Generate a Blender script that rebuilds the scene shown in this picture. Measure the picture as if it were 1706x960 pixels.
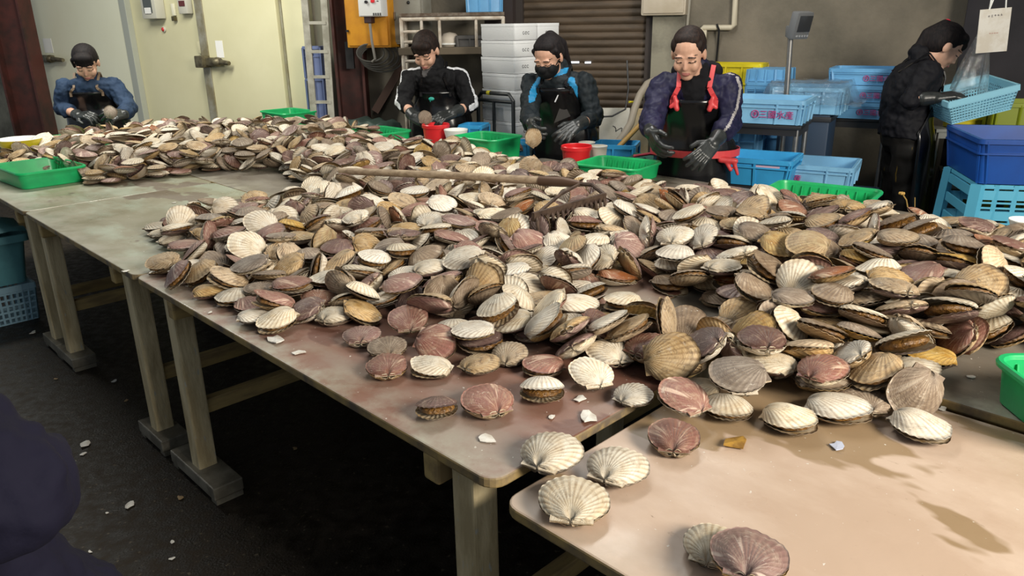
import bpy, bmesh, math, random
import numpy as np
from mathutils import Vector, Matrix, Quaternion, Euler

random.seed(7)
for o in list(bpy.data.objects):
    bpy.data.objects.remove(o)
SC = bpy.context.scene
COL = SC.collection
PI = math.pi

# ------------------------------------------------------------------ camera
F_PX, PITCH, ROLL, CAM_H = 1265.0, math.radians(19.3), math.radians(-0.9), 1.45
cs, sn = math.cos(ROLL), math.sin(ROLL)
cp, sp = math.cos(PITCH), math.sin(PITCH)
RIGHT = Vector((cs, sn * sp, sn * cp))
UPV = Vector((-sn, cs * sp, cs * cp))
FWD = Vector((0, cp, -sp))
cam_data = bpy.data.cameras.new('camera')
cam_data.sensor_width = 36.0
cam_data.lens = 36.0 * F_PX / 1706.0
cam_data.clip_start = 0.02
cam_data.clip_end = 200
cam = bpy.data.objects.new('camera', cam_data)
COL.objects.link(cam)
M = Matrix.Identity(4)
for i in range(3):
    M[i][0], M[i][1], M[i][2] = RIGHT[i], UPV[i], -FWD[i]
M[2][3] = CAM_H
cam.matrix_world = M
SC.camera = cam

def ray(px, py):
    return RIGHT * (px - 853) + UPV * (480 - py) + FWD * F_PX

def at_z(px, py, z):            # point of the place at height z that the photo shows at this pixel
    d = ray(px, py)
    t = (z - CAM_H) / d.z
    return Vector((d.x * t, d.y * t, z))

def at_y(px, py, y):            # the same at a known distance from the photographer
    d = ray(px, py)
    t = y / d.y
    return Vector((d.x * t, y, CAM_H + d.z * t))

# ------------------------------------------------------------------ light
SC.view_settings.view_transform = 'Standard'
SC.view_settings.look = 'None'
SC.view_settings.exposure = 0.0
SC.view_settings.gamma = 1.0
SC.view_settings.use_curve_mapping = False
w = bpy.data.worlds.new('world')
SC.world = w
w.use_nodes = True
w.node_tree.nodes['Background'].inputs[0].default_value = (0.80, 0.90, 1.0, 1)
w.node_tree.nodes['Background'].inputs[1].default_value = 0.37

def area_light(name, loc, target, sx, sy, power, color):
    l = bpy.data.lights.new(name, 'AREA')
    l.shape = 'RECTANGLE'
    l.size, l.size_y = sx, sy
    l.energy = power
    l.color = color
    o = bpy.data.objects.new(name, l)
    COL.objects.link(o)
    o.location = loc
    o.rotation_euler = (Vector(target) - Vector(loc)).to_track_quat('-Z', 'Y').to_euler()
    return o

# the open doorway behind the photographer on the right, and the hall's ceiling tubes
area_light('daylight_doorway', (2.6, -0.9, 2.5), (0.7, 1.6, 0.7), 1.4, 1.2, 285, (1.0, 0.925, 0.80))
area_light('ceiling_tubes_over_tables', (0.3, 3.6, 3.0), (0.2, 3.7, 0), 2.6, 0.5, 60, (1.0, 0.98, 0.93))
area_light('ceiling_tubes_over_cold_store', (-2.9, 5.0, 3.0), (-3.2, 5.6, 0), 2.2, 0.5, 108, (1.0, 0.98, 0.88))

# ------------------------------------------------------------------ materials
MATS = {}

def new_mat(name):
    m = bpy.data.materials.new(name)
    m.use_nodes = True
    return m, m.node_tree, m.node_tree.nodes['Principled BSDF']

def mat(name, c, rough=0.6, metal=0.0, c2=None, scale=6.0, lo=0.42, hi=0.62, bump=0.0, bscale=None, rvar=0.0,
        spots=None, stretch=(1, 1, 1), emit=None, trans=0.0, alpha=1.0, coat=0.0):
    """principled material with an optional second colour worn in by noise, speckles and bump"""
    if name in MATS:
        return MATS[name]
    m, nt, b = new_mat(name)
    N, L = nt.nodes, nt.links
    b.inputs['Base Color'].default_value = (*c, 1)
    b.inputs['Roughness'].default_value = rough
    b.inputs['Metallic'].default_value = metal
    b.inputs['Transmission Weight'].default_value = trans
    b.inputs['Alpha'].default_value = alpha
    b.inputs['Coat Weight'].default_value = coat
    if emit:
        b.inputs['Emission Color'].default_value = (*emit[0], 1)
        b.inputs['Emission Strength'].default_value = emit[1]
    tc = N.new('ShaderNodeTexCoord')
    mp = N.new('ShaderNodeMapping')
    mp.inputs['Scale'].default_value = stretch
    L.new(tc.outputs['Object'], mp.inputs['Vector'])
    col = None
    if c2 is not None:
        nz = N.new('ShaderNodeTexNoise')
        nz.inputs['Scale'].default_value = scale
        nz.inputs['Detail'].default_value = 8
        nz.inputs['Roughness'].default_value = 0.62
        L.new(mp.outputs[0], nz.inputs['Vector'])
        mr = N.new('ShaderNodeMapRange')
        mr.inputs[1].default_value, mr.inputs[2].default_value = lo, hi
        L.new(nz.outputs['Fac'], mr.inputs[0])
        mx = N.new('ShaderNodeMix')
        mx.data_type = 'RGBA'
        mx.inputs['A'].default_value = (*c, 1)
        mx.inputs['B'].default_value = (*c2, 1)
        L.new(mr.outputs[0], mx.inputs['Factor'])
        col = mx.outputs['Result']
        if rvar:
            ma = N.new('ShaderNodeMath')
            ma.operation = 'MULTIPLY_ADD'
            L.new(mr.outputs[0], ma.inputs[0])
            ma.inputs[1].default_value = rvar
            ma.inputs[2].default_value = rough
            L.new(ma.outputs[0], b.inputs['Roughness'])
    if spots:
        sc_, thr, sc_col = spots
        nz = N.new('ShaderNodeTexNoise')
        nz.inputs['Scale'].default_value = sc_
        nz.inputs['Detail'].default_value = 3
        L.new(mp.outputs[0], nz.inputs['Vector'])
        mr = N.new('ShaderNodeMapRange')
        mr.inputs[1].default_value, mr.inputs[2].default_value = thr, thr + 0.06
        L.new(nz.outputs['Fac'], mr.inputs[0])
        mx = N.new('ShaderNodeMix')
        mx.data_type = 'RGBA'
        if col:
            L.new(col, mx.inputs['A'])
        else:
            mx.inputs['A'].default_value = (*c, 1)
        mx.inputs['B'].default_value = (*sc_col, 1)
        L.new(mr.outputs[0], mx.inputs['Factor'])
        col = mx.outputs['Result']
    if col:
        L.new(col, b.inputs['Base Color'])
    if bump:
        nz = N.new('ShaderNodeTexNoise')
        nz.inputs['Scale'].default_value = bscale or scale * 4
        nz.inputs['Detail'].default_value = 6
        L.new(mp.outputs[0], nz.inputs['Vector'])
        bp = N.new('ShaderNodeBump')
        bp.inputs['Strength'].default_value = bump
        bp.inputs['Distance'].default_value = 0.01
        L.new(nz.outputs['Fac'], bp.inputs['Height'])
        L.new(bp.outputs[0], b.inputs['Normal'])
    MATS[name] = m
    return m

# ------------------------------------------------------------------ object helpers
def link(o, parent=None):
    COL.objects.link(o)
    if parent is not None:
        o.parent = parent
    return o

def tag(o, label, cat, group=None, kind=None):
    o['label'] = label
    o['category'] = cat
    if group:
        o['group'] = group
    if kind:
        o['kind'] = kind
    return o

def thing(name, label, cat, loc=(0, 0, 0), rz=0.0, group=None):
    o = bpy.data.objects.new(name, None)
    o.empty_display_size = 0.05
    COL.objects.link(o)
    o.location = loc
    o.rotation_euler = (0, 0, rz)
    return tag(o, label, cat, group)

class MB:
    """collects shapes, then links them as one mesh object"""
    def __init__(self):
        self.bm = bmesh.new()
    def _add(self, verts, faces, mi=0):
        vs = [self.bm.verts.new(v) for v in verts]
        for f in faces:
            try:
                fc = self.bm.faces.new([vs[i] for i in f])
                fc.material_index = mi
            except ValueError:
                pass
        return self
    def box(self, c, s, rot=None, bev=0.0, mi=0):
        t = bmesh.new()
        bmesh.ops.create_cube(t, size=1)
        bmesh.ops.scale(t, vec=s, verts=t.verts)
        if bev:
            bmesh.ops.bevel(t, geom=t.edges[:], offset=bev, segments=2, affect='EDGES', profile=0.6)
        if rot is not None:
            R = rot if isinstance(rot, Matrix) else Euler(rot).to_matrix()
            bmesh.ops.rotate(t, matrix=R, verts=t.verts)
        bmesh.ops.translate(t, vec=c, verts=t.verts)
        return self.take(t, mi)
    def take(self, t, mi=0):
        t.verts.index_update()
        self._add([v.co.copy() for v in t.verts], [[v.index for v in f.verts] for f in t.faces], mi)
        t.free()
        return self
    def tube(self, pts, r, n=10, cap=True, mi=0, closed=False):
        pts = [Vector(p) for p in pts]
        rs = r if isinstance(r, (list, tuple)) else [r] * len(pts)
        rings = []
        prev = None
        for i, p in enumerate(pts):
            a = pts[i - 1] if (i > 0 or closed) else p
            b = pts[(i + 1) % len(pts)] if (i < len(pts) - 1 or closed) else p
            d = (b - a).normalized()
            if prev is None:
                x = d.orthogonal().normalized()
            else:
                x = (prev - d * prev.dot(d))
                x = x.normalized() if x.length > 1e-6 else d.orthogonal().normalized()
            prev = x
            y = d.cross(x)
            rings.append([p + (x * math.cos(2 * PI * k / n) + y * math.sin(2 * PI * k / n)) * rs[i] for k in range(n)])
        vs = [v for rg in rings for v in rg]
        fs = []
        m = len(rings)
        for i in range(m if closed else m - 1):
            j = (i + 1) % m
            for k in range(n):
                fs.append((i * n + k, i * n + (k + 1) % n, j * n + (k + 1) % n, j * n + k))
        if cap and not closed:
            fs.append(tuple(range(n - 1, -1, -1)))
            fs.append(tuple((m - 1) * n + k for k in range(n)))
        return self._add(vs, fs, mi)
    def bar(self, a, b, w, h, mi=0, up=(0, 0, 1)):
        a, b = Vector(a), Vector(b)
        d = (b - a)
        z = d.normalized()
        x = Vector(up).cross(z)
        if x.length < 1e-4:
            x = Vector((1, 0, 0))
        x.normalize()
        y = z.cross(x)
        R = Matrix((x, y, z)).transposed()
        return self.box((a + b) / 2, (w, h, d.length), R, mi=mi)
    def lathe(self, prof, n=28, c=(0, 0, 0), mi=0):
        c = Vector(c)
        vs, fs = [], []
        for r, z in prof:
            for k in range(n):
                a = 2 * PI * k / n
                vs.append(c + Vector((r * math.cos(a), r * math.sin(a), z)))
        for i in range(len(prof) - 1):
            for k in range(n):
                fs.append((i * n + k, i * n + (k + 1) % n, (i + 1) * n + (k + 1) % n, (i + 1) * n + k))
        return self._add(vs, fs, mi)
    def sphere(self, c, r, s=(1, 1, 1), R=None, n=14, mi=0):
        t = bmesh.new()
        bmesh.ops.create_uvsphere(t, u_segments=n, v_segments=max(6, n * 2 // 3), radius=r)
        bmesh.ops.scale(t, vec=s, verts=t.verts)
        if R is not None:
            bmesh.ops.rotate(t, matrix=R, verts=t.verts)
        bmesh.ops.translate(t, vec=c, verts=t.verts)
        return self.take(t, mi)
    def prism(self, poly, z0, z1, mi=0):
        n = len(poly)
        vs = [(p[0], p[1], z0) for p in poly] + [(p[0], p[1], z1) for p in poly]
        fs = [tuple(range(n - 1, -1, -1)), tuple(range(n, 2 * n))]
        fs += [(i, (i + 1) % n, n + (i + 1) % n, n + i) for i in range(n)]
        return self._add(vs, fs, mi)
    def grid(self, rows, mi=0, closed=False):
        n = len(rows[0])
        vs = [v for r in rows for v in r]
        fs = []
        for i in range(len(rows) - 1):
            for k in range(n if closed else n - 1):
                fs.append((i * n + k, i * n + (k + 1) % n, (i + 1) * n + (k + 1) % n, (i + 1) * n + k))
        return self._add(vs, fs, mi)
    def mesh(self, name, mats, smooth=False, fix=True):
        if fix:
            bmesh.ops.recalc_face_normals(self.bm, faces=self.bm.faces)
        me = bpy.data.meshes.new(name)
        self.bm.to_mesh(me)
        self.bm.free()
        for m_ in (mats if isinstance(mats, (list, tuple)) else [mats]):
            me.materials.append(m_)
        if smooth:
            me.polygons.foreach_set('use_smooth', [True] * len(me.polygons))
            if smooth != 'all':
                try:
                    me.set_sharp_from_angle(angle=math.radians(38))
                except Exception:
                    pass
        return me
    def build(self, name, mats, parent=None, smooth=False, loc=None, fix=True):
        o = bpy.data.objects.new(name, self.mesh(name, mats, smooth, fix))
        link(o, parent)
        if loc is not None:
            o.location = loc
        return o

def structure(name, mb, mats, parent=None, smooth=False):
    o = mb.build(name, mats, parent, smooth)
    if parent is None:
        o['kind'] = 'structure'
    return o

def copy_tree(o, parent=None):
    c = o.copy()
    COL.objects.link(c)
    c.parent = parent
    for ch in list(o.children):
        copy_tree(ch, c)
    return c

def lettering(name, s, size, m, parent, loc, rot, ext=0.0006, align='LEFT'):
    cu = bpy.data.curves.new(name, 'FONT')
    cu.body = s
    cu.size = size
    cu.extrude = ext
    cu.align_x = align
    t = bpy.data.objects.new(name + '_text', cu)
    COL.objects.link(t)
    dg = bpy.context.evaluated_depsgraph_get()
    me = bpy.data.meshes.new_from_object(t.evaluated_get(dg))
    bpy.data.objects.remove(t)
    me.materials.clear()
    me.materials.append(m)
    o = bpy.data.objects.new(name, me)
    link(o, parent)
    o.location = loc
    o.rotation_euler = rot
    return o

# plan of the table tops: u runs along the front edge away to the far left, v to the far right
OX, OY = -0.039, 1.125
UX, UY, VX, VY = -0.701, 0.713, 0.713, 0.701
UANG = math.atan2(UY, UX)
T = 0.70

def uv(u, v, z=T):
    return Vector((OX + u * UX + v * VX, OY + u * UY + v * VY, z))

# ------------------------------------------------------------------ room
m_floor = mat('wet_dark_concrete', (0.010, 0.0068, 0.0042), 0.42, c2=(0.030, 0.021, 0.012), scale=22, lo=0.40, hi=0.72, bump=0.35, bscale=130, rvar=0.45, spots=(55, 0.645, (0.085, 0.068, 0.045)))
m_conc = mat('stained_concrete', (0.19, 0.165, 0.125), 0.9, c2=(0.10, 0.09, 0.068), scale=2.2, lo=0.35, hi=0.7, bump=0.25, bscale=40)
m_conc2 = mat('pale_concrete', (0.24, 0.225, 0.17), 0.9, c2=(0.12, 0.11, 0.085), scale=3, bump=0.2, bscale=40)
m_panel = mat('cream_cold_store_panel', (0.66, 0.63, 0.42), 0.5, c2=(0.56, 0.53, 0.33), scale=1.1, lo=0.3, hi=0.75)
m_trim = mat('grey_door_trim', (0.34, 0.33, 0.27), 0.45, 0.3, c2=(0.22, 0.19, 0.11), scale=5)
m_steelr = mat('red_brown_painted_steel', (0.085, 0.022, 0.017), 0.6, c2=(0.035, 0.015, 0.012), scale=4, bump=0.15)
m_shutter = mat('brown_shutter_slat', (0.085, 0.058, 0.035), 0.6, c2=(0.05, 0.034, 0.02), scale=3, stretch=(1, 1, 4))
m_ceil = mat('dark_ceiling_board', (0.10, 0.09, 0.08), 0.9)
m_black = mat('black_plastic', (0.008, 0.008, 0.009), 0.45)
m_dark = mat('dark_curtain', (0.012, 0.011, 0.014), 0.85, c2=(0.02, 0.018, 0.022), scale=3)
m_white = mat('white_paint', (0.72, 0.72, 0.68), 0.45, c2=(0.60, 0.58, 0.52), scale=7)
m_steel = mat('stainless_steel', (0.45, 0.44, 0.42), 0.32, 0.9, c2=(0.32, 0.30, 0.27), scale=8)

m_floor.node_tree.nodes['Principled BSDF'].inputs['Specular IOR Level'].default_value = 0.3
mb = MB()
mb.box((0, 3.5, -0.05), (16, 15, 0.1))
structure('floor', mb, m_floor)
mb = MB()
mb.box((-0.5, 5.2, 3.35), (13, 9.0, 0.1))
structure('ceiling', mb, m_ceil)

def wall_y(x):
    return 5.95 - 0.36 * x

WB = math.atan(-0.36)
# concrete wall at the back: from the corner by the cold store to the dark doorway on the right
mb = MB()
xa, xb = -1.66, 4.2
c = Vector(((xa + xb) / 2, wall_y((xa + xb) / 2), 1.65))
Rw = Euler((0, 0, WB)).to_matrix()
nb = Rw @ Vector((0, 1, 0))
mb.box(c + nb * 0.10, ((xb - xa) / math.cos(WB), 0.2, 3.3), Rw)
structure('wall_back', mb, m_conc)

# cold store front
CX0, CY0 = -2.59, 7.0
CA = math.atan(-0.59)
cdir = Vector((math.cos(CA), math.sin(CA), 0))
cnor = Vector((math.sin(CA), -math.cos(CA), 0))       # towards the hall
Rc = Euler((0, 0, CA)).to_matrix()

def cs_hit(px, py, off=0.0):
    """point of the cold store front (off metres in front of it) seen at this pixel"""
    d = ray(px, py)
    o = Vector((0, 0, CAM_H))
    p0 = Vector((CX0, CY0, 0)) + cnor * off
    t = (p0 - o).dot(cnor) / d.dot(cnor)
    return o + d * t

def cs_t(px, py):
    return (cs_hit(px, py) - Vector((CX0, CY0, 0))).dot(cdir)

def cs_box(mb, t0, t1, z0, z1, off, th, bev=0.0, mi=0):
    c = Vector((CX0, CY0, 0)) + cdir * ((t0 + t1) / 2) + cnor * (off + th / 2)
    c.z = (z0 + z1) / 2
    mb.box(c, (abs(t1 - t0), th, z1 - z0), Rc, bev, mi)
    return mb

tR = cs_t(513, 100)
mb = MB()
cs_box(mb, -5.0, tR, 0, 3.3, -0.30, 0.30)
structure('wall_left', mb, m_panel)
# sliding doors: flat cream leaves proud of the wall, framed by grey strips
tA, tB, tC, tD = cs_t(66, 100), cs_t(228, 100), cs_t(352, 100), cs_t(475, 90)
door1 = structure('door_1', cs_box(MB(), tA + 0.03, tB - 0.04, 0.05, 3.2, 0, 0.05, 0.008), mat('cold_store_door_white', (0.76, 0.77, 0.62), 0.42, c2=(0.68, 0.67, 0.49), scale=0.9, lo=0.3, hi=0.8))
door2 = structure('door_2', cs_box(MB(), tC + 0.04, tD, 0.05, 3.2, 0, 0.05, 0.008), m_panel)
structure('trim_1', cs_box(MB(), tB - 0.045, tB + 0.045, 0, 3.3, 0, 0.06, 0.004), mat('pale_grey_trim', (0.40, 0.42, 0.37), 0.4, 0.2))
structure('trim_2', cs_box(MB(), tC - 0.05, tC + 0.045, 0, 3.3, 0, 0.06, 0.004), m_trim)
tl0, tl1, tl2 = cs_t(38, 100), cs_t(52, 100), cs_t(70, 100)
mb = MB()
cs_box(mb, tl0, tl1, 0, 3.3, 0, 0.14)
cs_box(mb, tl1, tl2, 0, 3.3, 0, 0.09)
structure('trim_3', mb, m_trim)
structure('trim_4', cs_box(MB(), tD + 0.005, tD + 0.02, 0, 3.3, 0, 0.012), m_trim)
mb = MB()
cs_box(mb, -5.0, tl0, 0, 3.3, 0.0, 0.02)
structure('trim_5', mb, m_conc2)

m_latch = mat('worn_latch_metal', (0.20, 0.175, 0.11), 0.5, 0.7, c2=(0.09, 0.075, 0.05), scale=18)
def latch(parent, px0, px1, py, pxe):
    t0, t1, te = cs_t(px0, py), cs_t(px1, py), cs_t(pxe, py)
    z = cs_hit((px0 + px1) / 2, py).z
    mb = MB()
    cs_box(mb, t0, t0 + 0.10, z - 0.05, z + 0.05, 0.05, 0.09, 0.01)
    cs_box(mb, t0 + 0.08, t1, z - 0.035, z + 0.035, 0.05, 0.06, 0.012)
    ph = Vector((CX0, CY0, z)) + cdir * t1 + cnor * 0.10
    mb.sphere(ph, 0.045, (1.1, 1, 0.9))
    mb.tube([ph, ph + cdir * (te - t1) + Vector((0, 0, -0.01))], [0.026, 0.018], 10)
    return mb.build('door_latch', m_latch, parent, True)
latch(door1, 60, 100, 97, 121)
latch(door2, 346, 378, 102, 397)
m_paper = mat('white_paper', (0.78, 0.78, 0.76), 0.8)
for d_, px, py, w_ in ((door1, 80, 76, 0.15), (door2, 366, 82, 0.09)):
    p = cs_hit(px, py, 0.051)
    t0 = (p - Vector((CX0, CY0, 0))).dot(cdir)
    cs_box(MB(), t0 - w_ / 2, t0 + w_ / 2, p.z - 0.07, p.z + 0.07, 0.05, 0.002).build('paper_note', m_paper, d_)

# instruments on the cold store front
def cs_thing(name, label, cat, px, py):
    p = cs_hit(px, py, 0.002)
    return thing(name, label, cat, p, CA), p

m_box = mat('grey_instrument_case', (0.50, 0.49, 0.42), 0.5)
t_, p = cs_thing('temperature_controller', 'grey temperature controller box with a dark display on the cream cold store wall', 'controller', 262, 8)
MB().box((0, -0.05, 0), (0.20, 0.10, 0.24), bev=0.012).build('case', m_box, t_, True)
MB().box((0, -0.102, 0.03), (0.115, 0.006, 0.20), bev=0.002).build('display', mat('dark_display', (0.07, 0.08, 0.08), 0.2), t_)
MB().box((0, -0.106, -0.05), (0.085, 0.004, 0.05)).build('readout_label', m_paper, t_)
t_, p = cs_thing('thermometer_unit', 'small square thermometer unit right of the larger controller', 'thermometer', 313, 9)
MB().box((0, -0.03, 0), (0.12, 0.06, 0.14), bev=0.01).build('case', m_box, t_, True)
MB().box((0, -0.062, 0.015), (0.075, 0.004, 0.045)).build('display', mat('red_dark_display', (0.10, 0.02, 0.02), 0.3), t_)
t_, p = cs_thing('key_switch', 'small key switch between the two instruments on the cream wall', 'switch', 292, 22)
MB().box((0, -0.012, 0.03), (0.035, 0.024, 0.10), bev=0.004).build('plate', mat('ivory_plastic', (0.72, 0.70, 0.55), 0.4), t_, True)
MB().box((0, -0.02, -0.045), (0.04, 0.03, 0.04), bev=0.005).build('lock', mat('brass_lock', (0.12, 0.10, 0.05), 0.4, 0.6), t_, True)
t_, p = cs_thing('pilot_lamp', 'round red pilot lamp below the temperature controller', 'lamp', 274, 49)
MB().lathe([(0.0, 0.0), (0.024, 0.0), (0.024, 0.012), (0.018, 0.016)], 20).build('bezel', m_box, t_, True).rotation_euler = (PI / 2, 0, 0)
MB().sphere((0, -0.016, 0), 0.018, (1, 0.6, 1)).build('lens', mat('red_lens', (0.50, 0.03, 0.03), 0.25), t_, True)
t_, p = cs_thing('wall_cable', 'thin white cable running down beside the second door strip', 'cable', 336, 75)
MB().tube([(0.02, -0.004, 0.9), (0.02, -0.004, 0.03), (-0.01, -0.004, -0.02)], 0.004, 6).build('wire', m_white, t_, True)
MB().box((0.0, -0.014, -0.02), (0.05, 0.028, 0.10), bev=0.005).build('junction_cover', mat('cream_cover', (0.62, 0.58, 0.38), 0.45), t_, True)

# steel columns
def column(name, label, pa, pb, y, wd, dp, m_):
    a = at_y(pa[0], pa[1], y)
    t_ = thing(name, label, 'column', (a.x, y, 0))
    mb = MB()
    mb.box((-wd / 2, 0, 1.65), (0.02, dp, 3.3))
    mb.box((wd / 2, 0, 1.65), (0.02, dp, 3.3))
    mb.build('flange', m_, t_)
    MB().box((0, 0, 1.65), (wd, 0.03, 3.3)).build('web', m_, t_)
    MB().box((0, 0, 0.01), (wd + 0.1, dp + 0.08, 0.02)).build('base_plate', m_, t_)
    return t_
column('steel_column', 'red brown steel column at the far left beside the cold store', (34, 100), None, 7.9, 0.30, 0.22, m_steelr)
t_ = column('steel_column', 'red brown steel column right of the ladder with a diagonal brace', (584, 90), None, 6.3, 0.21, 0.18, m_steelr)
a, b = at_y(626, 185, 6.25), at_y(700, 60, 6.25)
MB().bar(a - t_.location, b - t_.location, 0.09, 0.06).build('brace', mat('rusty_brace', (0.06, 0.03, 0.02), 0.7), t_)
MB().box(at_y(583, 92, 6.18) - t_.location, (0.06, 0.04, 0.20)).build('bracket', m_black, t_)
# the grey strip between the ladder and the column
a = at_y(552, 90, 6.42)
structure('trim_6', MB().box((a.x, a.y, 1.65), (0.17, 0.12, 3.3)), mat('grey_green_board', (0.15, 0.145, 0.105), 0.8, c2=(0.09, 0.085, 0.06), scale=6, stretch=(1, 1, 0.3)))
a = at_y(527, 90, 6.5)
structure('trim_7', MB().box((a.x, a.y + 0.06, 1.65), (0.22, 0.03, 3.3)), mat('yellowed_board', (0.52, 0.48, 0.17), 0.7, c2=(0.4, 0.36, 0.12), scale=5))

# brown roller shutter in the back wall
xs0, xs1 = at_y(868, 100, 5.9).x, at_y(1083, 100, 5.62).x
mb = MB()
sl = 0.052
n_s = 62
for i in range(n_s):
    z = 0.02 + i * sl
    pts = []
    for k in range(5):
        f = k / 4
        pts.append((z + sl * f, 0.014 * math.sin(PI * f)))
    rows = []
    for (zz, off) in pts:
        rows.append([Vector((x, wall_y(x), zz)) - nb * (0.012 + off) for x in (xs0, (xs0 + xs1) / 2, xs1)])
    mb.grid(rows)
o = structure('door_3', mb, m_shutter, smooth=True)
o['label'] = 'brown slatted roller shutter in the back wall'
mb = MB()
for x in (xs0, xs1):
    mb.box(Vector((x, wall_y(x), 1.65)) - nb * 0.02, (0.07, 0.07, 3.3), Rw)
mb.build('guide_rail', mat('rail_dark', (0.05, 0.04, 0.035), 0.5, 0.3), o)
mb = MB()
for x0, x1 in ((948, 965), (974, 984)):
    a, b = at_y(x0, 104, 5.75), at_y(x1, 104, 5.72)
    for q in (a, b):
        q.y = wall_y(q.x) - 0.03
    mb.bar(a, b, 0.012, 0.012)
mb.build('letter_slot', mat('daylight_gap', (0.8, 0.85, 0.9), 0.5, emit=((0.75, 0.85, 1.0), 1.1)), o)
# dark column strip between the rack and the shutter, and the dark doorway at far right
structure('trim_8', MB().box(Vector((xs0 - 0.12, wall_y(xs0 - 0.12), 1.65)) - nb * 0.06, (0.22, 0.12, 3.3), Rw), mat('dark_post', (0.03, 0.02, 0.018), 0.7))
structure('trim_9', MB().box(Vector((xs1 + 0.12, wall_y(xs1 + 0.12), 1.65)) - nb * 0.05, (0.22, 0.10, 3.3), Rw), m_conc2)
mb = MB()
rows = []
for z in (0.0, 0.8, 1.6, 2.4, 3.3):
    rows.append([Vector((2.72 + 0.12 * i, 4.78 - 0.055 * i + 0.03 * math.sin(i * 1.7), z)) for i in range(28)])
mb.grid(rows)
o = mb.build('strip_curtain', m_dark, None, True)
sol = o.modifiers.new('thickness', 'SOLIDIFY')
sol.thickness = 0.01
tag(o, 'very dark hanging curtain behind the side-on worker at the right', 'curtain')

# ------------------------------------------------------------------ sorting tables
def top_material(name, base, worn, wet, wet_amt=0.6, rough=0.35, grime=(0.06, 0.045, 0.035), edge_c=(0.36, 0.34, 0.27)):
    m, nt, b = new_mat(name)
    N, L = nt.nodes, nt.links
    tc = N.new('ShaderNodeTexCoord')
    def noise(scale, detail=8, ro=0.6, st=(1, 1, 1), off=(0, 0, 0)):
        mp = N.new('ShaderNodeMapping')
        mp.inputs['Scale'].default_value = st
        mp.inputs['Location'].default_value = off
        L.new(tc.outputs['Object'], mp.inputs['Vector'])
        n = N.new('ShaderNodeTexNoise')
        n.inputs['Scale'].default_value = scale
        n.inputs['Detail'].default_value = detail
        n.inputs['Roughness'].default_value = ro
        L.new(mp.outputs[0], n.inputs['Vector'])
        return n.outputs['Fac']
    def rng(f, a, b_):
        r = N.new('ShaderNodeMapRange')
        r.inputs[1].default_value, r.inputs[2].default_value = a, b_
        L.new(f, r.inputs[0])
        return r.outputs[0]
    def mix(f, a, c):
        x = N.new('ShaderNodeMix')
        x.data_type = 'RGBA'
        for k, v in (('A', a), ('B', c)):
            if isinstance(v, tuple):
                x.inputs[k].default_value = (*v, 1)
            else:
                L.new(v, x.inputs[k])
        L.new(f, x.inputs['Factor'])
        return x.outputs['Result']
    c0 = mix(rng(noise(3.0, 8, 0.62, (1, 1.8, 1)), 0.45, 0.62), base, worn)
    fw = rng(noise(2.6, 4, 0.55, (0.7, 1.5, 1), (3.1, 1.7, 0)), wet_amt, wet_amt + 0.018)
    c1 = mix(fw, c0, wet)
    c2 = mix(rng(noise(26, 5, 0.7, (1, 2.5, 1)), 0.66, 0.76), c1, grime)
    c3 = mix(rng(noise(95, 2, 0.5), 0.735, 0.76), c2, (0.62, 0.58, 0.52))
    # pale scuffing along the front edge, where the paper skin has worn off
    sx = N.new('ShaderNodeSeparateXYZ')
    L.new(tc.outputs['Object'], sx.inputs[0])
    ed = rng(sx.outputs['Y'], 0.13, 0.0)
    ma = N.new('ShaderNodeMath')
    ma.operation = 'MULTIPLY'
    L.new(ed, ma.inputs[0])
    L.new(rng(noise(7, 8, 0.65, (1, 1, 1), (0, 4, 0)), 0.40, 0.58), ma.inputs[1])
    c4 = mix(ma.outputs[0], c3, edge_c)
    L.new(c4, b.inputs['Base Color'])
    rr = N.new('ShaderNodeMapRange')
    L.new(noise(4.5, 4), rr.inputs[0])
    rr.inputs[1].default_value, rr.inputs[2].default_value = 0.35, 0.7
    rr.inputs[3].default_value, rr.inputs[4].default_value = rough - 0.08, rough + 0.28
    L.new(rr.outputs[0], b.inputs['Roughness'])
    bp = N.new('ShaderNodeBump')
    bp.inputs['Strength'].default_value = 0.12
    bp.inputs['Distance'].default_value = 0.004
    L.new(noise(40, 6), bp.inputs['Height'])
    L.new(bp.outputs[0], b.inputs['Normal'])
    return m

mt_green = top_material('worn_grey_green_table_top', (0.255, 0.235, 0.155), (0.34, 0.37, 0.28), (0.17, 0.135, 0.095), 0.60)
mt_red = top_material('red_brown_table_top', (0.225, 0.118, 0.084), (0.26, 0.185, 0.145), (0.155, 0.072, 0.05), 0.54, 0.30)
mt_tan = top_material('tan_table_top', (0.455, 0.335, 0.250), (0.525, 0.405, 0.315), (0.29, 0.20, 0.115), 0.515, 0.34, (0.2, 0.14, 0.09), (0.42, 0.33, 0.25))
mt_grey = top_material('dull_grey_brown_table_top', (0.17, 0.145, 0.115), (0.23, 0.205, 0.165), (0.12, 0.10, 0.075), 0.58, 0.34)
m_edge = mat('plywood_edge', (0.34, 0.235, 0.085), 0.6, c2=(0.12, 0.09, 0.06), scale=9, lo=0.42, hi=0.6)
m_leg = mat('weathered_wooden_leg', (0.60, 0.49, 0.29), 0.7, c2=(0.37, 0.285, 0.15), scale=5, bump=0.3, bscale=22, stretch=(3, 3, 0.7), spots=(30, 0.66, (0.38, 0.36, 0.30)))
m_foot = mat('wet_dark_wood_foot', (0.10, 0.088, 0.065), 0.4, c2=(0.19, 0.17, 0.13), scale=12, bump=0.2)
m_rail = mat('ochre_wooden_rail', (0.40, 0.28, 0.105), 0.7, c2=(0.22, 0.15, 0.065), scale=8, stretch=(3, 0.6, 3))

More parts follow.
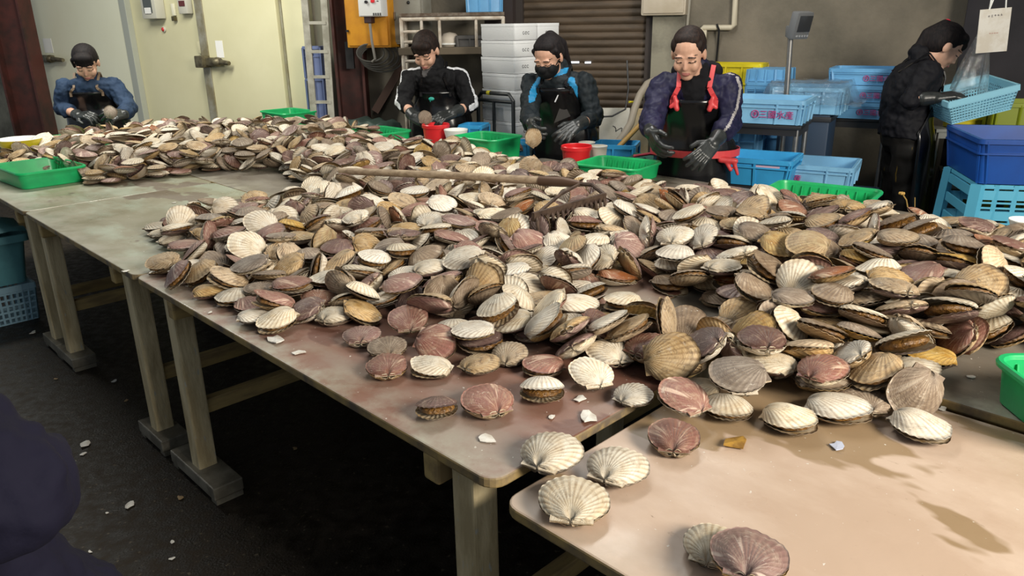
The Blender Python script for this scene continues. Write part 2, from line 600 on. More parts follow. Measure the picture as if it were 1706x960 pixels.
def rounded(poly_w, poly_h, r, x0=0.0, y0=0.0, n=5):
    pts = []
    for cx, cy, a0 in ((poly_w - r, r, -PI / 2), (poly_w - r, poly_h - r, 0), (r, poly_h - r, PI / 2), (r, r, PI)):
        for k in range(n + 1):
            a = a0 + PI / 2 * k / n
            pts.append((x0 + cx + r * math.cos(a), y0 + cy + r * math.sin(a)))
    return pts

def table(label, u0, u1, v0, v1, topm, legs_u, z=T, group=None, fh=0.14, vleg=0.055):
    """local x runs back along u from the far left end, local y along v"""
    t_ = thing('sorting_table', label, 'table', uv(u1, v0, 0), math.atan2(-UY, -UX), group)
    W, H = u1 - u0, v1 - v0
    mb = MB()
    mb.prism(rounded(W, H, 0.035), z - 0.022, z)
    tp = mb.build('tabletop', [topm, m_edge], t_)
    for f in tp.data.polygons:
        if abs(f.normal.z) < 0.5 or f.normal.z < 0:
            f.material_index = 1
    bv = tp.modifiers.new('edge', 'BEVEL')
    bv.width = 0.004
    bv.segments = 2
    bv.limit_method = 'ANGLE'
    mb = MB()
    zr = z - 0.022 - 0.031
    for lu in legs_u:
        mb.box((u1 - lu + (0.07 if u1 - lu < W / 2 else -0.07), H / 2, zr), (0.045, H - 0.01, 0.06), bev=0.006)
    xm = u1 - (legs_u[0] + legs_u[-1]) / 2
    mb.box((xm, 0.10, zr), (abs(legs_u[-1] - legs_u[0]) - 0.2, 0.04, 0.05), bev=0.004)
    mb.box((xm, H - 0.10, zr), (abs(legs_u[-1] - legs_u[0]) - 0.2, 0.04, 0.05), bev=0.004)
    mb.build('under_frame', m_rail, t_)
    for lu in legs_u:
        x = u1 - lu
        for y in (vleg, H - vleg):
            mb = MB()
            mb.box((x, y, (z - 0.022 + 0.055) / 2), (0.062, 0.062, z - 0.022 - 0.055), bev=0.006)
            mb.build('leg', m_leg, t_)
            mb = MB()
            mb.box((x, y, 0.04), (2 * fh, 0.10, 0.045), bev=0.005)
            mb.box((x - fh + 0.02, y, 0.009), (0.04, 0.09, 0.018))
            mb.box((x + fh - 0.02, y, 0.009), (0.04, 0.09, 0.018))
            mb.build('foot', m_foot, t_)
        mb = MB()
        mb.box((x, H / 2, 0.27), (0.035, H - 2 * vleg - 0.05, 0.05), bev=0.004)
        mb.build('stretcher', m_rail, t_)
    return t_

W1, W2, W3 = 0.0, 0.86, 1.72
table('red brown topped sorting table in the middle of the front row, its rounded corner nearest', 0.0, 1.668, W1, W2 - 0.004, mt_red, (0.11, 1.49), fh=0.172)
table('grey green topped sorting table with no shells on its front half', 1.672, 2.975, W1, W2 - 0.004, mt_green, (1.85, 2.86), fh=0.112)
table('far left sorting table under the end of the long heap, green tray on its front', 2.979, 4.95, W1, W2 - 0.004, mt_green, (3.09, 4.75), fh=0.112)
table('tan topped sorting table in the near right corner with a pair of loose scallops', -1.72, -0.03, W1 - 0.01, W2 - 0.012, mt_tan, (-0.28, -1.5), T - 0.018)
table('dark grey topped sorting table beyond the tan one, under the big right hand heap', -1.40, 0.30, W2, W3 - 0.004, mt_grey, (-1.2, 0.15))
table('middle sorting table holding the bare brown patch among the shells', 0.304, 1.98, W2, W3 - 0.004, mt_red, (0.45, 1.8))
table('brown sorting table behind the grey green one, rake handle end above it', 1.984, 3.40, W2, W3 - 0.004, mt_grey, (2.15, 3.25))
table('sorting table in front of the worker in the navy jumper, buried in shells', 3.404, 4.95, W2, W3 - 0.004, mt_grey, (3.55, 4.75))
table('rear sorting table at the right with the bare grey corner and white bowl', -1.10, 0.66, W3, W3 + 0.77, mt_grey, (-0.9, 0.5))
table('rear sorting table in front of the woman with the red apron straps', 0.664, 2.20, W3, W3 + 0.765, mt_grey, (0.8, 2.05))
table('rear sorting table between the masked woman and the woman with white stripes', 2.204, 3.66, W3, W3 + 0.74, mt_grey, (2.35, 3.5))
table('rear sorting table at the far end below the controller on the cream wall', 3.664, 4.95, W3, W3 + 0.76, mt_grey, (3.8, 4.75))

# ------------------------------------------------------------------ scallops
def shell_material(name, base, ribc, streak, dirt, dirt_amt, rays, ray_amt, rough=0.55, warm=None):
    """u of the UV map is the angle round the hinge, v the way from hinge to rim"""
    m, nt, b = new_mat(name)
    N, L = nt.nodes, nt.links
    uvn = N.new('ShaderNodeUVMap')
    sep = N.new('ShaderNodeSeparateXYZ')
    L.new(uvn.outputs[0], sep.inputs[0])
    oi = N.new('ShaderNodeObjectInfo')
    at = N.new('ShaderNodeAttribute')
    at.attribute_name = 'shell_id'
    idn = N.new('ShaderNodeMath')
    idn.operation = 'ADD'
    L.new(oi.outputs['Random'], idn.inputs[0])
    L.new(at.outputs['Fac'], idn.inputs[1])
    off = N.new('ShaderNodeMath')
    off.operation = 'MULTIPLY'
    L.new(idn.outputs[0], off.inputs[0])
    off.inputs[1].default_value = 37.0
    def noise(scale, sx, sy, detail=5, ro=0.6):
        cb = N.new('ShaderNodeCombineXYZ')
        mp = N.new('ShaderNodeVectorMath')
        mp.operation = 'MULTIPLY'
        L.new(uvn.outputs[0], mp.inputs[0])
        mp.inputs[1].default_value = (sx, sy, 0)
        L.new(off.outputs[0], cb.inputs['Z'])
        ad = N.new('ShaderNodeVectorMath')
        L.new(mp.outputs[0], ad.inputs[0])
        L.new(cb.outputs[0], ad.inputs[1])
        n = N.new('ShaderNodeTexNoise')
        n.inputs['Scale'].default_value = scale
        n.inputs['Detail'].default_value = detail
        n.inputs['Roughness'].default_value = ro
        L.new(ad.outputs[0], n.inputs['Vector'])
        return n.outputs['Fac']
    def rng(f, a, b_, c=0.0, d=1.0):
        r = N.new('ShaderNodeMapRange')
        r.inputs[1].default_value, r.inputs[2].default_value = a, b_
        r.inputs[3].default_value, r.inputs[4].default_value = c, d
        L.new(f, r.inputs[0])
        return r.outputs[0]
    def mul(a, c):
        x = N.new('ShaderNodeMath')
        x.operation = 'MULTIPLY'
        L.new(a, x.inputs[0])
        if isinstance(c, float):
            x.inputs[1].default_value = c
        else:
            L.new(c, x.inputs[1])
        return x.outputs[0]
    def mix(f, a, c):
        x = N.new('ShaderNodeMix')
        x.data_type = 'RGBA'
        for k, v in (('A', a), ('B', c)):
            if isinstance(v, tuple):
                x.inputs[k].default_value = (*v, 1)
            else:
                L.new(v, x.inputs[k])
        L.new(f, x.inputs['Factor'])
        return x.outputs['Result']
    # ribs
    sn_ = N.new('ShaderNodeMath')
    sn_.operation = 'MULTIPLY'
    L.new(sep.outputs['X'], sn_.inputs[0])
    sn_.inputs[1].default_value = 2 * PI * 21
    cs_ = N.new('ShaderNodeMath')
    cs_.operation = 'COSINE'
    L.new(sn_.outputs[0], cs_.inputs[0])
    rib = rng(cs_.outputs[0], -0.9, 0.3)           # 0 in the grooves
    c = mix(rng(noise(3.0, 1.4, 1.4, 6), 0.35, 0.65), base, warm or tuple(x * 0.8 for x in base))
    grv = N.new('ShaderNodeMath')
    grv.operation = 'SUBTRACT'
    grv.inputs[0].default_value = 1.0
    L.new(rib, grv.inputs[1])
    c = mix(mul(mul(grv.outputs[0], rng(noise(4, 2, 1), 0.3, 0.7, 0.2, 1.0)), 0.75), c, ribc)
    # pale rays and concentric growth bands
    c = mix(mul(rng(noise(9.0, 1.6, 0.10, 2), 0.60, 0.68), ray_amt), c, rays)
    c = mix(mul(rng(noise(14.0, 0.18, 1.3, 4), 0.55, 0.75), 0.55), c, streak)
    # dirt and crusts
    c = mix(mul(rng(noise(5.0, 1.5, 1.2, 9, 0.7), 0.515, 0.66), dirt_amt), c, dirt)
    c = mix(mul(rng(noise(7.0, 1.4, 1.2, 8, 0.72), 0.60, 0.66), 0.55), c, (0.62, 0.55, 0.44))
    c = mix(mul(rng(noise(24.0, 1.4, 1.2, 3), 0.68, 0.72), 0.85), c, (0.74, 0.70, 0.61))
    c = mix(mul(rng(noise(17.0, 1.4, 1.2, 4), 0.70, 0.76), 0.8), c, (0.06, 0.045, 0.03))
    fr = N.new('ShaderNodeMath')
    fr.operation = 'FRACT'
    L.new(mul(idn.outputs[0], 7.31), fr.inputs[0])
    hv = N.new('ShaderNodeHueSaturation')
    L.new(c, hv.inputs['Color'])
    L.new(rng(fr.outputs[0], 0.0, 1.0, 0.80, 1.22), hv.inputs['Value'])
    fr2 = N.new('ShaderNodeMath')
    fr2.operation = 'FRACT'
    L.new(mul(idn.outputs[0], 23.7), fr2.inputs[0])
    L.new(rng(fr2.outputs[0], 0.0, 1.0, 0.75, 1.15), hv.inputs['Saturation'])
    L.new(hv.outputs['Color'], b.inputs['Base Color'])
    b.inputs['Roughness'].default_value = rough
    b.inputs['Specular IOR Level'].default_value = 0.45
    bp = N.new('ShaderNodeBump')
    bp.inputs['Strength'].default_value = 0.7
    bp.inputs['Distance'].default_value = 0.0022
    hs = N.new('ShaderNodeMath')
    hs.operation = 'ADD'
    L.new(mul(cs_.outputs[0], 0.5), hs.inputs[0])
    L.new(noise(22, 1.5, 1.5, 4), hs.inputs[1])
    L.new(hs.outputs[0], bp.inputs['Height'])
    L.new(bp.outputs[0], b.inputs['Normal'])
    return m

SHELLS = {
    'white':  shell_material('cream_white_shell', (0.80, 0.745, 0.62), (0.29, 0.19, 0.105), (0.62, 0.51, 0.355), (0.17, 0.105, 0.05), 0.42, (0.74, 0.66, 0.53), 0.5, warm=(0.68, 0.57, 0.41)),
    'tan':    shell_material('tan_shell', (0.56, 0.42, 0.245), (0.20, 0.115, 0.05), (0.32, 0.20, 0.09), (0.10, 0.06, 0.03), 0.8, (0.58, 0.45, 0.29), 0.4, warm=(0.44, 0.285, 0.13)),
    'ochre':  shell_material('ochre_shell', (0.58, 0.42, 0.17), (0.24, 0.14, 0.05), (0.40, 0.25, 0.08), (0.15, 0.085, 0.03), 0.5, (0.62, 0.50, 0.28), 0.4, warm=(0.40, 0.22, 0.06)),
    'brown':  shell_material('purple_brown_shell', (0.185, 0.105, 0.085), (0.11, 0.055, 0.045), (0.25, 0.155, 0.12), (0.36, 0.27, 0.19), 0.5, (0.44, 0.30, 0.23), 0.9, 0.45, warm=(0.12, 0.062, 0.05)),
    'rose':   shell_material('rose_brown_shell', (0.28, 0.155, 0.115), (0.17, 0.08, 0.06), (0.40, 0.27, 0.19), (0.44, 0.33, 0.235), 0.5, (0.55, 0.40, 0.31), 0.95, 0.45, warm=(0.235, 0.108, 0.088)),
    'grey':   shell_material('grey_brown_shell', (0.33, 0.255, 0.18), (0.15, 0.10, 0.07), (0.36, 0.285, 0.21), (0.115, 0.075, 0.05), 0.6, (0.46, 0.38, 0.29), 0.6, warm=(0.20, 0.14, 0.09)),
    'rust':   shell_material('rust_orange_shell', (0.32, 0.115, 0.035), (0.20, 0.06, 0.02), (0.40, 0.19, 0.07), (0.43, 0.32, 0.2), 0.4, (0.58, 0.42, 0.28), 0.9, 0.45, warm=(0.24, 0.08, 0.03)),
}
m_inner = mat('shell_lining', (0.56, 0.47, 0.34), 0.25, c2=(0.34, 0.22, 0.10), scale=25)
m_mantle = mat('orange_brown_mantle', (0.23, 0.11, 0.025), 0.25, c2=(0.10, 0.05, 0.018), scale=60, lo=0.38, hi=0.62, bump=0.6, bscale=160)

R0 = 0.054
AMAX = math.radians(80)

def valve_arrays(na, nt_, dome, ribamp, seed, fan=1.0, wob=0.012):
    """upper valve: verts, faces, uv per vert, material index per face; hinge at -y, rim in the plane z=0"""
    rg = random.Random(seed)
    ph = [rg.uniform(0, 6.28) for _ in range(6)]
    def rim(a):
        w_ = 1 + wob * (math.sin(3 * a + ph[0]) + 0.7 * math.sin(5 * a + ph[1]) + 0.5 * math.sin(11 * a + ph[2]))
        return 2 * R0 * math.cos(a) ** fan * w_
    V, UVs, Fs, mi = [], [], [], []
    for side in (0, 1):
        b0 = len(V)
        for i in range(na + 1):
            a = -AMAX + 2 * AMAX * i / na
            for j in range(nt_ + 1):
                t = j / nt_
                tt = t ** 0.85
                rr = rim(a) * tt
                rb = math.cos(2 * PI * 21 * (i / na)) if na >= 60 else 0.0
                fl = math.sin(PI * min(1, tt) ** 0.62) ** 0.85
                z = dome * fl * math.cos(a * 0.98) ** 0.55 + 0.0006
                z += ribamp * rb * (0.25 + 0.75 * tt)
                z += 0.0012 * math.sin(9 * tt + ph[3]) * tt
                x = rr * math.sin(a)
                y = -R0 + rr * math.cos(a)
                if side:
                    z = max(z - 0.0022, -0.0004) if t < 1 else z - 0.0006
                V.append((x, y, z))
                UVs.append((i / na, tt))
        for i in range(na):
            for j in range(nt_):
                q = (b0 + i * (nt_ + 1) + j, b0 + (i + 1) * (nt_ + 1) + j, b0 + (i + 1) * (nt_ + 1) + j + 1, b0 + i * (nt_ + 1) + j + 1)
                Fs.append(q if side else q[::-1])
                mi.append(side)
    n1 = (na + 1) * (nt_ + 1)
    for i in range(na):                         # close the rim
        a, c = i * (nt_ + 1) + nt_, (i + 1) * (nt_ + 1) + nt_
        Fs.append((a, c, n1 + c, n1 + a))
        mi.append(0)
    # ears: two flat wings along the hinge line
    for sgn in (-1, 1):
        w1 = R0 * (0.56 + 0.05 * rg.random())
        rows = []
        for i in range(4):
            f = i / 3
            x = sgn * (0.04 * R0 + (w1 - 0.04 * R0) * f)
            a_in = math.radians(72 - 20 * f)
            yb = -R0 + 2 * R0 * math.cos(a_in) ** 2 * (0.30 + 0.62 * f)
            y0 = -R0 * (1.02 - 0.02 * f)
            rows.append([(x, y0, 0.0012), (x * 1.0, (y0 + yb) / 2, 0.0024 + 0.001 * math.sin(3 * f + ph[4])), (x * (1 + 0.08 * f), yb, 0.0036 * (1 - f) + 0.0012)])
        for side in (0, 1):
            b0 = len(V)
            for r_ in rows:
                for p in r_:
                    V.append((p[0], p[1], p[2] - (0.0016 if side else 0)))
                    UVs.append((0.5 + sgn * 0.47, 0.3 + 0.02 * len(V) % 0.2))
            for i in range(3):
                for j in range(2):
                    q = (b0 + i * 3 + j, b0 + (i + 1) * 3 + j, b0 + (i + 1) * 3 + j + 1, b0 + i * 3 + j + 1)
                    Fs.append(q if (sgn > 0) != bool(side) else q[::-1])
                    mi.append(side)
    return V, Fs, UVs, mi

def shell_mesh(name, arr, m_out, flip=False, shell_id=None):
    V, Fs, UVs, mi = arr
    me = bpy.data.meshes.new(name)
    if flip:
        V = [(x, y, -z) for x, y, z in V]
        Fs = [f[::-1] for f in Fs]
    me.from_pydata(V, [], Fs)
    ul = me.uv_layers.new(name='uv')
    li = np.zeros(len(me.loops), np.int32)
    me.loops.foreach_get('vertex_index', li)
    ul.data.foreach_set('uv', np.array(UVs, np.float32)[li].ravel())
    me.polygons.foreach_set('material_index', mi)
    me.polygons.foreach_set('use_smooth', [True] * len(Fs))
    me.materials.append(m_out)
    me.materials.append(m_inner)
    return me

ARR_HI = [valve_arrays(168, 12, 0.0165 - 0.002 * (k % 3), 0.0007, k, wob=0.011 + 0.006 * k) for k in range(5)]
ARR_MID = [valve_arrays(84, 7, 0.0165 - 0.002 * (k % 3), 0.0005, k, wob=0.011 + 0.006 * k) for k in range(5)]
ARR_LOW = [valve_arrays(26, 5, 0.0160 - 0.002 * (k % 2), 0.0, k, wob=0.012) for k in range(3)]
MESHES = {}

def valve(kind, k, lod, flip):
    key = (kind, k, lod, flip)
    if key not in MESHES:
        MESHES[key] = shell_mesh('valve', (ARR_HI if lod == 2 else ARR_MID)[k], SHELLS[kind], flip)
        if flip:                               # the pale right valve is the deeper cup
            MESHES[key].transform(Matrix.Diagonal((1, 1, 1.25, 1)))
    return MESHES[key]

def flesh_mesh():
    n, rows = 40, []
    for j, (f, z) in enumerate([(0.0, 0.009), (0.30, 0.010), (0.55, 0.0085), (0.78, 0.0065), (0.90, 0.0025), (0.91, -0.0025), (0.78, -0.0065), (0.55, -0.0085), (0.30, -0.010), (0.0, -0.009)]):
        ring = []
        for k in range(n):
            a = 2 * PI * k / n
            fr = f * (1 + (0.02 * math.sin(13 * a) + 0.014 * math.sin(7 * a + 1)) * (f > 0.7))
            ring.append(Vector((fr * R0 * 0.94 * math.cos(a), fr * R0 * 0.94 * math.sin(a), z + 0.0007 * math.sin(9 * a) * (f > 0.7))))
        rows.append(ring)
    mb = MB()
    mb.grid(rows, closed=True)
    return mb.mesh('mantle', m_mantle, True)
FLESH = flesh_mesh()

def scallop(label, group, loc, quat, up_kind, low_kind, k, gape, size=1.0, lod=2, flesh=True):
    """local +z is the darker, flatter valve; gape is the half angle at the hinge"""
    t_ = thing('scallop', label, 'scallop', loc, 0, group)
    t_.rotation_mode = 'QUATERNION'
    t_.rotation_quaternion = quat
    t_.scale = (size,) * 3
    for nm, kind, sg in (('upper_shell', up_kind, 1), ('lower_shell', low_kind, -1)):
        o = bpy.data.objects.new(nm, valve(kind, k, lod, sg < 0))
        link(o, t_)
        o.location = (0, -R0 * (1 - math.cos(gape)), sg * (R0 * math.sin(gape) + 0.0004))
        o.rotation_euler = (sg * gape, 0, 0)
    if flesh and gape > math.radians(2.5):
        o = bpy.data.objects.new('mantle', FLESH)
        link(o, t_)
        g = min(1.0, gape / math.radians(8))
        o.location = (0, 0.002, 0)
        o.scale = (1, 1, 0.75 + 0.5 * g)
    return t_

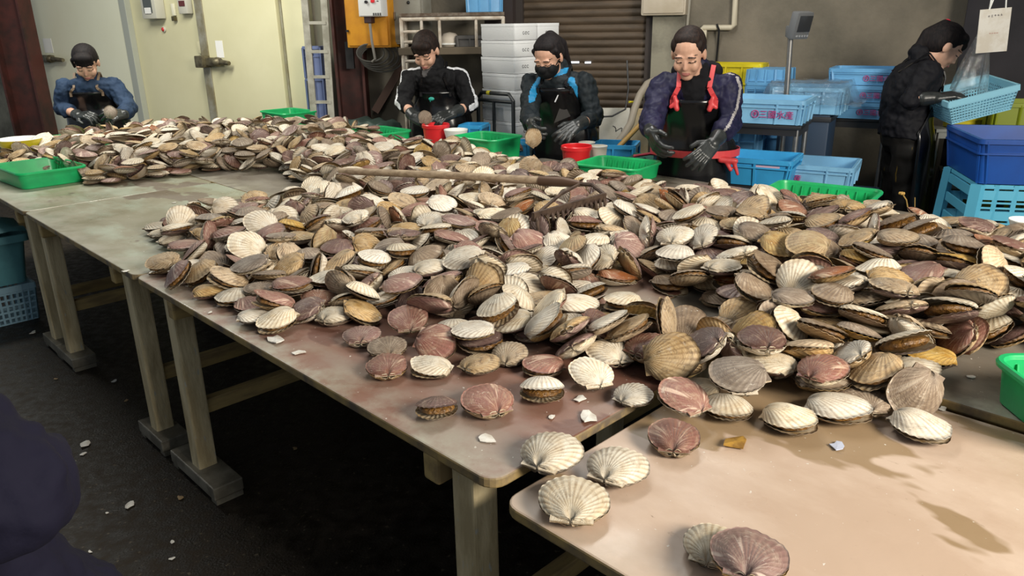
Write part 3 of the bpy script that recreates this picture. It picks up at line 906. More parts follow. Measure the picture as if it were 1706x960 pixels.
# where each shell of the heaps lies: x, y, z in mm, orientation quaternion and size in hundredths
PILE = '''
806,1365,733,26,9,-62,73,100 342,1502,756,21,-66,-61,-39,106 449,1379,773,66,5,-10,74,106 784,1290,699,0,-97,-26,0,100 760,1440,748,39,-19,-9,90,100 720,1398,699,100,0,0,-6,100 -181,1657,733,53,21,22,-80,94 646,1436,755,90,7,-5,-42,94
727,1821,821,6,30,89,35,100 1022,1611,745,78,-21,-45,38,94 389,1459,698,0,65,-76,0,94 1121,1713,837,58,33,2,-75,106 225,1606,720,0,13,-99,0,106 549,1540,776,100,-2,-1,-4,100 566,1510,736,1,32,-95,-2,100 812,2009,857,16,-46,87,10,106
997,1613,809,19,60,-76,18,106 841,1498,781,24,97,5,8,106 642,1627,776,30,35,-12,88,100 1036,1612,852,26,80,-55,4,100 -36,1750,780,12,-96,13,-19,100 -847,2349,783,5,-57,75,34,106 944,1565,718,0,-55,84,0,94 622,1837,795,18,-11,19,-96,100
558,1622,756,5,64,64,43,100 420,1533,770,90,-14,-31,28,100 757,1683,829,43,5,-8,90,88 580,1784,737,82,30,11,-48,106 78,1686,767,77,17,-23,-58,100 648,1535,757,81,-17,13,54,106 425,1726,736,92,34,-6,-16,100 66,1553,717,63,0,0,78,88
893,1673,845,6,5,-100,5,100 -210,1820,771,28,63,-69,20,106 -181,1890,766,10,-10,57,-81,100 -95,1669,758,0,-72,69,0,94 -74,1568,717,0,-37,-93,0,88 691,1566,787,48,-24,-3,-84,100 -611,1838,724,11,-93,34,-1,94 -299,1965,778,51,11,-1,-85,106
892,1573,777,73,-39,15,-54,100 1020,1797,837,60,-11,-14,78,100 804,1619,799,9,93,31,-20,100 269,1632,772,86,-1,-25,-45,100 -135,2048,819,19,-55,81,4,106 146,1615,738,94,-18,-27,-7,106 1118,1645,806,47,-33,33,75,88 668,1694,820,62,3,2,-78,88
721,1486,764,95,-14,-25,9,88 898,1631,810,6,4,97,-23,100 366,1679,774,43,28,-73,-46,100 -396,1874,731,78,-11,22,-58,94 776,1567,781,6,-15,-8,-98,94 673,1895,829,56,28,3,78,106 -2,1748,747,13,-64,76,-3,94 -74,1920,794,7,-38,-66,-65,100
761,2069,838,22,-90,-37,-7,100 -76,1692,720,56,0,0,-83,106 1064,2008,875,52,4,-1,-85,100 -832,2119,749,46,20,13,86,106 168,1829,760,0,66,75,0,106 1181,1899,878,5,6,-2,100,100 501,2238,823,8,20,97,9,106 133,1631,772,27,6,94,-18,100
662,1469,716,71,1,-4,-70,106 851,1724,798,14,96,25,5,106 782,1758,856,71,-1,-18,-68,94 -553,1901,729,77,0,-21,61,94 -620,2023,760,67,0,0,-75,100 1156,1874,840,21,56,-80,3,100 -123,1866,782,58,47,66,-4,88 -1212,2726,783,19,5,-80,-56,94
1214,1817,847,31,42,-28,81,106 364,2264,791,64,15,36,-67,88 -644,1932,744,69,3,17,70,100 1097,1951,840,27,93,-23,-11,94 -775,2152,781,64,-2,-14,76,100 499,2019,765,17,-4,-25,-95,106 -864,2556,804,2,-46,84,27,106 982,2080,853,92,-13,-20,31,100
586,2005,796,2,49,87,-2,100 220,1628,791,77,3,-25,-58,88 -68,1850,786,33,89,30,10,94 1062,1622,746,70,30,-40,-52,88 125,1937,775,25,92,13,-26,100 15,1832,777,6,-96,4,28,94 -470,1882,718,0,-21,-98,0,94 92,1797,768,27,-64,69,-21,100
481,2140,796,0,-95,31,0,106 312,1584,745,92,2,0,-39,106 55,2301,797,49,7,25,-83,100 968,1949,852,2,17,1,99,100 -953,2223,733,15,-96,-12,-20,100 1123,1657,742,2,84,-46,29,106 931,1760,834,67,8,15,-72,100 1175,1648,730,25,19,-22,-92,88
355,2187,753,79,-36,37,-34,106 -232,2066,790,5,38,92,4,100 1046,1679,815,40,28,-71,51,100 -271,1942,731,1,9,30,-95,88 645,2076,814,12,-6,98,-12,106 312,2138,727,59,-9,0,-80,106 721,2167,853,52,4,13,-84,94 1325,1934,863,99,-4,14,3,100
498,1579,729,38,-31,-81,32,106 -411,2170,786,2,-95,31,10,94 1157,2204,862,4,-17,8,98,106 -1017,2204,737,12,34,13,-92,100 584,2218,820,23,17,96,7,94 745,1710,798,69,6,7,-72,100 -1127,2355,727,88,3,-13,46,100 -470,2000,766,73,-30,53,30,94
-673,2193,758,33,-64,69,0,100 288,1857,755,0,-84,54,0,88 -253,2164,786,29,19,11,-93,106 274,2192,772,35,-29,89,8,94 -797,2040,718,0,100,-6,0,94 -545,2298,787,6,5,-5,100,100 -534,2003,725,100,-1,7,1,106 224,2177,775,15,-27,-24,92,94
478,1656,745,70,-18,57,40,88 -513,2170,780,39,-14,-17,89,94 970,2298,845,39,15,-2,-91,94 -256,2793,808,20,-79,-58,-4,100 525,2077,776,80,-40,19,41,100 339,2487,816,13,-89,31,31,100 948,1863,832,3,92,-39,7,100 -401,1923,769,4,94,25,-23,88
-177,2511,813,76,-4,8,-64,106 328,1783,745,19,-21,-40,-87,94 463,2097,720,32,1,1,-95,100 -683,1890,717,0,64,77,0,88 818,1760,824,7,-33,92,-17,100 431,2313,813,68,-2,73,-7,106 688,2402,858,99,2,-1,14,100 -190,2358,798,74,-10,7,-66,106
-439,2108,762,10,68,70,-20,106 575,2401,851,12,-69,69,-16,100 1010,1723,807,34,41,-54,65,88 137,2718,792,18,-96,-19,0,100 953,1622,765,11,95,-26,-10,100 -880,2094,718,0,-53,-85,-2,88 -459,2326,783,80,4,39,-45,88 -1025,2508,774,70,21,65,18,100
-604,2363,782,47,-70,-11,53,100 805,1942,819,40,79,-46,3,100 1242,2064,859,17,-6,5,98,100 245,2451,812,21,-5,-3,-98,106 1249,1760,834,0,-77,61,18,88 599,1882,762,32,2,-1,95,106 -360,1979,727,61,8,-11,-78,100 216,1701,752,83,-2,33,-44,100
185,2198,809,11,-95,21,-18,88 -57,2379,805,91,-29,27,11,100 1178,2115,865,1,18,-13,-98,100 622,1677,770,86,40,27,-15,94 102,2207,764,89,19,-16,-38,100 -951,2484,791,68,7,-7,-73,106 34,2107,779,25,49,77,-33,100 -333,2219,797,25,-3,0,-97,88
1413,2236,840,93,5,-1,36,94 -343,2362,809,100,-6,1,-3,100 1052,2256,867,78,-2,-28,-55,100 -64,1970,818,84,-46,-6,-28,94 147,2287,793,23,-93,-27,-4,88 171,2125,781,25,-18,-89,33,100 -719,2054,736,98,-3,0,21,88 -1113,2907,774,50,-61,-57,-25,94
171,2048,773,15,80,-55,20,106 632,2363,824,3,6,-6,100,94 -1098,2469,755,81,0,0,-59,100 -419,2894,800,3,48,-86,-18,100 756,2319,868,4,27,-96,-1,88 -72,2903,793,15,-9,-98,-6,106 -276,2584,795,0,18,98,7,100 -722,1976,718,41,0,2,-91,88
576,2072,720,0,95,31,0,106 410,2402,803,93,16,32,0,106 658,2164,817,20,72,-66,6,100 96,2440,798,81,32,-49,3,88 -17,2589,812,62,-10,-9,77,100 963,1690,779,52,84,6,-14,100 786,2402,860,11,48,84,21,106 3,2024,791,3,-84,54,-4,88
943,1967,820,8,-82,-54,15,94 -938,2320,734,91,16,17,34,106 41,1962,748,52,-61,-59,-9,100 -380,2274,775,48,9,-35,80,100 -689,2277,767,31,-22,34,-86,88 940,2470,837,49,25,-13,83,100 -710,2116,759,66,-10,11,74,88 1015,2225,831,41,-24,-19,-86,100
798,2229,864,4,88,-46,11,88 -531,2081,754,2,83,-56,1,100 573,1960,718,50,0,0,-87,94 -1045,2393,747,38,-32,-16,85,100 121,1996,770,64,-54,-21,-49,88 -11,2436,796,33,-92,17,-14,88 424,2199,732,25,61,-74,-14,94 -2,1910,766,18,1,90,39,88
97,3664,786,70,-59,28,29,100 -559,2798,789,50,41,-61,46,100 1123,2476,844,3,-27,-96,7,106 1133,2030,851,14,-5,-3,99,94 583,2579,851,36,30,23,86,106 -1201,2649,762,11,45,88,-5,100 1089,2602,844,26,4,-16,-95,100 -361,2171,754,25,34,90,6,94
-581,2166,755,5,-62,-9,78,100 -810,2473,790,95,15,-6,-27,100 -596,2553,786,4,29,92,-25,100 -524,2515,825,17,-26,95,0,88 388,2494,844,10,-91,-32,24,94 -709,2477,772,0,28,96,-3,100 882,2064,838,98,13,13,12,106 -751,2397,797,98,-8,2,21,88
1015,2414,844,74,8,-21,-64,100 -449,1951,731,29,68,66,-14,88 257,2285,797,1,-87,49,0,94 -621,2265,772,44,-3,4,-90,88 -745,2747,785,25,36,18,-88,88 211,1925,756,12,97,-9,21,88 -362,4039,811,58,73,10,-35,100 -493,2522,799,24,17,0,-96,100
592,2152,788,7,5,2,-100,88 738,1638,757,11,-30,95,7,94 448,2266,756,30,75,58,-8,106 -390,3059,797,38,-1,-7,92,106 31,2899,819,81,1,-18,-56,106 620,2000,756,36,0,0,93,106 -322,2688,772,6,49,-58,-65,100 -643,2656,793,8,64,-29,70,94
883,2566,854,42,-73,-52,15,100 -2,2301,773,29,39,10,87,106 -534,3063,815,27,-19,11,-94,94 -671,2563,800,44,-29,2,85,88 475,2150,758,0,-98,-18,0,94 1195,1713,771,31,-12,8,-94,88 818,2584,844,34,11,-19,92,106 -716,3027,794,56,-67,-27,41,100
317,1734,739,29,0,34,89,100 -511,3713,796,71,44,55,10,106 -758,2574,782,3,90,38,-20,100 719,2227,838,17,-25,-92,-25,94 -461,2694,781,7,-55,9,-82,88 681,2558,842,41,38,78,-30,100 176,2410,786,53,-14,-83,-10,106 401,3080,774,66,-8,27,-69,106
270,2917,752,53,-2,-58,61,100 16,2159,776,39,66,56,-32,94 -466,2435,794,97,-18,-3,-18,94 324,2391,800,88,-14,2,-45,100 490,2662,830,19,-89,-39,-17,88 1207,1966,846,98,8,-9,-18,106 48,1754,717,86,0,0,-50,88 -763,2200,737,71,-24,-21,63,106
-300,2368,773,3,90,28,34,88 265,2560,814,6,-73,-68,2,94 1224,2481,835,6,-27,93,-24,100 1029,2028,831,84,4,-8,-54,100 -644,2999,802,7,-98,4,-16,106 1459,2211,809,29,60,74,6,100 1083,2200,847,65,3,74,-14,88 1297,1906,833,80,4,13,58,106
-844,2770,763,49,-52,-69,-13,100 924,2170,834,40,14,-3,90,94 -958,2741,795,36,0,1,-93,106 -250,2442,799,4,76,-63,14,100 772,2707,850,44,5,-1,-90,94 -152,3909,774,14,-5,-34,93,106 -570,3392,801,66,39,-10,-63,106 -713,3308,805,74,-29,-10,-60,100
1535,2266,809,92,-16,-18,31,106 -634,2029,720,21,0,0,-98,106 -320,3279,784,18,-70,69,-2,106 438,2787,820,66,11,17,72,106 725,1528,721,26,-19,-36,87,100 -817,2836,773,21,0,-81,54,100 -412,2035,741,85,-20,-32,36,106 88,1895,751,2,72,-69,-1,100
-283,3373,793,24,-88,-40,6,106 748,1734,755,98,-12,-5,-12,88 478,2557,828,21,33,-92,-3,100 140,1732,753,99,0,0,15,88 -150,1935,735,4,11,94,31,100 -414,2727,768,52,11,-82,20,100 -832,3252,778,17,-98,11,-7,106 -358,2783,788,84,12,-7,-52,106
1184,1728,812,3,76,-65,1,94 862,1624,722,80,-4,0,-59,100 203,2023,727,1,-94,30,15,100 39,3359,757,73,-43,34,42,100 -730,2324,765,18,-28,-94,-9,94 -1453,4480,830,68,36,43,-48,106 1097,1838,820,6,49,-86,7,100 467,3396,797,71,-11,-7,-69,106
902,2383,843,17,83,-53,2,88 1329,2306,835,10,-99,-7,9,88 -1226,2664,718,0,34,94,0,94 -125,3532,772,3,8,95,29,100 -65,2670,793,4,-61,-79,-3,100 539,2465,823,20,7,-12,97,88 -936,2422,737,34,-30,17,-87,100 117,3218,777,31,7,40,86,100
-1479,4244,838,31,2,14,-94,106 327,2959,773,11,-34,-9,93,106 865,1683,759,1,99,16,-1,106 -208,3623,783,9,-98,9,14,106 -312,2092,765,8,9,99,6,88 263,3044,774,54,9,-24,80,100 44,2778,789,91,10,-22,-35,94 500,2868,823,58,12,-16,-79,100
207,2135,720,0,0,0,100,106 543,3371,763,28,-16,-11,94,100 -1089,2688,788,13,-5,-4,-99,100 -152,2958,794,1,53,-85,-5,100 -889,3883,839,3,31,94,11,106 1327,2015,843,54,25,0,80,94 -1196,2868,769,43,87,-22,-7,100 -1697,4157,838,83,1,18,-53,100
456,2448,829,47,19,15,85,88 52,2210,794,2,-18,15,97,88 -1032,2620,790,3,-49,83,-27,88 714,2314,832,0,25,97,0,106 -715,3748,806,70,-70,-8,-11,94 -1523,4175,741,35,-29,22,-86,94 -1850,4142,836,1,-18,-97,-13,100 -2587,4207,728,99,9,-8,12,106
836,2195,836,2,99,16,1,88 675,2824,844,0,23,97,-6,100 -928,3533,737,3,9,95,31,106 -142,2863,785,24,67,-70,-3,88 -946,2961,769,22,39,12,-89,100 -1020,2859,791,99,4,-6,11,94 538,2571,837,31,-28,5,-90,88 193,3129,776,98,7,2,-16,94
-844,3594,787,39,-22,-40,-80,106 -1071,3127,767,17,-89,-41,-6,100 -676,3623,784,63,14,9,-76,100 662,1930,784,70,-16,6,-69,100 -1960,3866,767,55,-5,-14,-82,106 -2849,4690,816,27,-89,34,12,100 1372,2154,829,11,96,-11,-22,106 -2261,4075,806,40,-6,7,-91,100
-535,2873,806,12,-86,-49,7,94 358,3142,783,18,-11,31,-93,88 -2680,4149,720,0,35,94,0,106 -155,3386,773,26,-17,95,9,100 900,1937,800,69,13,29,65,106 1333,2396,831,25,26,-2,93,94 -2704,4228,751,5,-96,-25,12,100 -814,3712,809,73,5,-2,-68,106
-1958,3946,791,13,0,-5,99,100 -522,3430,789,97,19,-3,-14,94 471,3249,761,30,24,-6,92,94 207,2991,766,31,-39,-34,80,100 -189,1973,779,97,-14,-17,3,106 127,2995,779,3,-88,-41,22,100 -1296,4148,735,4,-10,-94,31,100 -207,2926,776,5,-32,-18,-93,106
-1243,3098,761,70,3,13,70,100 264,3717,765,2,5,11,-99,100 -1941,3941,741,59,23,8,-77,100 -243,4266,793,40,75,-5,-52,106 -48,2216,775,31,88,-33,-12,88 -126,2246,774,78,10,34,-52,94 15,2472,789,92,33,-14,-16,100 1425,2382,812,93,-14,-4,35,100
-663,4025,834,16,-68,-72,-5,100 796,1447,715,73,0,-6,68,88 -202,3318,786,98,-13,-8,-11,94 -1918,4051,809,63,-17,-9,75,106 1045,1941,807,87,-23,-15,-41,100 706,2489,838,32,42,82,21,106 496,2397,808,48,-19,21,83,88 -117,2343,775,90,-6,-31,-29,100
-942,3839,800,21,54,-79,19,106 -1755,4075,764,53,9,-20,-82,100 -2523,4315,807,54,3,84,-10,106 -2128,3857,719,0,96,-29,0,100 -1860,3991,720,0,50,-87,0,106 -2840,4403,771,93,20,-7,-31,100 -792,2985,801,90,-18,14,36,88 639,2261,801,87,12,-9,46,100
872,1838,804,99,-1,-3,-11,100 -1356,2849,720,2,76,65,-1,100 -2042,4083,793,50,-68,-36,40,100 -975,3955,842,6,-77,62,9,100 822,2935,821,42,29,-17,84,88 -2135,3974,786,92,28,-28,-5,100 -1757,4034,719,57,0,0,82,100 -858,2287,735,67,4,29,68,100
-389,3779,789,44,-9,25,-86,100 -161,2429,769,18,-98,-7,-9,100 662,1756,774,27,95,-12,-8,100 -613,3880,816,2,73,-63,25,100 625,2478,841,60,5,13,-79,94 312,3470,754,52,35,-66,42,100 -720,2846,794,100,-3,-3,-8,100 -730,3678,805,93,-22,-13,27,100
-886,3085,789,34,92,19,6,88 677,2616,817,67,55,-19,46,106 -1187,4244,834,25,22,92,22,100 -1024,3022,777,99,-14,-4,3,94 -1635,4349,829,97,-13,0,19,106 -1432,4118,790,40,-4,3,-91,100 39,3486,772,14,17,21,-95,94 -1098,3885,774,38,-86,21,-27,88
677,2695,832,92,17,-31,18,100 -638,2124,737,88,-3,-36,-29,100 -74,2520,783,89,12,8,43,106 337,3355,771,40,0,-24,89,100 -361,2542,774,6,-70,-71,-3,100 -2062,3908,769,57,-13,22,78,94 -1632,4132,811,94,-6,-29,-16,94 981,2563,836,95,15,27,9,100
-1304,2764,718,0,38,93,0,94 -2112,3853,755,0,-78,-62,0,88 -1439,4161,734,26,-73,62,-13,100 399,2673,810,1,-46,89,9,106 -1394,4216,808,0,46,-89,1,106 -618,2869,787,5,-60,79,13,106 -446,3190,778,11,59,-70,39,94 -2163,4451,848,13,99,-5,-2,106
-2030,3834,717,27,0,0,96,88 -1640,4163,719,0,-90,43,0,100 133,3473,784,10,94,-31,-9,100 -449,2208,758,63,-4,6,-77,100 -1343,4146,786,67,-13,-19,70,100 -462,4048,791,71,-65,26,8,100 -1099,4369,850,32,84,43,-1,100 -534,4173,843,46,-11,0,88,106
-1975,4089,810,90,-17,-39,-12,100 -1738,4144,725,4,55,83,6,106 -240,2368,757,99,-3,-9,-13,100 -303,3868,795,56,10,5,-82,100 358,2300,774,38,-91,-18,7,106 562,2953,802,4,-56,79,26,106 -2285,4223,825,13,7,-4,99,100 772,2033,785,75,7,-1,66,100
-1570,4179,735,40,36,6,84,94 -1844,3956,757,1,-100,-6,0,88 -1317,4607,850,43,-8,-25,86,100 -539,2715,788,92,12,-19,-33,106 -2867,4495,787,88,-41,17,19,100 686,2000,807,0,2,99,-11,100 -2262,4262,861,99,-9,11,8,100 -2398,4392,838,2,71,-68,-19,106
-1304,4305,831,92,-7,-39,3,100 1459,2115,823,27,30,90,-17,100 -98,3052,780,66,-21,56,-46,106 547,2343,812,95,-26,3,14,94 -1651,4107,764,95,-10,5,28,100 -523,2459,761,29,-20,-91,23,100 -456,3300,775,28,-24,-48,80,100 -1822,4487,844,13,83,-37,-39,106
-1114,4054,795,39,-57,13,71,94 -1039,3735,750,3,-68,-68,28,100 184,3397,777,17,95,-26,6,94 -392,3340,763,18,63,-17,74,100 -863,2916,790,9,75,62,22,100 -869,2688,786,47,-6,-4,88,106 178,2554,787,10,42,-19,-88,106 754,2138,812,94,-5,-19,28,106
-1064,2575,751,24,-29,-92,10,100 -1717,4082,808,16,52,-84,1,94 -1699,4421,844,38,2,-15,91,100 -814,3484,779,27,-34,-26,86,106 -2196,3932,740,87,12,37,30,100 -727,2941,786,41,-9,-23,-88,100 972,2851,808,26,-85,-45,-6,106 -686,3800,809,63,20,35,-67,94
953,2706,813,37,-88,-27,-14,100 -2295,4006,748,59,71,-30,-25,88 -2030,3904,729,15,-7,-25,-95,88 670,1622,719,1,85,-53,0,100 -1247,4117,772,21,-48,-84,14,100 -737,3550,792,0,-45,89,0,106 -492,3901,792,25,-72,65,0,94 -1792,4100,800,99,5,8,10,88
-620,3723,792,89,-5,-7,44,100 566,2659,838,69,-6,40,-60,88 138,1717,718,0,-100,6,0,94 240,2513,761,26,65,-72,-3,100 167,3271,766,11,25,27,-93,88 -2775,4857,828,96,-25,-6,-7,106 287,1868,719,99,0,0,14,100 318,1668,719,30,0,0,-95,100
-579,2634,798,96,-4,-22,-18,100 -834,4065,815,77,33,8,-55,100 -694,3925,831,37,22,-89,-13,100 1006,2669,835,2,28,-10,95,94 -459,2814,770,11,38,-89,-22,100 -1879,4047,762,11,-8,-98,17,106 -998,3814,782,9,-27,-89,35,100 -2252,4403,839,15,74,64,-12,100
-1123,5050,823,11,-2,-11,99,106 -2457,4235,782,33,-10,70,62,94 -2665,4288,733,12,-49,-80,-32,94 290,3779,756,71,48,20,-47,94 -2165,4133,804,6,3,99,-11,100 -1569,4275,793,66,2,5,-75,88 -2259,4473,862,4,67,74,-4,106 -28,3246,767,15,93,34,2,106
-2201,4196,810,7,72,-59,36,106 1105,2285,828,7,-78,-61,-14,100 -1383,4189,717,0,-66,75,0,88 332,2270,717,0,20,98,0,88 -261,3675,757,18,15,-62,-75,106 -5,2960,766,20,59,76,15,106 -991,3749,767,11,-40,-87,25,100 -60,3986,767,13,16,96,-21,94
-838,3826,820,61,15,-23,-74,94 276,3625,740,60,41,7,69,88 -290,3192,771,18,90,-1,39,100 -962,3139,773,20,-22,11,95,100 273,3293,774,1,91,-33,23,100 -1173,4083,771,87,26,10,41,100 -1835,4696,834,44,67,-52,29,100 -2090,4141,822,28,-43,-85,12,106
512,1728,725,5,-41,-90,-15,88 284,3123,766,46,15,-78,39,100 -51,3507,754,64,32,-11,-69,100 -703,3449,790,12,-52,84,2,88 -1844,4089,778,89,-13,34,28,88 -1013,4560,852,30,-3,8,95,100 -2029,4610,863,2,83,56,-2,100 1172,2625,803,27,47,-41,73,100
-62,2422,752,90,10,12,41,100 -2547,4238,767,5,-33,-92,21,94 -227,2500,768,20,-96,20,-4,100 -279,3084,770,73,30,46,40,100 1271,2441,813,16,85,-49,6,100 951,1767,793,9,-72,67,15,100 -2032,4356,840,11,-28,-95,-9,88 47,4659,744,86,7,45,22,100
1047,1720,725,4,-78,63,-6,106 -382,2112,717,95,0,0,-30,88 -232,3162,770,11,84,45,29,100 -1381,4352,825,13,-14,-97,14,100 -2017,4213,835,2,95,-19,24,94 1231,2145,834,83,11,-31,46,100 46,2882,781,8,92,-28,24,100 -1024,2790,764,58,2,32,75,94
-957,4242,822,20,-21,87,-40,94 -701,4218,839,17,-5,5,-98,106 -2009,4453,831,63,0,-31,71,106 -2291,4079,750,58,37,39,61,100 -1026,2310,720,0,-32,-95,0,106 210,1889,728,19,92,30,14,88 762,1687,722,3,58,82,-1,106 -177,2761,768,19,79,-58,-6,94
35,3720,765,17,-71,68,7,100 -956,2648,784,11,60,79,1,88 -1640,4212,775,50,-20,-28,80,106 -622,4155,818,5,-80,51,31,100 -924,3692,796,20,46,86,9,88 -344,3419,776,42,9,-39,82,100 -332,3571,781,54,-24,46,-66,100 -284,4127,764,57,-23,77,19,106
-53,3011,786,77,-20,-52,30,94 -870,4364,838,83,-16,1,-53,106 -757,3927,828,93,-8,23,-28,100 -2121,4334,829,9,97,-23,-3,106 -1667,4773,843,16,15,-95,-24,100 374,1542,717,0,-46,-89,0,88 448,3355,760,14,0,0,-99,100 -35,3362,760,33,72,8,61,88
-1548,4467,849,91,-6,40,10,100 -1090,4188,817,58,-49,-18,62,100 1322,2683,791,63,9,-15,75,88 -1158,5148,834,41,9,-24,88,106 619,2658,832,66,9,-74,-11,94 228,3811,739,23,-13,34,-90,106 485,2359,741,38,-77,-52,2,106 -21,3633,759,9,30,-95,-3,106
-1242,4214,785,25,-68,-63,26,100 -2190,4587,854,2,-92,35,-17,100 -1228,4734,856,49,-1,-5,87,100 903,2482,813,48,-1,29,-83,94 827,2406,816,22,-49,76,37,100 -629,2224,727,14,31,-93,-16,88 -720,3241,768,56,7,23,-79,106 336,2839,756,10,-64,24,73,94
172,2813,763,83,45,24,-24,88 -2595,4622,809,91,-30,-9,27,106 -1811,4233,811,96,-24,1,13,100 -2426,4162,769,22,-46,-79,34,94 -2082,3994,777,44,-29,85,-8,94 -1253,4329,821,18,81,45,32,100 -2607,4394,824,90,-4,-10,43,94 885,2333,804,22,95,21,6,100
-1072,2505,718,0,96,-27,0,94 -113,3775,765,92,-3,-20,-34,100 406,3465,750,46,-51,-4,73,106 533,2213,776,72,1,13,-68,94 1474,2304,822,33,-9,2,94,88 -1942,4507,851,91,7,-36,-19,100 -593,4083,793,19,19,89,-37,106 -1209,5009,833,51,4,11,-85,106
-257,2800,766,6,21,-95,-22,106 -206,3472,767,8,20,-97,-11,106 -507,3256,767,49,8,-25,83,106 -552,3205,775,92,26,-16,23,100 -2778,4926,825,22,41,80,-37,106 -988,3894,802,73,-40,10,54,94 -1420,4867,856,60,-9,-18,-77,106 -2907,4329,730,2,-69,-70,-19,100
110,2536,796,9,92,-35,12,94 -634,2754,789,2,-89,-46,0,88 -996,5117,793,8,86,-51,1,100 -2669,4580,825,65,-14,-17,72,100 -286,2046,741,27,84,46,3,94 -816,2915,772,69,-20,-30,62,94 148,2488,764,42,84,17,-30,94 110,2760,766,93,14,-7,34,100
-855,4486,839,94,-22,-8,-24,100 -334,4283,815,5,56,-83,8,94 1126,2736,791,16,-8,-83,53,100 -2472,4202,735,25,91,4,-32,88 -179,2284,746,15,25,82,50,94 -767,2406,756,87,0,0,-49,106 -2763,4226,719,92,0,0,40,100 -299,2248,750,20,4,19,-96,88
-2953,4515,754,28,88,-37,11,100 -1,3139,759,18,-98,-8,-2,106 696,2072,770,9,-99,-8,5,106 -2590,4339,782,6,83,-52,-22,88 -594,3111,787,16,-54,-3,82,100 1010,2113,806,1,69,71,-14,88 -448,4257,806,1,-93,-18,32,106 -771,4124,829,17,6,32,93,100
562,1668,722,17,-34,-85,-36,100 -138,2845,748,36,-23,-7,-90,106 -1250,2753,742,76,20,22,58,94 -629,3428,748,12,-57,64,50,100 -109,3306,757,18,-5,18,97,106 179,2881,769,16,-94,-28,5,100 -152,4177,767,16,-94,-27,11,100 -2642,4380,773,4,-21,16,-96,106
-326,4348,794,35,-64,-54,-42,100 -764,4364,841,1,94,-31,-13,94 489,2321,789,88,-14,40,-22,100 -2453,5222,840,53,22,-2,-82,100 -459,2533,758,42,0,0,91,106 -613,2496,758,95,0,0,-30,106 -391,3506,784,6,14,18,97,94 -327,2934,782,70,0,8,71,88
-148,2585,768,89,35,27,-10,88 -2726,4417,774,29,92,-24,-14,100 -222,3062,775,45,5,89,0,88 -1480,4271,804,8,3,-14,99,106 1087,2097,829,10,-14,98,9,94 -1266,5117,852,98,-12,13,-4,100 -502,2959,777,10,70,-67,22,100 562,3232,764,25,-18,94,-14,106
-2322,4140,810,34,21,2,92,88 -1269,4665,830,99,-4,10,5,100 -2507,4843,841,64,60,-46,-15,106 -1674,4515,836,6,-80,-48,-35,94 -1494,5006,836,71,64,0,28,100 1097,2653,799,70,21,-3,69,100 -87,2055,792,2,-14,-14,98,106 181,3697,752,63,-11,29,-71,88
-638,3349,767,9,-42,-84,32,94 -640,4542,799,53,14,22,81,100 -1872,4487,815,49,-71,-51,-1,100 -1124,4265,816,32,14,-25,90,100 -1023,3969,811,89,8,16,-41,100 -862,2196,720,12,0,0,99,106 -838,5307,736,27,31,7,91,100 -218,2234,768,19,1,1,-98,100
288,2238,745,88,-1,-44,18,94 -1952,5220,836,73,15,-4,-67,106 -976,4150,826,85,20,20,44,100 -919,5184,788,64,-1,-1,77,88 951,2408,799,62,-14,-16,-75,88 -457,2175,720,6,21,-98,-3,88 -60,2309,756,0,99,-15,-6,94 -284,3758,791,7,80,59,-7,94
-1107,2839,756,4,9,-25,-96,100 -444,3978,786,29,94,13,-13,106 595,3078,795,3,85,-44,29,94 -2342,4818,841,99,7,-8,8,100 -2025,4767,841,25,59,33,-69,100 -1357,4695,847,20,-96,1,20,94 -1112,2656,754,95,0,1,-31,88 420,3614,755,0,14,-99,0,88
131,3148,755,4,-28,1,-96,100 -553,4010,794,50,10,-7,-86,100 -697,2517,717,64,0,0,77,88 -1841,4110,718,98,0,0,19,94 -2797,4462,750,2,-55,83,6,100 206,2362,764,50,75,23,36,88 -362,2450,786,8,-52,-85,4,100 526,3132,766,93,-9,27,-25,94
-393,3613,782,3,87,-48,-3,94 -90,2759,766,16,-28,-94,9,100 1203,1604,829,41,-9,-11,-90,100 -1917,4409,836,76,-14,-2,64,94 -1902,4312,834,14,86,49,1,94 -2189,4994,840,29,14,45,-83,100 830,2329,839,49,-17,11,85,106 -725,2132,717,85,0,0,-53,88
-2358,4102,739,93,-29,21,9,106 272,2830,752,75,23,27,56,94 499,3465,757,84,2,2,-54,100 41,2050,754,94,-1,4,-35,100 -2219,4071,767,30,-21,93,2,88 -1731,4509,845,12,46,80,35,106 -50,1954,719,81,0,0,58,100 -207,3744,769,81,-25,5,53,106
-937,3622,739,64,-28,-22,-68,106 -338,3682,794,89,-1,0,45,88 1274,2535,800,14,-54,82,16,100 -2372,4222,820,33,-8,94,-1,88 -325,4119,804,87,16,-23,-40,88 -2362,5244,833,8,-19,-98,-6,100 -1476,5285,831,95,19,7,-25,100 -1085,3855,717,0,-76,65,0,88
-1198,4102,726,11,15,98,3,100 -519,2107,717,0,95,-32,0,88 -1159,2732,736,77,29,-14,-55,100 953,1662,721,48,-4,1,-88,94 -478,3562,765,53,-2,-26,-81,100 -1922,4224,828,1,-51,86,-4,100 -1170,4758,821,25,-32,-52,75,100 -1148,4560,851,27,-18,-16,-93,94
768,2494,834,59,-26,-13,76,100 -1938,5046,824,44,7,2,-89,106 -906,5185,754,21,2,0,-98,94 -244,4186,757,0,100,0,0,88 116,2127,743,27,65,68,-20,100 -243,4028,751,6,33,93,13,88 -545,3757,785,55,34,-50,-57,100 -748,3384,790,22,-44,-86,-16,88
-1317,4270,782,29,75,60,-6,100 -2156,5319,828,84,-6,20,49,100 -1635,5179,833,3,73,-56,38,100 -1001,4369,840,98,-4,9,-16,94 1161,2556,815,78,3,-25,57,88 939,1808,726,2,-73,68,11,100 -118,3437,739,11,15,-31,-93,100 -442,3853,775,13,25,-17,-94,100
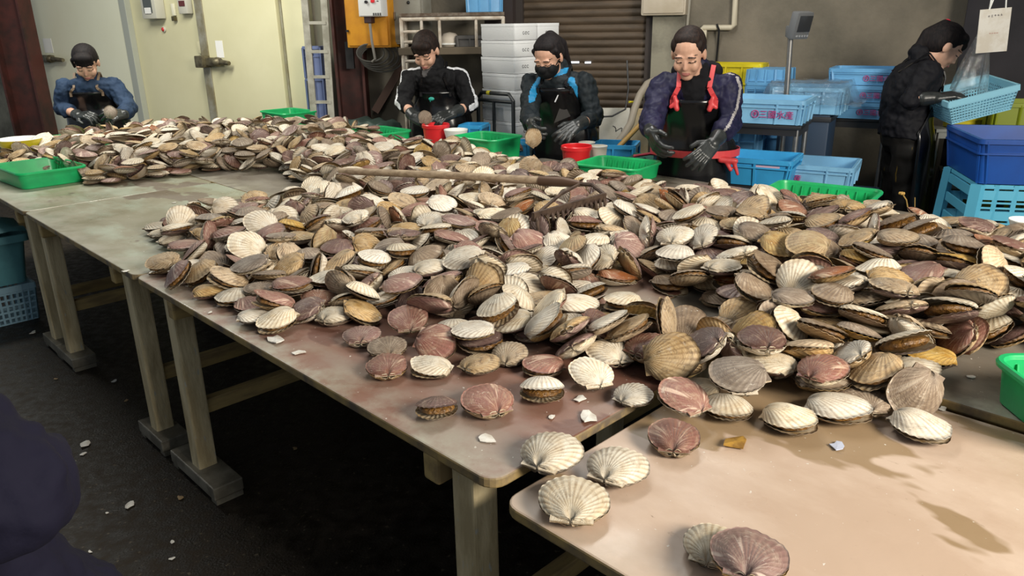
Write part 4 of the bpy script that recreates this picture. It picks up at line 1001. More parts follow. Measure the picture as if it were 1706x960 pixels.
227,2659,785,8,96,6,-26,94 -1414,4640,834,19,-5,-95,26,100 -2423,4493,843,6,-99,-11,-8,106 1072,2559,817,20,88,-41,14,88 -2097,4965,858,6,22,-97,13,88 -1878,5136,820,30,-88,-17,-33,106 731,2874,820,90,-1,-14,41,94 -837,3570,747,5,3,50,87,100
-1136,3935,717,0,-88,-47,0,88 -802,2721,739,36,-27,36,-82,88 -2359,4185,771,10,58,76,-26,106 11,4044,750,9,18,98,-5,88 -878,4275,815,74,33,24,53,94 -2108,4624,823,59,-76,-24,-16,94 -509,4134,811,5,-55,83,-8,100 -2457,4960,826,12,37,91,-10,100
-1749,5123,839,90,3,4,43,100 -1503,4548,847,85,-44,23,-19,100 -1760,4981,848,57,-10,-9,-81,100 38,1880,717,85,0,0,-53,88 1251,1787,747,4,99,-6,-16,100 -1900,4144,757,30,-17,-5,-94,100 -1724,4184,770,88,-1,-7,47,106 -2559,4297,728,79,9,8,-60,106
-871,3016,777,100,-2,1,-4,106 -728,2761,757,0,-68,-61,-41,94 -379,3163,761,16,55,72,-39,100 -1815,4299,832,11,62,76,14,88 -2472,5120,818,86,37,32,17,88 -1335,5240,853,28,91,-30,-4,100 -1397,4538,824,82,24,-6,-52,100 -2601,5009,834,4,97,-24,-6,100
-768,2379,718,95,0,0,31,94 591,1577,700,98,0,0,-18,106 177,3553,759,61,-5,-5,79,100 -78,3935,747,88,-14,-19,-41,94 -455,3667,762,28,-1,-94,19,100 -1312,3036,745,26,-19,92,-22,94 -1717,4307,822,99,0,12,0,94 -1311,4789,846,89,7,1,-45,106
-1056,4331,824,21,5,-97,10,94 -567,3851,790,77,-14,-5,-62,94 -1551,4636,857,1,-86,51,-3,106 -2525,4686,838,83,-3,-16,54,100 -2416,4669,838,26,31,90,-15,94 -228,3271,755,14,43,89,-9,100 -399,2437,753,6,-79,-61,6,100 -1133,3983,765,6,100,2,3,100
11,2612,778,6,84,52,12,106 766,1871,808,10,86,44,25,94 1145,2067,789,16,-28,93,18,94 -1902,4159,794,18,69,-70,-3,100 1049,2391,800,27,-94,-5,-23,106 1265,2007,794,33,3,-7,-94,94 -1759,4416,819,5,93,-19,-30,94 1463,2062,791,15,-90,34,-23,94
-1731,4723,846,7,85,28,-43,100 -61,1801,719,72,0,0,69,100 -1629,4277,737,25,-65,66,-27,100 -1382,4244,743,3,5,-23,-97,100 -46,3812,737,31,-70,64,-8,106 -1600,4452,797,21,13,81,53,106 1037,2036,793,5,-79,61,-8,100 -1889,4588,852,6,-66,-71,-25,100
949,2018,793,83,26,10,-48,88 -1525,4871,840,94,-32,11,-11,100 -2619,4693,824,3,73,-68,-11,88 -2281,5396,821,47,78,41,-2,100 -1979,4039,759,0,81,-58,0,100 -159,2150,756,98,10,-3,-16,100 -296,2150,732,2,-46,-88,-4,106 -394,2672,740,29,2,41,86,88
-123,2007,734,69,4,35,-63,94 -103,4110,745,17,-42,82,36,88 649,3019,792,47,-11,-12,-87,100 308,2659,795,2,30,-95,0,100 -2541,4416,806,91,13,-14,-38,100 -1077,5175,790,31,-50,-8,-81,106 -2941,4703,770,39,-6,-35,-85,94 -2118,4833,841,15,-63,-50,-57,100
-1068,4538,811,61,72,-32,9,88 770,1587,718,57,0,0,82,94 -2111,3953,726,70,-12,-6,-70,94 -970,2853,768,93,-13,-33,6,88 -2724,4395,734,3,39,86,-33,94 909,1824,769,0,98,-20,3,94 -2677,4466,791,13,-20,13,-96,100 -827,4202,825,19,-83,-52,8,94
-2131,5429,809,67,-1,47,57,106 -2043,5163,815,75,16,5,64,94 -2277,4967,807,69,-30,40,-52,100 -967,4300,829,19,4,95,-25,100 -1364,4448,826,6,14,-99,4,88 866,1732,719,72,0,0,-69,100 -1181,3264,722,98,-4,-3,20,100 -2917,4482,733,2,7,95,-30,94
-713,5076,729,79,24,9,-55,88 -541,2254,748,37,-7,-16,-91,100 1233,1626,781,95,-14,-1,-28,100 -885,2395,765,6,-4,-100,-4,94 -2089,4722,855,6,-20,96,-18,106 -1043,4954,799,67,-4,17,-72,88 780,2988,806,60,-6,4,-79,106 -1676,5100,821,14,22,-25,-93,106
-2078,5266,822,11,44,89,-10,94 -34,3717,739,46,-18,32,-81,106 224,1777,723,2,1,-4,100,106 -380,3244,753,61,-51,20,-58,106 784,1819,727,63,-9,5,-77,106 -128,2503,754,98,9,11,17,100 -497,2627,758,43,-4,2,90,88 -823,3115,770,20,35,89,21,88
948,2172,788,0,-48,88,0,100 1157,2925,747,47,84,-22,-12,100 609,2414,794,12,-99,-6,-1,100 -1068,5269,783,42,-50,71,-26,100 -1595,4555,835,90,1,3,43,106 -2790,4624,788,5,-27,94,19,88 -2377,5124,823,2,-82,57,-1,106 -2754,4499,785,95,-12,8,-27,100
-1674,4941,836,10,-30,1,95,88 -1972,4020,720,0,-48,-88,0,106 -227,2218,724,76,6,-5,-65,100 -1607,4366,735,6,-8,29,-95,100 -548,3115,769,12,-91,24,-31,88 -2743,5016,801,21,-56,70,-39,106 -694,2671,762,64,16,38,65,88 -640,3181,770,24,73,-60,-24,100
-2552,4810,832,93,-19,30,-14,100 -1239,5218,838,8,72,68,9,100 -2382,4571,838,6,-96,-15,-24,94 -2672,4913,813,8,-89,-38,-25,106 -1462,4703,833,27,-24,31,88,100 -244,4345,764,3,19,95,23,100 415,1624,724,5,100,-3,-3,106 -2261,4162,765,91,-17,1,37,100
-2036,3983,749,15,43,31,-84,100 7,3867,745,48,24,83,15,94 -297,2525,740,0,26,96,0,88 -581,3046,758,71,-46,30,44,100 -947,3687,736,15,26,-90,31,100 -2254,4727,850,38,-17,-15,90,88 870,2105,810,31,18,-6,93,100 -2817,4299,730,80,23,-16,-54,88
-1166,4422,816,25,-57,-66,41,100 -1335,5221,817,29,92,-27,-6,100 -2464,4324,804,8,84,47,27,88 -1466,4593,840,60,-55,58,-6,94 -1003,5216,791,6,-83,54,-11,94 1150,2377,828,1,-11,99,8,88 341,3003,737,37,1,-36,86,100 -765,2657,753,2,-85,-52,-8,94
617,3438,735,81,-23,-12,-53,106 188,3332,751,8,94,30,13,100 -987,2590,767,33,-14,-22,-91,94 103,2591,764,89,31,14,-29,94 -1738,4178,805,3,67,74,7,88 -1052,4011,788,2,51,-84,-16,100 793,2121,785,4,88,44,18,88 -1671,4431,796,27,0,-36,89,94
-1471,5110,845,17,-1,98,-1,106 -932,4069,814,11,-65,-71,-22,100 -998,2417,718,14,0,0,-99,94 121,2323,760,82,0,0,-57,100 -781,2291,735,32,49,-79,19,94 -809,3905,797,61,0,0,79,100 -113,2945,755,94,-5,-10,31,100 -2868,4856,797,86,0,-8,-50,106
1144,2002,794,37,-93,-7,-4,106 790,2254,814,13,-2,-9,99,88 1266,1721,793,99,-5,-5,10,94 -2034,5422,810,6,17,-94,-29,94 1204,1763,717,75,0,0,66,88 -157,4259,758,1,40,-90,-20,100 81,2977,753,7,-25,-96,6,94 219,3204,752,6,96,-5,26,100
-1027,2950,771,21,73,64,-11,88 402,2458,775,49,-16,50,-69,88 -473,2377,758,93,-2,28,-25,100 -400,3082,760,73,2,-7,68,100 -163,2119,786,3,14,98,10,88 -1170,4179,786,4,-99,12,7,94 -558,4196,788,3,-10,-95,-30,100 1412,2295,798,15,-22,-12,-96,94
1099,1717,780,11,-80,-55,-21,100 -1810,5524,807,6,96,12,25,100 -1674,4615,827,69,-49,23,-47,100 -1766,5217,830,32,18,-92,-12,100 -2092,4475,828,25,-26,-20,91,100 -535,2345,735,6,-23,-94,25,106 -370,2245,719,0,27,96,0,100 130,2223,736,57,-12,-24,78,106
82,3291,744,11,-67,-72,-17,88 327,2604,728,24,96,-14,3,88 -910,2806,757,7,-68,-67,-29,100 -429,2922,756,68,-23,-1,-69,94 -3,2855,742,20,-35,-25,-88,100 -328,3339,735,54,-34,11,76,94 -3045,4551,732,37,-22,-8,90,100 319,2521,776,85,-7,0,-52,100
-131,3094,750,20,-1,-86,-46,94 -1465,4221,765,7,-2,97,-21,100 -904,3932,790,14,-50,83,-21,106 -1449,5381,823,18,-27,-94,10,100 -1308,4402,806,92,-2,-40,5,100 -718,4517,784,67,19,-45,-55,100 -2268,5080,829,87,4,-2,-50,106 -1281,4491,823,12,84,53,-6,94
819,2829,818,1,93,36,10,106 -1810,5308,839,71,-8,-5,-69,100 602,2742,831,78,-11,30,-54,88 117,2064,720,0,100,6,0,106 99,3527,731,15,5,-98,-15,100 527,2187,720,55,0,0,-83,106 -1346,2962,719,95,0,0,-30,100 -972,2516,735,22,21,93,21,100
-822,5200,719,0,98,-20,0,100 -532,2419,732,84,-22,29,40,88 443,2559,799,18,-69,-67,21,100 1338,1946,767,31,-1,-12,-94,94 -611,3820,764,64,-6,14,76,106 -496,4430,796,29,0,-4,-96,100 -1457,4401,781,34,52,65,43,94 -1462,4807,837,5,-9,-97,22,106
-2160,4557,825,10,86,48,13,100 -1652,5379,832,12,88,34,-32,94 -755,4209,814,28,-74,-53,32,88 -1115,5267,807,60,-59,34,-41,94 637,2170,719,21,0,0,98,100 -54,2830,746,18,-33,-81,45,100 -1250,3168,720,0,98,-17,0,106 -1028,3830,733,15,47,-83,-27,94
-513,3120,750,8,-40,-4,91,94 94,2848,755,0,41,91,0,100 -374,2343,763,99,4,-13,3,100 -775,2542,752,70,2,23,68,106 -77,2177,770,86,-40,12,-28,94 687,1846,760,3,98,2,21,94 577,2333,776,92,-26,7,28,100 -2045,4561,830,15,81,56,-8,100
-2449,5059,815,12,-18,34,92,88 -2064,4281,816,22,55,80,-8,88 1178,1918,792,7,-98,-17,-1,106 -2313,4325,827,81,24,-11,-52,100 -1761,4924,826,10,6,21,97,94 -2146,5156,832,31,0,17,94,100 1027,2177,812,6,-19,-93,31,94 -1278,5316,837,2,-24,1,97,94
-801,2484,720,0,-3,100,0,106 333,2444,755,0,100,10,0,88 -2678,5060,810,45,80,-4,-40,100 -90,4186,735,31,-23,-23,89,100 -414,3483,757,16,95,20,-19,106 -8,3955,733,30,-89,29,-19,88 -1819,4186,751,98,10,14,-5,88 -434,3750,756,18,-11,-97,9,94
-356,2866,756,98,-6,-19,-7,100 -1294,4206,762,53,8,2,85,100 -1653,4304,762,3,-92,14,-36,88 -1210,2801,767,15,94,-28,-9,100 -779,4277,809,85,8,33,-41,100 -2888,4647,773,5,-25,-94,20,88 876,2974,785,39,-11,-7,91,106 -1845,4636,821,85,-11,-1,-51,94
-1539,4343,830,9,17,97,12,88 -1283,5091,823,18,59,-79,2,94 -2294,5339,816,81,-43,-5,39,100 -1414,4961,838,4,-69,-53,49,106 -1076,4603,826,4,-5,-95,-31,88 1353,1832,843,8,-72,-67,-16,94 -109,4552,700,3,-88,48,3,100 653,2473,719,18,0,0,-98,100
216,3415,732,81,-21,-30,46,88 -28,1838,749,18,33,-92,11,88 -11,3040,741,27,-82,46,21,94 -169,2046,736,35,-65,-68,-3,100 -524,2870,760,0,-78,-63,0,106 -407,4109,774,20,-41,79,-41,106 1302,1806,768,69,10,16,70,100 826,1787,759,99,6,10,-2,94
-2097,4098,767,57,16,24,77,100 -382,3931,769,22,91,33,-6,94 672,2365,780,81,-28,-8,52,94 -1015,4834,789,20,-4,-95,-22,88 -617,2407,756,62,-63,-47,-4,88 -1711,5307,807,88,-21,32,-29,106 -1381,4334,788,3,84,50,-19,106 987,1947,766,7,-88,40,25,88
-891,5321,731,3,-95,-2,32,88 535,2599,789,86,11,-11,49,106 975,2603,803,26,-76,-58,15,100 717,2417,797,12,39,84,-36,100 -1376,5317,818,12,87,-47,-9,100 -1716,4244,719,0,-18,-98,0,100 -549,4991,719,0,13,99,0,100 197,3872,733,63,4,21,-74,106
-222,3840,753,13,48,-82,-27,100 681,1933,735,86,5,-3,-50,100 -59,2092,754,11,0,0,-99,106 -606,4947,733,31,-47,82,5,94 110,3604,736,22,14,35,-90,94 -678,2581,750,14,20,97,-1,100 783,1881,779,13,27,-1,-95,88 -303,4012,768,20,-62,71,-27,100
-933,4315,779,69,-23,-41,55,100 -1683,4347,775,45,23,-32,-80,88 762,2328,792,0,-99,16,0,106 736,2244,773,67,-13,26,68,100 -936,4440,827,94,0,6,-35,88 -2504,5133,801,78,10,48,-39,106 -2474,4603,830,10,72,65,-22,94 561,2709,808,54,30,8,78,100
-1028,4092,812,93,-14,15,-30,100 88,3154,720,53,0,0,-85,100 875,1876,719,0,-100,6,0,100 -1518,4312,743,85,-26,19,-42,100 41,3207,734,35,49,80,3,94 -678,2335,732,59,-17,-23,76,94 -861,2391,723,12,-26,-96,0,88 762,1975,757,14,-4,-30,-94,106
-2292,4240,787,7,-89,-45,3,106 -1407,4299,766,23,11,16,95,88 366,2589,785,10,47,86,-13,94 -1182,3000,762,42,16,87,19,94 -1877,4282,786,8,-97,1,23,106 -2268,4654,829,22,40,87,-17,100 -624,3937,778,35,4,-17,92,94 -882,3991,814,61,-24,26,71,100
-2030,4986,823,88,-1,8,47,100 -2170,4674,832,73,14,13,-66,88 606,2523,802,7,96,28,-4,106 -2216,5227,834,75,-9,1,-66,100 -1560,5396,822,93,15,-9,-31,94 -1734,4590,824,1,51,4,-86,100 -607,2308,718,0,-71,70,0,94 -1120,2644,718,0,72,-69,0,94
1253,1686,727,1,-81,55,-20,88 179,2648,757,8,-49,87,-1,88 211,2756,751,6,5,-95,29,88 951,1747,736,8,-12,38,-91,88 -2543,5257,818,12,-82,-56,8,106 1537,2353,772,12,-91,26,-30,106 -783,3798,793,85,5,10,-52,100 -473,3044,767,21,-97,9,-2,88
-2186,4276,823,68,-9,-1,-73,94 -2153,4398,804,28,-17,22,-92,100 -2758,4712,804,29,-26,-11,91,106 -1214,4625,810,95,-21,-21,-2,100 -2374,5370,817,87,15,27,38,94 1289,2211,830,5,7,-100,-1,106 -1532,5200,844,76,-22,5,-61,106 -1551,5056,838,13,-90,-41,-8,94
1246,1671,843,92,9,24,30,100 -677,2424,722,4,-99,-16,1,100 -186,3338,720,89,0,0,46,106 -1064,3924,752,73,-2,-10,67,106 -524,2729,750,2,95,16,25,100 -1056,2777,740,17,17,28,93,106 91,3425,740,24,-31,92,1,106 115,3842,763,96,4,-3,26,100
-267,2621,760,15,-98,-10,2,100 -1111,3014,757,42,0,0,-91,100 346,3666,735,3,-90,29,32,100 -653,3082,771,37,-68,-58,27,88 -937,4542,820,6,-15,-99,2,100 1456,2466,787,51,9,-9,-85,100 625,2853,810,37,-18,7,-91,106 -2844,4394,720,33,0,0,94,106
-789,3163,754,3,93,31,21,100 -346,2752,743,6,-87,-46,-17,94 -585,2639,752,4,-91,40,-12,88 87,3936,755,95,-1,1,-32,100 -895,3763,780,15,13,98,5,100 -1213,5030,797,9,-89,44,8,100 1283,2585,778,19,-56,74,31,106 1089,1838,781,8,76,-64,5,100
-406,4336,785,52,-20,83,-3,94 -966,5252,759,1,78,-61,14,88 1005,2331,812,56,-12,-3,82,106 1356,1969,802,96,-5,-10,-25,88 -1917,4829,837,33,3,-1,94,106 1437,2019,835,21,98,3,5,100 -1248,3050,719,0,4,100,0,100 -471,2730,721,50,3,1,-87,100
-214,2091,719,30,0,0,95,100 -38,4243,720,8,0,0,100,106 126,1827,720,0,-46,-89,0,106 -403,2808,719,51,0,0,-86,100 483,3054,742,41,-83,-36,7,100 620,3306,751,3,100,7,-1,94 -881,2482,755,51,-3,9,-85,100 539,2860,795,89,1,-9,-45,88
478,2943,789,6,-22,-97,-3,88 -571,4373,791,9,31,0,95,106 441,3098,719,0,89,46,0,100 211,3616,724,90,-7,6,-43,94 657,2302,755,13,-7,97,-20,100 -324,2436,737,89,-3,-36,29,100 305,2343,758,21,-82,-51,16,106 -128,3675,745,72,-48,29,41,88
-637,3624,749,10,-90,36,-24,88 1511,2179,790,68,4,-6,-73,100 1149,2457,803,83,-2,7,55,106 1334,2105,801,54,-31,27,-73,100 134,1954,719,83,0,0,56,100 -2958,4417,719,0,50,-87,0,100 633,1713,731,12,-74,-62,-24,94 116,2425,744,40,32,1,-86,100
-49,1983,757,79,0,0,-61,100 392,3275,736,30,47,81,-18,100 367,3529,737,15,-26,24,-92,100 218,2277,760,37,0,0,93,100 1077,2889,772,45,13,-23,85,100 408,2891,767,5,-57,77,-27,88 -890,2590,771,5,66,74,13,88 724,2155,760,79,15,20,-55,100
-82,2650,753,98,4,2,-19,106 860,2861,789,18,-86,41,-23,94 -1177,4682,828,23,64,-71,19,94 761,2752,817,11,-99,-2,6,88 -538,2209,717,0,-18,98,0,88 1284,1582,719,72,0,0,70,100 1438,1735,719,10,0,0,100,100 1379,1553,737,80,-13,33,-48,100
605,1858,720,69,0,0,-72,106 1559,1546,720,0,45,89,0,106 686,1776,720,0,-92,39,0,106 1436,1478,717,0,-93,-36,0,88 -819,5064,719,0,94,-35,0,100 1343,1676,720,51,0,0,86,106 -843,3394,750,79,20,3,58,88 -271,2985,757,22,-94,-27,-2,94
488,2251,732,31,84,44,-2,88 1515,1351,733,74,-10,-9,66,106 -616,3764,740,12,60,-79,9,94 1308,1607,755,10,80,-60,-1,88 -579,2988,753,72,-61,-33,4,100 481,3158,742,6,97,17,-18,94 -663,4588,754,9,32,11,94,100 1824,1927,775,35,-32,-87,-13,100
1505,1653,767,73,21,-8,64,94 1361,2622,760,87,-4,-2,49,94 1385,1504,768,93,25,20,-16,100 -187,2648,776,6,-96,-24,16,100 924,2076,753,30,-2,31,-90,88 1559,2053,807,81,5,20,55,100 1554,1467,761,73,1,-11,-68,106 1270,2810,760,8,71,60,-35,88
1464,1356,773,19,-20,-21,-94,88 1466,1549,752,11,1,-18,98,94 -993,5130,754,6,41,-91,5,94 1831,2033,797,87,0,1,49,106 1715,1720,764,4,23,97,-11,94 1360,1721,770,81,12,-23,53,88 1489,1911,801,31,10,-7,94,100 396,2809,774,9,-15,20,96,100
1818,2151,776,61,-7,-14,77,106 678,3160,764,77,-11,-3,-63,88 1563,1589,769,83,15,2,-53,100 1170,2269,772,61,-51,26,-55,100 1572,2157,813,21,-93,-22,21,100 1467,1460,773,13,99,-1,8,100 1040,2467,808,14,8,32,-93,88 1923,2103,781,94,-7,2,-34,106
1685,1763,792,9,98,-16,-2,88 1317,1654,779,55,-34,-17,-74,100 1619,1652,811,77,-44,-4,47,100 876,2024,764,14,-86,-49,-9,88 1333,1820,795,9,94,-27,-16,100 1520,1594,804,78,13,-24,-56,100 1406,1623,763,22,-7,24,94,100 1385,1884,800,9,-20,-97,14,94
1586,1693,803,15,-33,81,-47,94 1542,1988,834,4,-27,-94,-22,94 1657,1813,812,18,79,-53,23,106 1333,1696,815,23,-5,-97,0,100 1588,1525,799,12,76,-63,-14,100 1411,1636,800,23,92,-31,10,106 1651,2010,819,15,-70,-69,-9,106 1472,1823,809,98,8,-18,-9,100
1873,1955,826,81,-2,-4,58,106 1537,1432,812,30,-8,-6,-95,100 838,2012,808,9,-58,-80,12,88 1725,1735,820,48,31,-6,82,100 1515,1678,823,83,5,-13,-54,100 1654,2141,825,1,-20,97,-13,88 1422,1701,812,3,49,-85,20,88 1512,1918,843,2,-17,-98,-13,100
1323,2341,797,38,-19,-4,-90,88 1566,1756,821,28,-14,-7,95,100 1422,1791,823,71,26,-8,-65,100 1744,1846,801,72,-40,-5,56,88 1475,1509,797,2,0,27,96,88 1601,1851,841,87,-2,-5,49,100 1590,2086,830,32,-21,3,-92,88 1477,1565,825,16,-27,-1,95,100
1501,1814,859,11,75,-63,-17,106 1396,1709,843,20,85,49,-3,94 1408,1901,843,11,-62,-61,49,88 1491,1674,857,49,-14,-4,86,106 1637,1977,849,79,16,-7,59,94 1710,1901,837,85,17,14,-48,106 1325,1770,859,13,-96,-22,-9,100
'''

def shell_quat(hx, hy, up_dark, tilt, roll=0.0):
    """hinge points along (hx, hy) on the plan; up_dark: darker valve on top; tilt lifts the rim"""
    y = -Vector((hx, hy, 0)).normalized()
    z = Vector((0, 0, 1 if up_dark else -1))
    x = y.cross(z)
    R = Matrix((x, y, z)).transposed()
    q = R.to_quaternion()
    lift = Quaternion(Vector((-hx, -hy, 0)).normalized().cross(Vector((0, 0, 1))), tilt)
    rl = Quaternion(Vector((hx, hy, 0)).normalized(), roll)
    return rl @ lift @ q

def lay(label, px, py, hx, hy, up_dark, dark, pale, k, gape_deg, size=1.0, z=T, extra_tilt=0.0, roll=0.0, group=None):
    """a shell lying by itself: the photo shows its middle at (px, py) and its hinge towards (hx, hy)"""
    g = math.radians(gape_deg)
    p = at_z(px, py, z + 0.018)
    h = at_z(hx, hy, z + 0.018) - p
    q = shell_quat(h.x, h.y, up_dark, g + math.radians(extra_tilt), math.radians(roll))
    p.z = z + (0.0155 if up_dark else 0.0165) * size + (0.004 * size if up_dark else 0) + (R0 * math.sin(g) + 0.001) * size + math.sin(math.radians(abs(extra_tilt) + abs(roll))) * R0 * size
    return scallop(label, group, p, q, dark, pale, k, g, size, 2)

TT = T - 0.018
lay('large clean white ribbed scallop lying over the corner joint of the two front tables', 920, 757, 884, 794, False, 'grey', 'white', 0, 1.5, 1.06, T - 0.004, 4)
lay('white scallop with speckled upper ribs, right of the clean one at the table joint', 1030, 778, 1000, 812, False, 'grey', 'white', 1, 1.5, 1.05, TT)
lay('white fan scallop with wide ears, lowest of the three at the table corner', 957, 836, 950, 880, False, 'tan', 'white', 2, 2, 1.10, TT)
lay('mauve brown scallop with a small cream shell chip on top, alone before the heap', 1122, 732, 1122, 764, True, 'rose', 'tan', 3, 4, 0.92, TT)
lay('rose brown fan scallop with pale streaks lying alone near the table edge', 812, 672, 838, 700, True, 'rose', 'tan', 1, 3.5, 1.02)
lay('small brown scallop gaping at the camera with amber flesh, left of the rose brown fan', 728, 680, 731, 655, True, 'brown', 'tan', 2, 8, 0.78)
lay('white lidded scallop gaping at the camera, right of the rose brown fan', 903, 652, 903, 628, False, 'tan', 'white', 0, 9, 0.86)
lay('mauve scallop with pale hinge, front of the little group at the left tip', 645, 612, 650, 645, True, 'rose', 'tan', 4, 3, 0.90)
lay('cream ribbed scallop pointing right, beside the mauve one of the left tip group', 718, 613, 758, 617, False, 'grey', 'white', 3, 5, 0.86)
lay('pink brown round scallop, leftmost of the left tip group', 603, 560, 598, 590, True, 'rose', 'white', 0, 3, 0.88)
lay('crimson rose scallop tilted up behind the left tip group', 680, 541, 692, 575, True, 'rose', 'tan', 2, 3, 0.95, T + 0.012, 14)
lay('cream crusted scallop on top of tan ones at the right of the left tip group', 757, 552, 757, 525, False, 'grey', 'white', 1, 6, 0.95, T + 0.018)
lay('grey brown scallop half under the crimson rose one', 645, 580, 655, 610, True, 'grey', 'tan', 2, 3, 0.88)
lay('cream scallop with its hinge to the lower right, before the tan table joint', 985, 628, 1010, 655, False, 'grey', 'white', 4, 3, 0.92, T + 0.006, 8)
lay('dirty cream scallop resting on the joint of the tan and red brown tables', 1056, 657, 1030, 672, False, 'grey', 'white', 2, 3, 0.78)
lay('scallop with a rose streak down a pale rim, propped at the front of the heap', 1137, 672, 1172, 690, True, 'rose', 'white', 0, 4, 0.98, TT + 0.015, 12)
lay('pale grey fan scallop right of the rose streaked one', 1212, 680, 1200, 655, False, 'grey', 'white', 1, 3, 0.92, TT)
lay('white scallop with dark specks, front of the right hand group on the tan table', 1315, 700, 1282, 690, False, 'grey', 'white', 3, 4, 0.96, TT)
lay('big cream scallop with fine brown ribs, rightmost at the front of the heap', 1395, 684, 1345, 672, False, 'tan', 'white', 4, 4, 1.08, TT)
lay('narrow cream ribbed scallop upright between the grey fan and the ochre one', 1232, 640, 1250, 670, False, 'grey', 'white', 2, 3, 0.85, TT + 0.02, 16)
lay('white and blackened scallop half under the large purple one at the bottom edge', 1190, 908, 1178, 938, False, 'grey', 'white', 1, 2, 0.86, TT)
lay('large purple scallop with pale rays at the very bottom edge of the tan table', 1246, 938, 1240, 990, True, 'rose', 'tan', 3, 3, 1.03, TT + 0.016, -7)
lay('small pale scallop alone on the bare strip behind the grey green table', 488, 318, 482, 326, False, 'grey', 'white', 0, 4, 0.86)
lay('cream scallop with black flecks at the right front foot of the big heap', 1520, 620, 1480, 626, False, 'grey', 'white', 3, 4, 1.0)
lay('tan striped scallop gaping slightly, first one right of the left tip group', 850, 592, 838, 612, False, 'grey', 'tan', 1, 7, 0.80)

# ---- the heaps
rng_ = random.Random(11)
pile = [tuple(int(x) for x in s.split(',')) for s in PILE.split()]

def zone(u, v):
    if u > 2.85:
        return 'the far left heap'
    if v > 1.12 and u > 0.92:
        return 'the low heap around the rake handle'
    if u < 0.32 and v > 0.72:
        return 'the big right hand heap'
    return 'the near heap on the red brown table'

KW = {'white': 'cream white', 'tan': 'tan', 'ochre': 'ochre', 'brown': 'purple brown', 'rose': 'rose brown', 'grey': 'grey brown', 'rust': 'rust orange'}
N_IND = 270
stuff = {'V': [], 'F': [], 'UV': [], 'MI': [], 'ID': []}
nbase = 0
smats = list(SHELLS.keys())
for i, (x, y, z, qw, qx, qy, qz, s) in enumerate(pile):
    q = Quaternion((qw, qx, qy, qz)).normalized()
    p = Vector((x, y, z + 3)) / 1000
    d = Vector((p.x - OX, p.y - OY))
    u, v = d.x * UX + d.y * UY, d.x * VX + d.y * VY
    zn = zone(u, v)
    right = zn == 'the big right hand heap'
    far = u > 2.0
    dark = rng_.choices(['brown', 'rose', 'grey', 'rust'], [3.2, 3.6, 3.6, 0.5] if not right else [2.4, 1.2, 4.6, 0.5])[0]
    pale = rng_.choices(['white', 'tan', 'ochre'], [6.4, 2.4, 0.6] if not right else [4.4, 3.4, 1.4])[0]
    if rng_.random() < 0.26:
        dark = rng_.choice(['tan', 'white', 'tan', 'grey'])
    k = rng_.randrange(5)
    gape = math.radians(max(1.5, rng_.gauss(3.8, 3.2)))
    gape = min(gape, math.radians(12))
    if i < N_IND:
        nz = (q @ Vector((0, 0, 1))).z
        face = dark if nz > 0 else pale
        how = 'lying flat' if abs(nz) > 0.85 else ('tilted' if abs(nz) > 0.45 else 'standing on edge')
        op = 'gaping ' if gape > math.radians(7) else ''
        lab = '%s%s scallop %s in %s' % (op, KW[face], how, zn)
        scallop(lab, lab.replace('scallop', 'scallops', 1), p, q, dark, pale, k, gape, s / 100, 2 if i < 120 else 1)
    else:
        Rm = np.array(q.to_matrix()) * (s / 100)
        for kind, sg in ((dark, 1), (pale, -1)):
            V, Fs, UVs, mi = ARR_LOW[k % 3]
            A = np.array(V)
            fl = Fs
            if sg < 0:
                A = A * np.array([1, 1, -1])
                fl = [f[::-1] for f in Fs]
            ca, sa = math.cos(sg * gape), math.sin(sg * gape)
            A = A + np.array([0, R0, 0])
            A = np.stack([A[:, 0], A[:, 1] * ca - A[:, 2] * sa, A[:, 1] * sa + A[:, 2] * ca], 1) - np.array([0, R0, 0])
            A = A @ Rm.T + np.array(p)
            stuff['V'].append(A)
            stuff['F'] += [tuple(j + nbase for j in f) for f in fl]
            stuff['UV'].append(np.array(UVs))
            oi_ = smats.index(kind)
            stuff['MI'] += [oi_ if m_ == 0 else len(smats) for m_ in mi]
            stuff['ID'].append(np.full(len(A), rng_.random() * 20))
            nbase += len(A)
me = bpy.data.meshes.new('scallop_heap')
me.from_pydata(np.vstack(stuff['V']).tolist(), [], stuff['F'])
ul = me.uv_layers.new(name='uv')
li = np.zeros(len(me.loops), np.int32)
me.loops.foreach_get('vertex_index', li)
ul.data.foreach_set('uv', np.vstack(stuff['UV']).astype(np.float32)[li].ravel())
me.polygons.foreach_set('material_index', stuff['MI'])
me.polygons.foreach_set('use_smooth', [True] * len(me.polygons))
at_ = me.attributes.new('shell_id', 'FLOAT', 'POINT')
at_.data.foreach_set('value', np.concatenate(stuff['ID']).astype(np.float32))
for k_ in smats:
    me.materials.append(SHELLS[k_])
me.materials.append(m_inner)
heap = bpy.data.objects.new('scallop_heap', me)
COL.objects.link(heap)
tag(heap, 'the remaining mass of cream and brown scallops heaped across the tables', 'scallops', kind='stuff')

# ------------------------------------------------------------------ trays, buckets and bowls on the tables
m_green = mat('green_plastic', (0.012, 0.42, 0.13), 0.35, c2=(0.015, 0.33, 0.11), scale=9)
m_red_p = mat('red_plastic', (0.62, 0.02, 0.025), 0.3)
m_white_p = mat('white_plastic', (0.74, 0.74, 0.70), 0.35)
m_yellow_p = mat('yellow_plastic', (0.58, 0.50, 0.02), 0.35)

def rrect(w_, l_, r, n=5):
    return rounded(w_, l_, r, -w_ / 2, -l_ / 2, n)

def ring_rows(specs, n=5):
    """specs: (w, l, r, z) -> rows of a rounded rectangular vessel"""
    return [[Vector((x, y, z)) for x, y in rrect(w_, l_, r, n)] for w_, l_, r, z in specs]

